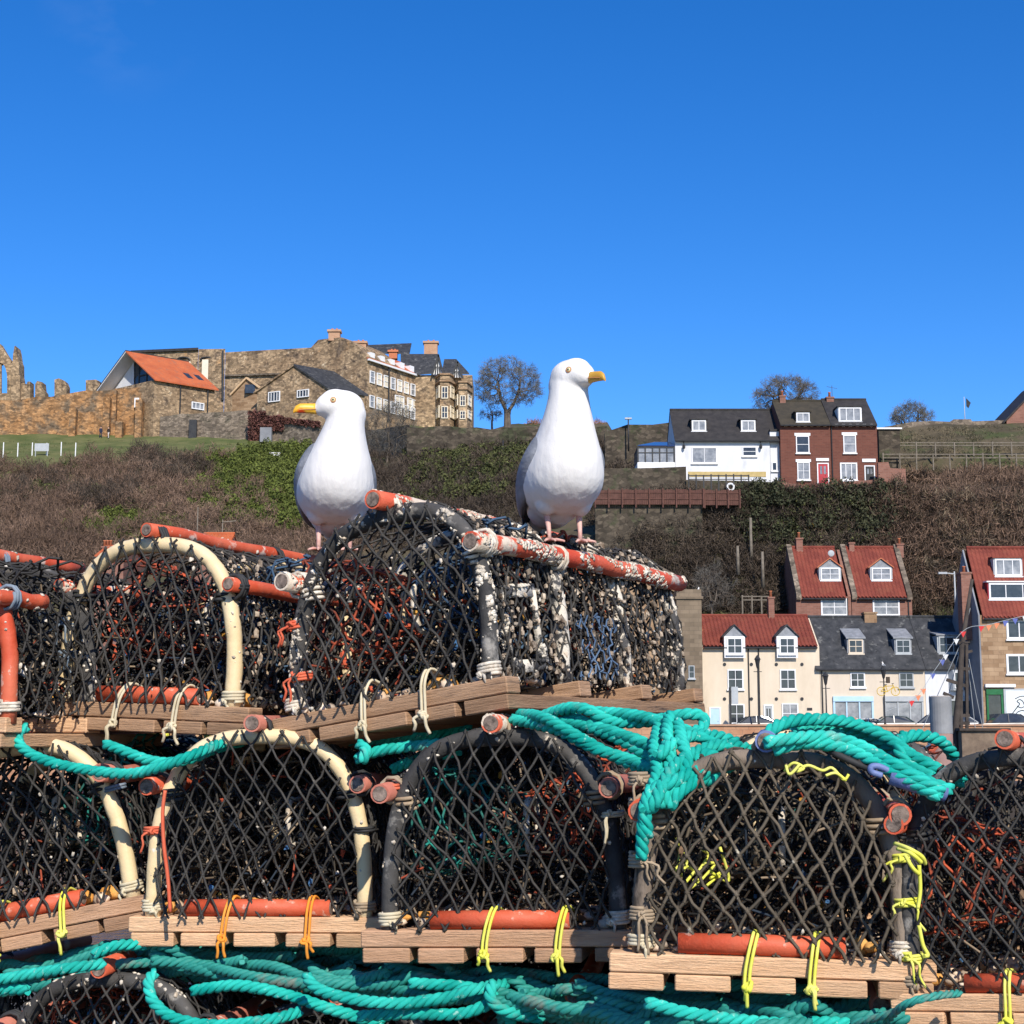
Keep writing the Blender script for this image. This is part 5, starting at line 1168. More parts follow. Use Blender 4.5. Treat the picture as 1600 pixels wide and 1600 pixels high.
m_pipe_w = mk('weathered_hazel_stick', (0.13, 0.10, 0.075), (0.24, 0.19, 0.145), 8, .9, spots=[((0.05, 0.04, 0.03), 13, .6, .06)], bump=.9, bscale=45, stretch=(1, 1, .3))
m_pipe_b = mk('blue_plastic_pipe', (0.08, 0.13, 0.32), (0.16, 0.2, 0.36), 6, .55, spots=[((0.4, 0.4, 0.42), 16, .6, .06)], bump=.4)
m_end = mk('filled_pipe_end', (0.06, 0.045, 0.036), (0.27, 0.205, 0.165), 90, .9, bump=.8, bscale=150)
m_wood = mk('fresh_sawn_wood', (0.50, 0.29, 0.155), (0.62, 0.40, 0.235), 4, .8, spots=[((0.33, 0.19, 0.105), 5, .56, .14), ((0.16, 0.11, 0.075), 12, .67, .04)], stretch=(1, 1, 10), bump=.6, bscale=30, island=.22)
m_woodw = mk('weathered_wood', (0.23, 0.13, 0.07), (0.38, 0.235, 0.14), 4, .85, spots=[((0.10, 0.065, 0.045), 5, .58, .1), ((0.45, 0.3, 0.2), 8, .68, .05)], stretch=(1, 1, 12), bump=.5, bscale=25, island=.2)
m_barn = mk('barnacle_crust', (0.36, 0.29, 0.21), (0.68, 0.62, 0.52), 60, .95, bump=.8, bscale=150, island=.3)
m_shell = mk('shell_bits', (0.42, 0.28, 0.17), (0.62, 0.53, 0.43), 20, .8, island=.5)
m_orsh = mk('orange_sponge', (0.55, 0.23, 0.04), (0.6, 0.33, 0.1), 40, .9, bump=.8, bscale=120, island=.3)
m_ty = mk('yellow_twine', (0.62, 0.62, 0.05), (0.68, 0.66, 0.16), 20, .75)
m_to = mk('orange_twine', (0.7, 0.24, 0.02), (0.72, 0.3, 0.05), 20, .75)
m_tred = mk('red_twine', (0.55, 0.09, 0.04), (0.6, 0.14, 0.07), 20, .75)
m_tcr = mk('cream_twine', (0.5, 0.42, 0.27), (0.6, 0.53, 0.38), 25, .85)
m_tbr = mk('tan_twine', (0.26, 0.19, 0.12), (0.36, 0.28, 0.19), 25, .9)
m_tbl = mk('grey_blue_twine', (0.11, 0.15, 0.2), (0.2, 0.24, 0.28), 25, .9)
m_tk = mk('black_tape', (0.018, 0.018, 0.018), (0.04, 0.04, 0.04), 25, .7)
def mix_gen(N, L, tc, mp, col, mix, ramp, noise_, b):
    g = N.new('ShaderNodeNewGeometry'); r = N.new('ShaderNodeValToRGB'); r.color_ramp.interpolation = 'CONSTANT'; L.new(g.outputs['Random Per Island'], r.inputs[0])
    for k, (p, c) in enumerate(((0, (.03, .025, .02)), (.25, (.16, .10, .06)), (.42, (.42, .32, .22)), (.58, (.62, .57, .5)), (.68, (.5, .09, .04)), (.83, (.05, .13, .26)), (.92, (.55, .28, .05)))):
        e = r.color_ramp.elements[k] if k < 2 else r.color_ramp.elements.new(p); e.position = p; e.color = (*c, 1)
    return r.outputs[0]
def darken_gen(N, L, tc, mp, col, mix, ramp, noise_, b):
    g = N.new('ShaderNodeNewGeometry'); r = N.new('ShaderNodeValToRGB'); r.color_ramp.interpolation = 'CONSTANT'; L.new(g.outputs['Random Per Island'], r.inputs[0])
    for k, (p, c) in enumerate(((0, (.016, .015, .014)), (.5, (.045, .038, .03)), (.7, (.10, .075, .05)), (.84, (.02, .03, .045)), (.91, (.24, .18, .12)), (.965, (.3, .06, .03)))):
        e = r.color_ramp.elements[k] if k < 2 else r.color_ramp.elements.new(p); e.position = p; e.color = (*c, 1)
    return r.outputs[0]
m_darken = mk('mixed_darkening_twine', (.03, .03, .03), None, 8, .9, gen=darken_gen)  # for the loose bits added to darken the creel interiors
m_wood2 = mk('brown_sawn_wood', (0.34, 0.19, 0.105), (0.46, 0.28, 0.17), 4, .85, spots=[((0.2, 0.115, 0.07), 5, .56, .12), ((0.13, 0.09, 0.06), 11, .66, .05)], stretch=(1, 1, 10), bump=.6, bscale=30, island=.22)
m_mix = mk('mixed_scraps', (.3, .2, .1), None, 8, .9, gen=mix_gen)
m_netbl2 = mk('bright_blue_net', (0.05, 0.09, 0.16), (0.11, 0.17, 0.26), 12, .8)
m_grow = mk('dried_growth', (0.08, 0.05, 0.03), (0.50, 0.41, 0.31), 45, .95, island=.4)
ZF = .054
def outline(w, h, n=64, ex=2.9):
    a = w/2; out = []
    for k in range(n+1):
        t = math.pi*(1-k/n); c, s = math.cos(t), math.sin(t)
        out.append((a*math.copysign(abs(c)**(2/ex), c), ZF+h*abs(s)**(2/ex)))
    return out
def wob(x, y, z, k=1.0): return Vector(noise.noise_vector(Vector((x*7, y*7, z*7))))*k

class Lattice:
    def __init__(s): s.P = []; s.Q = []; s.K = []
    def edge(s, a, b, slack=.006, rng=random):
        m = (a+b)/2+Vector((rng.uniform(-1, 1), rng.uniform(-1, 1), rng.uniform(-1, 1)))*slack
        s.P += [a, m]; s.Q += [m, b]
    def build(s, name, mat, parent, r, knot=0.0):
        V, Q = seg_arrays([tuple(p) for p in s.P], [tuple(p) for p in s.Q], r, r, 4)
        if knot and s.K:
            K = np.array([tuple(k) for k in s.K]); o6 = np.array([(1, 0, 0), (-1, 0, 0), (0, 1, 0), (0, -1, 0), (0, 0, 1.3), (0, 0, -1.3)])*knot
            KV = (K[:, None]+o6[None]).reshape(-1, 3); t8 = np.array([(0, 2, 4, 4), (2, 1, 4, 4), (1, 3, 4, 4), (3, 0, 4, 4), (2, 0, 5, 5), (1, 2, 5, 5), (3, 1, 5, 5), (0, 3, 5, 5)])
            # quads with a folded corner are avoided: split into tri mesh
            T = np.concatenate([Q[:, [0, 1, 2]], Q[:, [0, 2, 3]], (np.arange(len(K))*6)[:, None, None].repeat(8, 1).reshape(-1, 1)+np.tile(t8[:, :3], (len(K), 1))+len(V)])
            V = np.concatenate([V, KV]); Q = T
        return link_mesh(name, np_mesh(name, V, Q), mat, parent, True)

def net_sheet(L, fmap, u0, u1, v0, v1, du, dv, inside=None, jit=.004, warp=.01, rng=random, slack=.005, hole=0.0, knots=True):
    """Diamond netting over a (u, v) sheet mapped to 3D by fmap."""
    nu, nv = int((u1-u0)/(du/2))+1, int((v1-v0)/(dv/2))+1; sd = rng.uniform(0, 99)
    def node(i, j):
        u, v = u0+i*du/2, v0+j*dv/2
        k = noise.noise_vector(Vector((u*5+sd, v*5, sd)))
        h = noise.noise_vector(Vector((i*3.7+sd, j*5.1, sd*2)))
        return u+k.x*warp+h.x*jit, v+k.y*warp+h.y*jit
    nd = {(i, j): node(i, j) for i in range(-1, nu+2) for j in range(-1, nv+2) if (i+j) % 2 == 0}
    ins = inside or (lambda u, v: u0 <= u <= u1 and v0 <= v <= v1)
    for (i, j), a in nd.items():
        ia = ins(*a)
        if ia and knots: L.K.append(fmap(*a))
        for di in (-1, 1):
            b = nd.get((i+di, j+1))
            if b is None: continue
            ib = ins(*b)
            if not (ia or ib) or rng.random() < hole: continue
            p, q = a, b
            if ia != ib:
                lo, hi = (p, q) if ia else (q, p)
                A, B = lo, hi
                for _ in range(7):
                    m = ((A[0]+B[0])/2, (A[1]+B[1])/2)
                    if ins(*m): A = m
                    else: B = m
                p, q = lo, A
            L.edge(fmap(*p), fmap(*q), slack, rng)

def coil(g, a, axis, r, turns, pitch, rt, n=5):
    axis = Vector(axis).normalized(); U = axis.orthogonal().normalized(); W = axis.cross(U); m = int(turns*10)
    ph = random.uniform(0, 6)
    g.tube([Vector(a)+axis*(pitch*(k/10-turns/2))+(U*math.cos(ph+k*.6283)+W*math.sin(ph+k*.6283))*r*(1+random.uniform(-.04, .08)) for k in range(m+1)], rt, n)
def knot_tails(g, p, rt, n=2, ln=.04):
    for k in range(3): coil(g, Vector(p)+Vector((random.uniform(-1, 1), random.uniform(-1, 1), random.uniform(-1, 1)))*rt*.8, (random.uniform(-1, 1), random.uniform(-1, 1), random.uniform(-1, 1)), rt*1.3, 1.2, rt*.9, rt*.75)
    for k in range(n):
        dx = random.uniform(-.5, .5)*ln; dz = -ln*random.uniform(.5, 1.2); p = Vector(p)
        g.tube(spline([p, p+Vector((dx*1.1, -.006, dz*.2)), p+Vector((dx*1.0, -.004, dz*.6)), p+Vector((dx*1.5, .0, dz))], 3), rt*.72, 5)
def crust(g, path, r, n, size, rng=random):
    path = [Vector(p) for p in path]; sd = rng.uniform(0, 50)
    for _ in range(n*5):
        k = rng.randrange(len(path)-1); f = rng.random(); p = path[k].lerp(path[k+1], f); T = (path[k+1]-path[k]).normalized()
        U = T.orthogonal().normalized(); W = T.cross(U); t = rng.uniform(0, 6.28)
        if noise.noise(Vector((p.x*22+sd, p.y*22+math.cos(t)*.8, p.z*22+math.sin(t)*.8))) < .12: continue
        N_ = U*math.cos(t)+W*math.sin(t)
        s = size*rng.uniform(.3, .95); M = N_.to_track_quat('Z', 'Y').to_matrix()
        g.ball(p+N_*r, (s, s*rng.uniform(.6, 1.3), s*.42), 5, 3, M, jit=.35)

def creel(label, px0, py0, px1, py1, Y, yaw=12, L=.8, H=.345, hw=.405, hoops=None, poles=None, net=None, front=True, inner=None, wood=None, fender=True, tie=None,
          crusty=.4, nh=3, seed=1, w=None, lash=None, debris=90, dark=1.0, mixed=160, patch=None, plen=None, prad=.0165, pole_over=.02, skew=0.0, group='lobster creels stacked on the quay', sag=.012, cell=(.0375, .067), netr=.0024, wrap=False):
    rng = random.Random(seed); random.seed(seed)
    yaw_r = math.radians(yaw); wide = abs(px1-px0)*Y/F/math.cos(yaw_r); sc = wide/.475 if w is None else w
    c = P((px0+px1)/2, (py0+py1)/2, Y); roll = math.atan2(-(py1-py0), px1-px0)
    r = thing('lobster_creel', label, 'lobster creel', c, group=group)
    r.rotation_euler = (Matrix.Rotation(-yaw_r, 3, 'Z') @ Matrix.Rotation(-roll, 3, 'Y')).to_euler(); r.scale = (sc,)*3
    net = net or m_net; hoops = hoops or m_pipe_c; poles = poles or m_pipe_r; wood = wood or m_wood; lash = lash or m_tk
    hoops = hoops if isinstance(hoops, list) else [hoops]*nh
    bw = .475
    # base: slats run back, battens across
    g = MB(); n = 5; sw = .083; gp = (bw-n*sw)/(n-1)
    for k in range(n):
        x = -bw/2+k*(sw+gp)+rng.uniform(-.004, .004); d0 = rng.uniform(-.006, .006); g.box(x, x+sw*rng.uniform(.93, 1.02), d0, L+rng.uniform(-.02, .02), rng.uniform(0, .002), .0245)
    g.build('base_slats', wood, r, bevel=.002)
    for k in range(nh):
        y = .002+k*(L-.05)/(nh-1); MB().box(-bw/2-rng.uniform(0, .006), bw/2+rng.uniform(0, .008), y, y+.045, .026, .0532).build('batten', wood, r, bevel=.002)
    # hoops
    ol = [(x+skew*(z-ZF), z) for x, z in outline(hw, H)]; sk_ = lambda p: Vector((p[0]+skew*(p[2]-ZF), p[1], p[2])); barn = MB(); ys = [.022+k*(L-.05)/(nh-1) for k in range(nh)]
    for k, y in enumerate(ys):
        lean = rng.uniform(-.004, .004)
        pts = [Vector((x+lean*(z-ZF)*2, y+rng.uniform(-.0015, .0015), z)) for x, z in ol]
        pts[0].z -= .012; pts[-1].z -= .012
        rs = [.0148*(1+.07*noise.noise(Vector((i*.4, k*9, seed)))) for i in range(len(pts))]
        MB().tube(pts, rs, 10).build('hoop', hoops[k], r, True, fix=False)
        if hoops[k] in (m_pipe_kb, m_pipe_k, m_pipe_rb): crust(barn, pts, .0145, int(190*crusty if k == 0 else 260*crusty), .0062, rng)
        if k == 0 and crusty > .8: crust(barn, pts[-19:], .0147, 240, .0066, rng); crust(barn, pts[:16], .0147, 120, .006, rng)
        elif crusty > .1 and hoops[k] not in (m_pipe_kb, m_pipe_k, m_pipe_rb): crust(barn, pts[:12]+pts[12:13], .0145, int(14*crusty), .004, rng); crust(barn, pts[-12:], .0145, int(14*crusty), .004, rng)
    # poles along the creel
    i_s = min(range(len(ol)//2), key=lambda i: abs(ol[i][1]-(ZF+H*.73))); xs, zs = outline(hw, H)[i_s]; dk = skew*(zs-ZF)
    spots = {'top': (skew*H, ZF+H+.026), 'left': (xs-.030+dk, zs), 'right': (-xs+.030+dk, zs)}
    for nm, (x, z) in spots.items():
        e0 = -pole_over-rng.uniform(0, .02); e1 = (plen or {}).get(nm, L+rng.uniform(.0, .03))
        m_ = poles[nm] if isinstance(poles, dict) else poles
        if m_ is None: continue
        pts = [Vector((x+rng.uniform(-.004, .004), e0+(e1-e0)*f, z+rng.uniform(-.004, .004))) for f in np.linspace(0, 1, 9)]
        g = MB(); rp = prad; g.tube(pts, rp, 14)
        for e, s_ in ((pts[0], -1), (pts[-1], 1)):      # rim and filled end
            g.tube([e, e+Vector((0, s_*.0016, 0))], [rp*.8, rp*.74], 14, caps=True, mi=1)
        g.build('pole', [m_, m_end], r, True)
        crust(barn, pts, rp, int(480*crusty) if m_ is m_pipe_rb else int(26*crusty), .0062, rng)
        for y in [y_ for y_ in ys[:2] if y_ < e1]:
            g = MB(); coil(g, (x*.97, y, z-.012 if nm == 'top' else z), (0, 1, 0), .0215, 2.4, .008, .0036); g.build('lashing', lash, r, True)
        if nm != 'top':
            g = MB(); sx = -1 if nm == 'left' else 1; coil(g, (abs(xs)*sx+dk, ys[0], zs-.02), (0, 0, 1), .018, 2.6, .009, .0036); g.build('lashing', lash, r, True)
    # netting
    a = hw/2-.009; hh = H+.013
    def inside(x, z): return z > ZF-.002 and (abs(x/a)**2.9+abs(max(0, z-ZF)/hh)**2.9) < 1
    Lt = Lattice(); bul = rng.uniform(-.02, .02)
    def ff(x, z): 
        d = 1-(abs(x/a)**2.9+abs(max(0, z-ZF)/hh)**2.9)
        return Vector((skew*(z-ZF)+x+bul*math.sin(z*11)*max(0, d), -.001-.0*d+.016*max(0, min(1, d*1.5)) * math.sin(x*9+z*13+seed), z))
    net_sheet(Lt, ff, -hw/2-.03, hw/2+.03, ZF, ZF+H+.03, cell[0]*rng.uniform(.95, 1.06), cell[1]*rng.uniform(.95, 1.06), inside, jit=.0045, warp=.03, rng=rng, slack=.003)
    if front: Lt.build('front_net', net, r, netr, netr*2.0)
    arc = [Vector((x, 0, z)) for x, z in outline(hw+.036, H+.018)]
    cum = [0]
    for p, q in zip(arc, arc[1:]): cum.append(cum[-1]+(q-p).length)
    St = cum[-1]
    def wrapf(u, v):
        u = min(max(u, 0), St); i = min(int(np.searchsorted(cum, u)), len(arc)-1); i = max(1, i); f = (u-cum[i-1])/max(1e-9, cum[i]-cum[i-1])
        p = arc[i-1].lerp(arc[i], f); t = (arc[i]-arc[i-1]).normalized(); nrm = Vector((t.z, 0, -t.x))
        seg = (v-ys[0])/max(1e-6, ys[1]-ys[0]); s_ = sag*math.sin(math.pi*(seg % 1))
        return Vector((p.x+skew*max(0, p.z-ZF), v, p.z))+nrm*(s_+rng.uniform(0, .008))
    Lt = Lattice(); net_sheet(Lt, wrapf, .005, St-.005, .026, L-.01, .066, .038, None, .008, .016, rng, .006)
    Lt.build('side_net', net, r, netr*.95, netr*1.9)
    if patch:
        Lp = Lattice(); net_sheet(Lp, lambda u, v: wrapf(u, v)*1.0+Vector((.004, 0, 0)), St-patch[0], St-.012, patch[1], patch[2], .042, .03, None, .008, .016, rng, .008, hole=.22); Lp.build('mended_net', m_netbl2, r, netr*.8)
    if crusty > .5:
        g = MB()
        for _ in range(int(480*crusty)):
            p = wrapf(rng.uniform(St*.62, St), rng.uniform(ys[0]+.02, L-.03)); s = rng.uniform(.0018, .0062); g.ball(p, (s, s*rng.uniform(.5, 1.6), s*rng.uniform(.5, 1.8)), 5, 3, jit=.4)
        ob = g.build('net_growth', m_grow, r, fix=False); ob['kind'] = 'stuff'
    Lt = Lattice(); net_sheet(Lt, lambda x, z: ff(x, z)+Vector((0, L-.03, 0)), -hw/2, hw/2, ZF, ZF+H, .045, .07, inside, .008, .03, rng, .006); Lt.build('back_net', net, r, netr)
    # inside: partition, two entrance funnels, litter on the floor
    Lt = Lattice()
    for yy in (ys[1]-.03, ys[1]+.1):
        Lt = Lattice(); net_sheet(Lt, lambda x, z: ff(x, z)*.97+Vector((0, yy+.05*math.sin(z*9+seed), 0)), -hw/2, hw/2, ZF, ZF+H, .042, .062, inside, .012, .03, rng, .012, hole=.1)
        Lt.build('inner_net', net, r, netr*.95)
    for k, m_ in enumerate(inner or [m_net, m_net]):
        sx = -1 if k == 0 else 1; Lt = Lattice(); yc = ys[0]+(ys[1]-ys[0])*(.5 if k == 0 else .62) if k < 2 else ys[1]+.12
        def fun(u, v):
            t = v; R0 = .13*(1-t)+.055*t; A_ = 2*math.pi*u
            return Vector((sx*(hw/2-.01)*(1-t)+sx*-.02*t, yc+R0*1.0*math.cos(A_), .235+R0*.95*math.sin(A_)-.02*t+.01*math.sin(A_*3)))
        net_sheet(Lt, fun, 0, 1, 0, 1, .09, .2, None, .02, .03, rng, .008); Lt.build('entrance_funnel', m_, r, netr*1.05)
        ring = [fun(u, 1.0) for u in np.linspace(0, 1, 19)]; MB().tube(ring, .006, 6, caps=False).build('funnel_ring', m_pipe_c if k else m_barn, r, True)
    g = MB()
    for _ in range(debris):
        p = Vector((rng.uniform(-.19, .19), rng.uniform(.02, .5)**1.0, ZF+.006)); s = rng.uniform(.004, .014); g.ball(p, (s, s*rng.uniform(.5, 1.2), s*rng.uniform(.4, .9)), 6, 4, jit=.3)
    ob = g.build('shell_litter', m_shell, r, True); ob['kind'] = 'stuff'
    R_ = np.random.default_rng(seed); n_ = int(1500*dark); c_ = np.stack([R_.uniform(-hw/2+.01, hw/2-.01, n_), R_.uniform(.06, L-.02, n_), ZF+R_.beta(1.1, 1.9, n_)*H], 1)
    c_ = c_[(np.abs(c_[:, 0]/(hw/2-.008))**2.9+np.abs((c_[:, 2]-ZF)/(H-.008))**2.9) < 1]; c_[:, 0] += skew*(c_[:, 2]-ZF); d_ = R_.normal(0, 1, c_.shape); d_ /= np.linalg.norm(d_, axis=1, keepdims=True); d_ *= R_.uniform(.012, .032, (len(c_), 1))
    ob = seg_obj('darkening_twine_bits', c_-d_, c_+d_, .0021, .0021, m_darken, r, 4); ob['kind'] = 'stuff'  # random twine bits added to darken the inside, standing in for net folds
    n2 = int(mixed); c_ = c_[R_.permutation(len(c_))[:n2]]+R_.normal(0, .004, (min(n2, len(c_)), 3))
    if n2:
        g = MB()
        for p in c_: s = rng.uniform(.002, .0065); g.ball(p, (s, s*rng.uniform(.4, 1.6), s*rng.uniform(.4, 1.8)), 5, 3, jit=.4)
        ob = g.build('caught_scraps', m_mix, r, fix=False); ob['kind'] = 'stuff'
    if debris:
        for _ in range(5): MB().ball((rng.uniform(-.19, .19), rng.uniform(.045, .1), ZF+.012), (.016*rng.uniform(.6, 1.4), .012, .011*rng.uniform(.6, 1.3)), 8, 5, jit=.25).build('sponge_lump', m_orsh, r, True)
    # white specks caught on knots
    for _ in range(int(60*crusty+8)):
        p = rng.choice(Lt.P if rng.random() < .1 else arc); x, z = rng.uniform(-hw/2, hw/2), ZF+rng.random()*H
        p = ff(x, z) if rng.random() < .35 and inside(x, z) else wrapf(rng.uniform(0, St), rng.uniform(0, L-.05))
        s_ = rng.uniform(.0014, .0042); barn.ball(p, (s_, s_*rng.uniform(.5, 1.5), s_*rng.uniform(.5, 1.6)), 5, 3, jit=.4)
    if barn.v: ob = barn.build('barnacles', m_barn, r, True, fix=False); ob['kind'] = 'stuff'
    # red weight pipe on the front batten with its two ties
    if fender:
        x0, x1 = -.11+rng.uniform(-.03, .01), .125+rng.uniform(-.02, .02); zz = .0532+.0155; yy = .018
        g = MB(); g.tube([(x0, yy, zz), ((x0+x1)/2, yy, zz+.001), (x1, yy, zz)], .0155, 12)
        for e, s_ in ((x0, -1), (x1, 1)):
            g.tube([(e, yy, zz), (e+s_*.0015, yy, zz)], [.0125, .0115], 12, mi=1)
        g.build('weight_pipe', [m_pipe_r, m_end], r, True)
    for x in (-.03+rng.uniform(-.03, .01), .062+rng.uniform(-.01, .04)):
        g = MB(); dx = rng.uniform(.004, .018)
        for o_ in (-.0035, .0035): g.tube(spline([(x+dx+o_, .05, .080), (x+dx*.8+o_, .016, .0895), (x+dx*.4+o_, -.0035, .068), (x+o_, -.0072, .036), (x-.002+o_, -.0072, .008)], 4), .0027, 6)
        knot_tails(g, (x-.002, -.0105, .014), .0042, 2, .03); g.build('tie', tie or m_ty, r, True)
    # foot lashings
    for sx in (-1, 1):
        g = MB(); coil(g, (sx*hw/2, ys[0], .072), (0, 0, 1), .0178, 3.5, .0055, .0034); knot_tails(g, (sx*(hw/2-.008), ys[0]-.015, .064), .0036, 1, .02); g.build('foot_lashing', rng.choice([m_tcr, m_tbr, m_barn]) , r, True)
    return r
def post_lash(r, pts, mat, turns=3, rad=.0185, tail=True, ax=(0, 0, 1)):
    for p in pts:
        g = MB(); coil(g, p, ax, rad, turns, .005, .003)
        if tail: knot_tails(g, Vector(p)+Vector((.0, -.018, 0)), .0032, 2, .05)
        g.build('post_lashing', mat, r, True)

# middle tier, left to right
T1 = creel('cream hooped creel cut by the left edge, tilted down to the left', -160, 1522, 240, 1443, 3.2, yaw=8, wood=m_wood2, H=.303, seed=11, tie=m_ty, lash=m_tk, crusty=.25, inner=[m_net, m_netteal], poles={'top': m_pipe_p, 'left': m_pipe_r, 'right': m_pipe_p})
post_lash(T1, [(.2, .022, .25)], m_tbl, 2, tail=False)
T2 = creel('cream hooped creel on a pale new wood base under the left teal rope', 203, 1482, 592, 1478, 3.05, yaw=7, H=.33, seed=12, tie=m_to, crusty=.2, inner=[m_net, m_net], poles={'top': m_pipe_p, 'left': m_pipe_r, 'right': m_pipe_p})
post_lash(T2, [(-.203, .022, .21)], m_tred, 3); post_lash(T2, [(.2, .022, .21)], m_tk, 2, tail=False)
T3 = creel('black rubber hooped creel with yellow ties in the middle of the row', 570, 1511, 996, 1500, 2.82, yaw=11, wood=m_wood2, H=.318, seed=13, hoops=[m_pipe_k, m_pipe_k, m_pipe_k], tie=m_ty, crusty=.22, inner=[m_netteal, m_netor, m_netblue], lash=m_tbr, poles={'top': m_pipe_rb, 'left': m_pipe_p, 'right': m_pipe_p}, hw=.39, pole_over=.03)
post_lash(T3, [(.19, .022, .24)], m_tcr, 2); post_lash(T3, [(-.19, .022, .29)], m_tred, 2, tail=False)
T4 = creel('brown netted creel with hazel stick hoops and a blue top pole', 964, 1553, 1446, 1558, 2.5, yaw=9, seed=14, hoops=m_pipe_w, net=m_netb, tie=m_ty, crusty=.12, inner=[m_netb, m_net], lash=m_tbr, poles={'top': m_pipe_b, 'left': m_pipe_r, 'right': m_pipe_r}, hw=.385, H=.29, netr=.0027, pole_over=.015, cell=(.0325, .06))
post_lash(T4, [(-.192, .022, .19), (-.192, .022, .27), (-.192, .022, .31), (-.19, .022, .11)], m_tbr, 4)
T5 = creel('black netted creel with yellow lashed post at the right edge', 1420, 1622, 1837, 1596, 2.38, yaw=26, seed=15, hoops=m_pipe_k, tie=m_ty, crusty=.1, inner=[m_netor, m_netor], lash=m_tk, poles=m_pipe_r, w=.92, hw=.40, H=.373)
post_lash(T5, [(-.198, .022, .27), (-.2, .022, .2), (-.2, .022, .11)], m_ty, 3)
# top tier
L1 = creel('red hooped creel at the left edge of the top row', -352, 1164, 27, 1168, 3.16, yaw=22, L=.5, H=.288, prad=.014, plen={'right': .11}, hw=.455, seed=16, hoops=[m_pipe_r, m_pipe_k, m_pipe_k], crusty=.3, wood=m_wood, lash=m_tbl, inner=[m_netblue, m_net], fender=False)
L2 = creel('cream hooped creel in the top row beside the left gull', 30, 1138, 395, 1152, 3.24, yaw=25, L=.84, seed=17, wood=m_woodw, hoops=[m_pipe_c, m_pipe_c, m_pipe_k], crusty=.6, inner=[m_netor, m_netblue, m_netor], tie=m_tcr, poles={'top': m_pipe_r, 'left': m_pipe_rb, 'right': m_pipe_r}, debris=160, prad=.0135, pole_over=-.008, H=.293, hw=.385, dark=1.6, mixed=650)
post_lash(L2, [(.19, .022, .27)], m_tk, 2, tail=False); post_lash(L2, [(-.19, .022, .2), (-.19, .022, .14)], m_tbl, 3)
R1 = creel('large barnacled creel turned sideways on top of the stack under the right gull', 413, 1168, 796, 1113, 2.95, yaw=29, L=.83, nh=4, seed=18, wood=m_woodw, hoops=[m_pipe_k, m_pipe_kb, m_pipe_kb, m_pipe_kb], crusty=1.0, inner=[m_netor, m_netblue, m_netor], tie=m_tcr, poles=m_pipe_rb, debris=170, fender=False, H=.31, hw=.395, dark=1.5, mixed=800, lash=m_barn, skew=.12, patch=(.13, .33, .49))
g = MB(); q4 = [(.202, .085, .205), (.208, .19, .215), (.20, .205, .085), (.195, .105, .078)]; fp_ = q4+[q4[0]]
for a_, c_ in zip(fp_, fp_[1:]): g.bar(a_, c_, .012, .022)
for a_, c_ in zip(fp_, fp_[1:]): crust(g, [a_, Vector(a_).lerp(Vector(c_), .5), c_], .011, 90, .0068)
g.build('escape_hatch_frame', m_pipe_kb, R1, True, fix=False)
post_lash(R1, [(-.178, .022, .21), (-.178, .022, .12)], m_tred, 3)
# lower tier
B1 = creel('black hooped creel low in the stack at the left', -36, 1856, 349, 1848, 3.1, yaw=12, H=.30, seed=19, hoops=m_pipe_k, crusty=.35, inner=[m_netor, m_net], poles={'top': m_pipe_r, 'left': m_pipe_p, 'right': m_pipe_p})
B2 = creel('low creel with a white capped pole between two teal ropes', 335, 1900, 730, 1896, 3.0, yaw=8, H=.30, seed=20, hoops=m_pipe_k, crusty=.3, inner=[m_net, m_net], poles={'top': m_pipe_r, 'left': m_pipe_r, 'right': m_pipe_p})
B3 = creel('low creel showing one red pole and yellow twine below the middle', 690, 1928, 1115, 1925, 2.85, yaw=9, H=.30, seed=21, hoops=m_pipe_k, crusty=.3, inner=[m_net, m_net], poles=m_pipe_r)
B4 = creel('low black creel almost hidden under the brown netted creel', 1150, 1985, 1620, 1985, 2.6, yaw=9, seed=22, H=.30, hoops=m_pipe_k, crusty=.3, inner=[m_net, m_net], poles=m_pipe_p)
bpy.context.view_layer.update()
# second row behind, seen only through the netting
def behind(src, dx, dy, lab, dz=0, rz=0):
    e = src.rotation_euler.copy(); e.z += rz
    return dup(src, src.location+Vector((dx, dy, dz)), e, lab)
behind(T1, .12, .93, 'creel of the back row seen dimly through the creel cut by the left edge')
behind(T3, -.52, 1.12, 'creel of the back row seen dimly through the pale based cream creel')
behind(T4, -.44, 1.25, 'brown netted creel of the back row behind the black hooped creel')
behind(T2, 1.13, .45, 'cream hooped creel of the back row behind the brown netted creel')
behind(T3, .75, .55, 'black hooped creel of the back row behind the yellow lashed post')
behind(B1, .2, .9, 'black hooped creel of the low back row at the left')
behind(B2, .2, .9, 'black hooped creel of the low back row below the middle')
behind(B3, .2, .92, 'black hooped creel of the low back row right of the middle')
behind(B4, .2, .95, 'black hooped creel of the low back row at the right')
behind(B1, -.75, .5, 'black hooped creel of the low back row beyond the left edge')
behind(L1, .38, .95, 'red hooped creel of the back row behind the top row at the left')
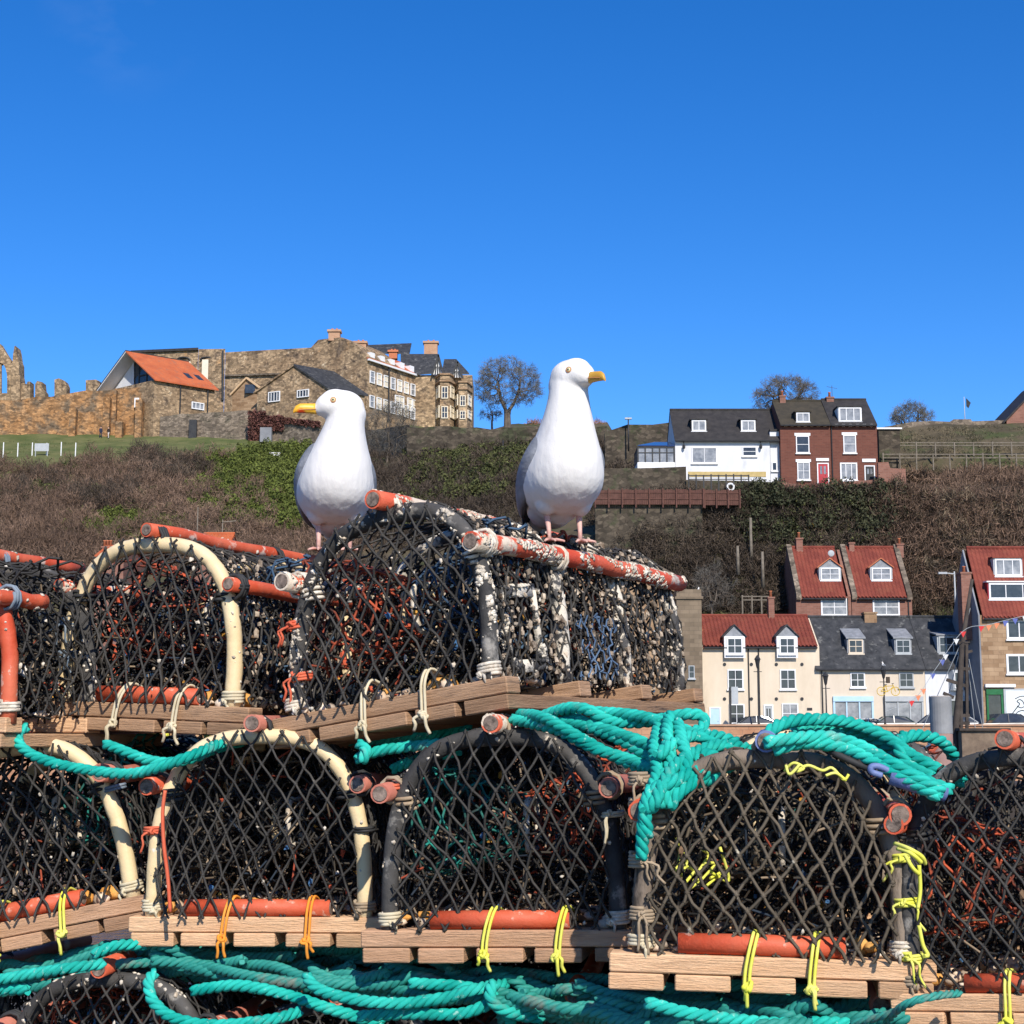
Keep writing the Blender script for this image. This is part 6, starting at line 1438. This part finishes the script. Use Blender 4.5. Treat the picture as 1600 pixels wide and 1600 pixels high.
# ------------------------------------------------------------------ teal ropes
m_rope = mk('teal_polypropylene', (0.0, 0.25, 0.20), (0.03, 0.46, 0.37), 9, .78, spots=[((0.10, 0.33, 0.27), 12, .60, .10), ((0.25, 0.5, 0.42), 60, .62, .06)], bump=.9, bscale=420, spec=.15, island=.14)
m_roped = mk('dull_shaded_teal_rope', (0.01, 0.17, 0.14), (0.03, 0.27, 0.22), 7, .65, spots=[((0.16, 0.2, 0.16), 10, .58, .1)], bump=.5, bscale=220)  # darker copy of the teal, shade of the packed mass put into its colour
def rope_into(g, pts, r=.0099, step=.005, pitch=.048):
    cl = resample(spline(pts, 10), step); m = len(cl); s = r*.56; rs = r*.54
    T = [(cl[min(i+1, m-1)]-cl[max(i-1, 0)]).normalized() for i in range(m)]; N_ = T[0].orthogonal().normalized(); fr = []
    for i in range(m): N_ = (N_-T[i]*N_.dot(T[i])).normalized(); fr.append((N_, T[i].cross(N_)))
    for k in range(3):
        line = []
        for i in range(m):
            a = 2*math.pi*(k/3-i*step/pitch); wv = 1+.10*noise.noise(cl[i]*38+Vector((k*7, 0, 0))); line.append(cl[i]+wv*(fr[i][0]*math.cos(a)+fr[i][1]*math.sin(a))*s)
        lf = []; Nn = (line[1]-line[0]).orthogonal().normalized(); vs = []
        for i in range(m):
            t_ = (line[min(i+1, m-1)]-line[max(i-1, 0)]).normalized(); Nn = (Nn-t_*Nn.dot(t_)).normalized(); Bn = t_.cross(Nn)
            for q in range(12):      # four ridged yarns per strand
                a = 2*math.pi*q/12; tw = a+i*.06
                vs.append(line[i]+(Nn*math.cos(tw)+Bn*math.sin(tw))*rs*(1+.10*math.cos(4*a)))
        g.add(vs, [(i*12+q, i*12+(q+1) % 12, (i+1)*12+(q+1) % 12, (i+1)*12+q) for i in range(m-1) for q in range(12)]+[tuple(range(12))[::-1], tuple((m-1)*12+q for q in range(12))])
def rope(label, paths, mat=None, r=.0099, name='rope', group='teal ropes coiled among the creels', cat='rope'):
    o = P(*paths[0][0]); g = MB(o)
    for p in paths: rope_into(g, [P(*q) for q in p], r)
    ob = g.build(name, mat or m_rope, None, True, fix=False); ob.location = o
    return tag(ob, label, cat, group)
rope('tangled heap of teal rope between the middle and brown netted creels', [
    [(812, 1116, 2.86), (850, 1122, 2.76), (905, 1152, 2.72), (960, 1182, 2.70), (1012, 1204, 2.66), (1060, 1226, 2.62)],
    [(838, 1124, 2.86), (880, 1108, 2.80), (915, 1108, 2.76), (960, 1128, 2.74), (1020, 1126, 2.72), (1070, 1116, 2.70), (1098, 1120, 2.70), (1096, 1138, 2.68), (1066, 1150, 2.66), (1030, 1172, 2.62)],
    [(885, 1118, 2.82), (940, 1138, 2.74), (1000, 1158, 2.68), (1040, 1178, 2.64), (1075, 1204, 2.60), (1090, 1232, 2.58)],
    [(1046, 1118, 2.66), (1042, 1150, 2.60), (1048, 1190, 2.56), (1030, 1222, 2.53), (1012, 1250, 2.50), (1005, 1290, 2.49), (1003, 1345, 2.5)],
    [(1175, 1172, 2.66), (1130, 1164, 2.62), (1090, 1174, 2.58), (1055, 1196, 2.53), (1036, 1224, 2.50), (1022, 1256, 2.48), (1018, 1262, 2.5)],
    [(1058, 1128, 2.64), (1066, 1160, 2.58), (1074, 1190, 2.54), (1064, 1216, 2.52), (1040, 1244, 2.5), (1034, 1262, 2.5)],
    [(1170, 1190, 2.62), (1130, 1188, 2.58), (1105, 1178, 2.57), (1090, 1192, 2.56), (1094, 1212, 2.55)],
    [(1150, 1160, 2.68), (1120, 1150, 2.66), (1080, 1150, 2.62), (1046, 1166, 2.57), (1025, 1184, 2.55)],
    [(800, 1124, 2.84), (870, 1140, 2.75), (930, 1170, 2.71), (985, 1188, 2.68), (1030, 1212, 2.6), (1046, 1240, 2.53)],
    [(930, 1112, 2.78), (990, 1118, 2.72), (1050, 1132, 2.66), (1110, 1160, 2.62), (1160, 1180, 2.62)],
    [(1030, 1130, 2.68), (1022, 1170, 2.6), (1026, 1210, 2.54), (1008, 1260, 2.49), (1012, 1310, 2.49)],
    [(1160, 1184, 2.6), (1130, 1200, 2.55), (1085, 1206, 2.53), (1050, 1222, 2.5), (1018, 1236, 2.5), (1006, 1270, 2.48)],
    [(1010, 1200, 2.62), (1040, 1206, 2.56), (1072, 1222, 2.54), (1110, 1216, 2.54), (1128, 1198, 2.55)],
    [(1110, 1200, 2.54), (1085, 1220, 2.52), (1060, 1240, 2.5), (1046, 1262, 2.5)],
    [(840, 1130, 2.86), (900, 1132, 2.78), (960, 1152, 2.72), (1010, 1180, 2.67), (1030, 1200, 2.62)]])
rope('teal rope arching to the left over the cream and black hooped creels', [
    [(556, 1186, 2.98), (590, 1174, 2.98), (640, 1166, 2.97), (700, 1160, 2.96), (760, 1142, 2.95)],
    [(565, 1190, 2.95), (572, 1172, 2.95), (560, 1162, 2.97)], [(614, 1202, 3.05), (650, 1188, 3.02), (720, 1172, 3.0)], [(470, 1150, 3.3), (560, 1158, 3.2), (660, 1150, 3.15), (740, 1140, 3.1)]])
rope('teal rope sagging in front of the left cream hoops', [
    [(42, 1136, 3.14), (28, 1146, 3.12), (34, 1168, 3.1), (70, 1188, 3.08), (130, 1202, 3.06), (200, 1209, 3.03), (255, 1197, 3.0), (300, 1180, 3.0), (340, 1164, 3.06), (400, 1150, 3.2)],
    [(164, 1162, 3.1), (190, 1172, 3.08), (240, 1190, 3.06), (290, 1188, 3.05), (335, 1170, 3.08), (380, 1158, 3.2)]])
rope('loops of teal rope over the blue pole at the right', [
    [(1192, 1166, 2.5), (1204, 1142, 2.5), (1236, 1127, 2.52), (1290, 1124, 2.55), (1340, 1133, 2.57), (1385, 1152, 2.56), (1425, 1180, 2.53), (1470, 1205, 2.5), (1510, 1224, 2.5)],
    [(1195, 1160, 2.46), (1240, 1154, 2.46), (1295, 1152, 2.47), (1345, 1166, 2.46), (1395, 1194, 2.43), (1440, 1220, 2.41), (1478, 1240, 2.4)],
    [(1285, 1142, 2.6), (1340, 1146, 2.6), (1390, 1166, 2.58), (1440, 1196, 2.54), (1490, 1214, 2.5), (1500, 1222, 2.5)],
    [(1396, 1160, 2.6), (1430, 1149, 2.62), (1466, 1156, 2.64), (1486, 1174, 2.66), (1490, 1186, 2.68)],
    [(1300, 1160, 2.52), (1350, 1172, 2.5), (1405, 1200, 2.46), (1450, 1222, 2.43), (1490, 1236, 2.42)],
    [(1210, 1172, 2.47), (1260, 1160, 2.47), (1330, 1172, 2.46), (1390, 1204, 2.43), (1440, 1230, 2.41), (1470, 1246, 2.4)],
    [(1240, 1140, 2.58), (1300, 1134, 2.6), (1360, 1150, 2.59), (1420, 1186, 2.55), (1480, 1210, 2.52)],
    [(1410, 1150, 2.58), (1404, 1172, 2.54), (1420, 1196, 2.52), (1460, 1216, 2.49)]])
rope('teal rope looped over the lowest creels below the middle of the stack', [
    [(478, 1524, 2.84), (496, 1545, 2.82), (545, 1560, 2.8), (620, 1568, 2.8), (690, 1560, 2.8), (745, 1545, 2.8), (790, 1538, 2.86)],
    [(770, 1536, 2.8), (766, 1560, 2.78), (790, 1580, 2.78), (850, 1592, 2.8)], [(300, 1548, 2.95), (370, 1540, 2.93), (440, 1552, 2.92), (520, 1578, 2.9), (600, 1600, 2.9)], [(640, 1536, 2.86), (720, 1542, 2.84), (770, 1556, 2.83), (800, 1600, 2.85)], [(560, 1588, 2.84), (640, 1584, 2.82), (720, 1584, 2.8), (770, 1566, 2.8)]])
rope('teal rope looped around the low black hooped creel', [
    [(242, 1520, 2.92), (232, 1535, 2.9), (240, 1566, 2.88), (275, 1592, 2.86), (340, 1602, 2.86), (420, 1594, 2.86), (470, 1580, 2.9)],
    [(-20, 1534, 2.98), (50, 1522, 2.97), (110, 1512, 2.96), (165, 1506, 3.0)], [(-20, 1546, 3.0), (45, 1546, 2.98)], [(145, 1492, 3.05), (180, 1478, 3.06), (230, 1476, 3.1)]])
rng = random.Random(5); paths = []
for k in range(58):
    x = rng.uniform(-120, 1380); Lx = rng.uniform(200, 460); dY = rng.uniform(-.02, .3); dy = rng.uniform(22, 84); pp = []
    for f in np.linspace(0, 1, 7):
        xx = x+Lx*f; Yx = float(np.interp(xx, [0, 400, 780, 1200], [3.2, 3.05, 2.82, 2.5])); by = float(np.interp(xx, [0, 230, 400, 590, 780, 980, 1200], [1492, 1456, 1480, 1490, 1512, 1540, 1560]))
        pp.append((xx, 1150+(by+dy+rng.uniform(-12, 12)-1150)*Yx/(Yx+dY), Yx+dY+rng.uniform(-.03, .03)))
    paths.append(pp)
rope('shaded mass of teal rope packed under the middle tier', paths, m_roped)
rope('teal rope trailing under the brown netted creel', [
    [(1010, 1566, 2.5), (1060, 1580, 2.48), (1130, 1592, 2.48), (1230, 1600, 2.5), (1320, 1600, 2.5), (1420, 1620, 2.55)]])
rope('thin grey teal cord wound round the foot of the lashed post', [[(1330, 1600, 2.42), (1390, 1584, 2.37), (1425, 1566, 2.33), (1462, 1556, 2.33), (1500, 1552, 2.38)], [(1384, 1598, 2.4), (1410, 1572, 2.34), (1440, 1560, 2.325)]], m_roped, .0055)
# bungee with blue hook across the brown netted creel
r = thing('bungee_hook', 'black bungee cord with a blue plastic hook over the brown netted creel', 'hook', P(1400, 1215, 2.47)); o = r.location
MB(o).tube(spline([P(1285, 1166, 2.5), P(1310, 1180, 2.46), P(1345, 1196, 2.45), P(1366, 1204, 2.44)], 5), .0055, 7).build('cord', m_tk, r, True)
MB(o).tube([P(1392, 1213, 2.43), P(1430, 1225, 2.42), P(1478, 1241, 2.42)], [.013, .0135, .012], 10).build('handle', m_pipe_b, r, True)
MB(o).tube(spline([P(1395, 1208, 2.425), P(1375, 1198, 2.425), P(1362, 1198, 2.425), P(1362, 1206, 2.425), P(1378, 1212, 2.425)], 5), .0052, 7).build('hook', m_pipe_b, r, True)
# twist of yellow twine on the brown creel's shoulder and hanging inside
def twine(label, paths, mat, r=.0026, n_fuzz=0):
    o = P(*paths[0][0]); g = MB(o)
    for p in paths: g.tube(spline([P(*q) for q in p], 5), r, 5)
    ob = g.build('twine', mat, None, True, fix=False); ob.location = o; return tag(ob, label, 'twine', 'loose twine on the creels')
twine('scraggly yellow twine tied along the arch of the brown netted creel', [[(1226, 1205, 2.47), (1240, 1192, 2.46), (1256, 1200, 2.46), (1244, 1206, 2.46), (1262, 1196, 2.46), (1285, 1204, 2.46), (1300, 1200, 2.46), (1318, 1218, 2.45), (1326, 1210, 2.45)], [(1228, 1196, 2.46), (1234, 1210, 2.45), (1250, 1194, 2.45)], [(1290, 1212, 2.45), (1306, 1208, 2.45), (1322, 1220, 2.45)]], m_ty)
twine('yellow twine hanging inside the left of the brown netted creel', [[(1058 + 9*k + 4*math.sin(k*2), 1310+22*k % 70, 2.6), (1062+11*k, 1335+13*k % 50, 2.62), (1056+8*k, 1360+9*k % 30, 2.6)] for k in range(8)], m_ty)
twine('thick yellow binding on the lashed post at the right edge', [[(1398, 1318, 2.37), (1420, 1326, 2.34), (1440, 1338, 2.34), (1446, 1350, 2.35)], [(1402, 1326, 2.36), (1424, 1334, 2.335), (1440, 1348, 2.34)], [(1414, 1336, 2.34), (1426, 1356, 2.335), (1436, 1366, 2.34)], [(1436, 1352, 2.34), (1438, 1390, 2.345), (1434, 1420, 2.345)], [(1436, 1446, 2.345), (1442, 1476, 2.345), (1450, 1492, 2.345), (1444, 1494, 2.34)]], m_ty, .0032)
twine('red twine along the left post of the pale based cream creel', [[(258, 1235, 3.0), (254, 1270, 3.0), (256, 1320, 3.0), (262, 1370, 3.0), (266, 1425, 3.0)]], m_tred, .0038)

# ------------------------------------------------------------------ gulls
m_plume = mk('white_plumage', (0.66, 0.635, 0.60), (0.73, 0.71, 0.68), 14, .9, spots=[((0.58, 0.565, 0.55), 34, .60, .12)], bump=.4, bscale=85, spec=.12, stretch=(1, 1, .45))
m_wing = mk('grey_wing_feathers', (0.16, 0.17, 0.19), (0.25, 0.262, 0.285), 22, .8, spots=[((0.36, 0.37, 0.39), 26, .6, .08)], bump=.6, bscale=60, spec=.2, stretch=(1, .4, 1))
m_wtip = mk('black_wing_tips', (0.012, 0.012, 0.014), (0.03, 0.03, 0.03), 12, .7)
def beak_gen(N, L, tc, mp, col, mix, ramp, noise_, b):
    vd = N.new('ShaderNodeVectorMath'); vd.operation = 'DISTANCE'; L.new(tc.outputs['Object'], vd.inputs[0]); vd.inputs[1].default_value = (0, -.041, -.012)
    return mix(ramp(vd.outputs['Value'], .0135, .0085), col, (0.62, 0.06, 0.01))
m_beak = mk('yellow_bill', (0.66, 0.33, 0.02), (0.72, 0.40, 0.04), 30, .4, gen=beak_gen)
m_beak2 = mk('ochre_bill', (0.46, 0.24, 0.03), (0.55, 0.32, 0.05), 30, .45)
m_leg = mk('pink_leg_skin', (0.52, 0.27, 0.22), (0.62, 0.40, 0.33), 60, .6, bump=.3, bscale=200)
m_iris = mk('pale_iris', (0.66, 0.55, 0.3), None, 5, .2); m_pupil = mk('pupil', (.01, .01, .01), None, 5, .1, spec=.6); m_erim = mk('orange_eye_ring', (.5, .22, .08), None, 5, .6)
def gull(label, loc, rz, head_yaw, head_pitch=0, sc=1.0, neck=1.0, bill=None, lean=0, foot_dx=(0, 0), leg=.07, hsc=1.1, hx=0.0):
    """Standing herring gull, local: faces -y, feet at z = 0. Soft shapes fused into one body by a voxel remesh."""
    r = thing('herring_gull', label, 'gull', loc, (0, 0, rz)); r.scale = (sc,)*3
    hz = .318*neck+.012; Rh = Matrix.Rotation(head_yaw, 3, 'Z') @ Matrix.Rotation(head_pitch, 3, 'X'); Hc = Vector((hx, -.036, hz))+Rh @ Vector((0, -.008, 0))
    g = MB()
    def el(c, rad, rx=0, ry=0): g.ball(c, rad, 20, 14, (Matrix.Rotation(ry, 3, 'Y') @ Matrix.Rotation(rx, 3, 'X')))
    prof = [(.048, .018, -.006, .042), (.056, .039, -.032, .062), (.075, .0605, -.060, .094), (.10, .0765, -.080, .120), (.125, .0845, -.092, .132), (.15, .0835, -.097, .130), (.175, .0785, -.099, .112), (.20, .0690, -.093, .084),
            (.225, .0588, -.088, .054), (.25, .0512, -.083, .030), (.275, .0435, -.080, .014), (.30, .0392, -.077, .005), (.322, .0380, -.076, .003), (.336, .030, -.068, -.006)]
    prof = [((.125-(.125-z)*.80) if z < .125 else z, a_, b2, c2) for z, a_, b2, c2 in prof]
    kz = (hz-.2)/.13; fine = []
    for a_, b2 in zip(prof, prof[1:]):
        for t in (0, .5): fine.append([u+(v-u)*t for u, v in zip(a_, b2)])
    fine.append(list(prof[-1]))
    for _ in range(3): fine = [fine[0]]+[[(p+2*q+r_)/4 for p, q, r_ in zip(a_, b2, c2)] for a_, b2, c2 in zip(fine, fine[1:], fine[2:])]+[fine[-1]]
    vs = []; ns = 36
    for z, hw_, yf, yb in fine:
        z2 = z if z < .2 else .2+(z-.2)*kz
        for q in range(ns):
            t = 2*math.pi*q/ns; c_, s_ = math.cos(t), math.sin(t)
            tilt = .035*max(0, min(1, (.2-z)/.12))     # belly rises towards the tail
            y = (yf+yb)/2+(yb-yf)/2*s_; vs.append((hx*max(0, min(1, (z-.13)/.17))**1.3+hw_*math.copysign(abs(c_)**.92, c_), y, z2-(tilt*max(0, s_)*.55)))
    m_ = len(fine); g.add(vs, [(i_*ns+q, i_*ns+(q+1) % ns, (i_+1)*ns+(q+1) % ns, (i_+1)*ns+q) for i_ in range(m_-1) for q in range(ns)]+[tuple(range(ns))[::-1], tuple((m_-1)*ns+q for q in range(ns))])
    el((0, .155, .092), (.036, .095, .020), -.42); el((0, .075, .105), (.058, .09, .045), -.5)
    for sx in (-1, 1): el((sx*.036, .004, .092), (.024, .03, .032))
    def hl(c, rad, rx=0): g.ball(Hc+Rh @ (Vector(c)*hsc), [q_*hsc for q_ in rad], 20, 14, Rh @ Matrix.Rotation(rx, 3, 'X'))
    hl((0, .002, .0), (.0345, .0415, .0335)); hl((0, -.022, .003), (.0275, .030, .0245), .2); hl((0, -.034, -.004), (.0165, .022, .0145), .1); hl((0, .010, -.014), (.0335, .037, .034))
    hl((0, -.012, .016), (.025, .028, .019))
    me = bpy.data.meshes.new('b'); me.from_pydata([tuple(v) for v in g.v], [], g.f); ob = bpy.data.objects.new('b', me); C.objects.link(ob)
    md = ob.modifiers.new('r', 'REMESH'); md.mode = 'VOXEL'; md.voxel_size = .0036
    sm = ob.modifiers.new('s', 'SMOOTH'); sm.iterations = 10; sm.factor = .5
    dg = bpy.context.evaluated_depsgraph_get(); m2 = bpy.data.meshes.new_from_object(ob.evaluated_get(dg)); m2.name = 'body'; bpy.data.objects.remove(ob)
    for v in m2.vertices:      # soft feather tufts low on the breast and flanks
        k = noise.noise(Vector((v.co.x*45, v.co.y*45, v.co.z*28))); k2 = noise.noise(Vector((v.co.x*110, v.co.y*110, v.co.z*60)))
        a = max(0, min(1, (.23-v.co.z)/.1)); v.co += v.normal*(.0010+(k*.0011+k2*.0004)*(.1+a))
    link_mesh('body', m2, m_plume, r, True)
    # folded wings: grey coverts, white edged tertials, black primaries crossing the tail
    for sx in (-1, 1):
        w_ = MB(); sec = []
        st = [(-.050, .190, .008, .020), (-.036, .186, .017, .046), (.0, .172, .021, .068), (.06, .155, .021, .070), (.12, .125, .017, .055), (.17, .105, .011, .034), (.205, .095, .005, .016)]
        xo = [.046, .060, .0715, .0695, .057, .040, .028]; vs = []; n = 12
        for (y, z, tx, hz_), x in zip(st, xo):
            for k in range(n): a = 2*math.pi*k/n; vs.append((sx*(x+tx*math.cos(a)-.012*(math.sin(a) > 0)*math.sin(a)*2), y-.02*math.sin(a)*.5, z+hz_*math.sin(a)))
        m = len(st); fs = [(i*n+k, i*n+(k+1) % n, (i+1)*n+(k+1) % n, (i+1)*n+k) for i in range(m-1) for k in range(n)]+[tuple(range(n))[::-1], tuple((m-1)*n+k for k in range(n))]
        w_.add(vs, fs); wo_ = w_.build('wing', m_wing, r, True)
        wo_.modifiers.new('s', 'SUBSURF').render_levels = 2
        p_ = MB()
        for k in range(4): p_.tube([(sx*(.045-.004*k), .13, .085+.012*k), (sx*(.03-.004*k), .20, .072+.008*k), (sx*(.012-.004*k), .255+.012*k, .062+.006*k)], [.012, .009, .002], 6)
        p_.build('primary_feathers', m_wtip, wo_, True)
    # bill: two mandibles with hooked tip
    bo = bpy.data.objects.new('tmp', None)
    bm_ = MB(); st = [(-.0, .0125, .0095, 0), (-.015, .0115, .0078, .0), (-.032, .0108, .0066, .0), (-.044, .0105, .0058, -.0005), (-.054, .0075, .0042, -.003), (-.060, .0032, .002, -.0085)]
    vs = []; n = 10
    for y, hh, ww, dz in st:
        for k in range(n): a = 2*math.pi*k/n; vs.append((ww*math.cos(a), y, dz+hh*math.sin(a)*(.9 if math.sin(a) > 0 else .85)))
    bm_.add(vs, [(i*n+k, i*n+(k+1) % n, (i+1)*n+(k+1) % n, (i+1)*n+k) for i in range(len(st)-1) for k in range(n)]+[tuple(range(n)), tuple((len(st)-1)*n+k for k in range(n))[::-1]])
    b_ = bm_.build('bill', bill or m_beak, r, True); b_.scale = (1.0, .80 if bill else .90, 1.12); b_.location = Hc+Rh @ Vector((0, -.046*hsc, -.006)); b_.rotation_euler = Rh.to_euler()
    g2 = MB(); 
    for sx in (-1, 1): g2.tube([(sx*.0098, .002, -.001), (sx*.0082, -.015, -.0022), (sx*.0068, -.032, -.003), (sx*.005, -.046, -.004)], .0009, 4)
    g2.build('gape_line', m_erim, b_)
    for sx in (-1, 1):
        e = Hc+Rh @ (Vector((sx*.0283, -.022, .0085))*hsc); ax = Rh @ Vector((sx*.93, -.35, .08)); Me = ax.to_track_quat('Z', 'Y').to_matrix()
        ey = MB(); ey.ball(e-ax*.0012, (.0055, .0055, .0045), 12, 8, Me); eo = ey.build('eye', m_iris, r, True)
        MB().ball(e+ax*.0019, (.0026, .0026, .0018), 10, 6, Me).build('pupil', m_pupil, eo, True)
        ring = [e+ax*.0008+Me @ Vector((.0056*math.cos(t), .0056*math.sin(t), 0)) for t in np.linspace(0, 2*math.pi, 15)]
        MB().tube(ring, .0009, 5, caps=False).build('eye_ring', m_erim, eo, True)
    for k, sx in enumerate((-1, 1)):
        fx, fz = foot_dx[k] if hasattr(foot_dx[k], '__len__') else (foot_dx[k], 0); x = sx*.033+fx; y0 = -.005
        l_ = MB(); l_.tube([(sx*.034, .006, .085), (sx*.0345, .010, .066), (x*.9+sx*.004, .008, .052), (x, .0, .03+fz*.6), (x, -.002, .006+fz)], [.009, .0062, .0066, .0048, .0052], 8)
        lo_ = l_.build('leg', m_leg, r, True)
        ft = MB(); base = Vector((x, -.002, .006+fz)); tips = []
        for a in (-.5, 0, .5):
            tip = base+Vector((math.sin(a)*.042, -math.cos(a)*.048, -.004)); tips.append(tip); ft.tube([base, base.lerp(tip, .5)+Vector((0, 0, .003)), tip], [.0042, .0036, .0022], 6)
        for t0, t1 in ((0, 1), (1, 2)): ft.add([base+Vector((0, 0, .001)), tips[t0].lerp(base, .1), tips[t0].lerp(tips[t1], .5).lerp(base, .22), tips[t1].lerp(base, .1)], [(0, 1, 2), (0, 2, 3)])
        ft.tube([base, base+Vector((0, .014, -.003))], [.003, .0015], 5); ft.build('foot', m_leg, lo_, True)
    return r
G1 = gull('white gull on the left with head turned in profile and a bright yellow bill', P(522, 864, 3.70), math.radians(6), math.radians(-80), 0.0, 1.11, neck=.93, hx=.020)
G2 = gull('taller white gull on the right standing above the barnacled pole, looking right', P(882, 851, 3.2), math.radians(14), math.radians(28), .05, 1.0, neck=1.03, bill=m_beak2)
for lab, q in (('tiny gull on the chimney of the tall stone house', P(1520, 879, 122.6)), ('tiny gull on the parapet of the sandstone tower', P(1091, 925, 120.8)), ('tiny gull on the lantern post with the bicycle', P(1380, 1042, 116.2)), ('tiny gull on the chimney stack left of the stone house roof', P(1505, 890, 122.0))):
    dup(G2, q, (0, 0, random.uniform(-2, 2)), lab, 'small gulls far away on roofs')
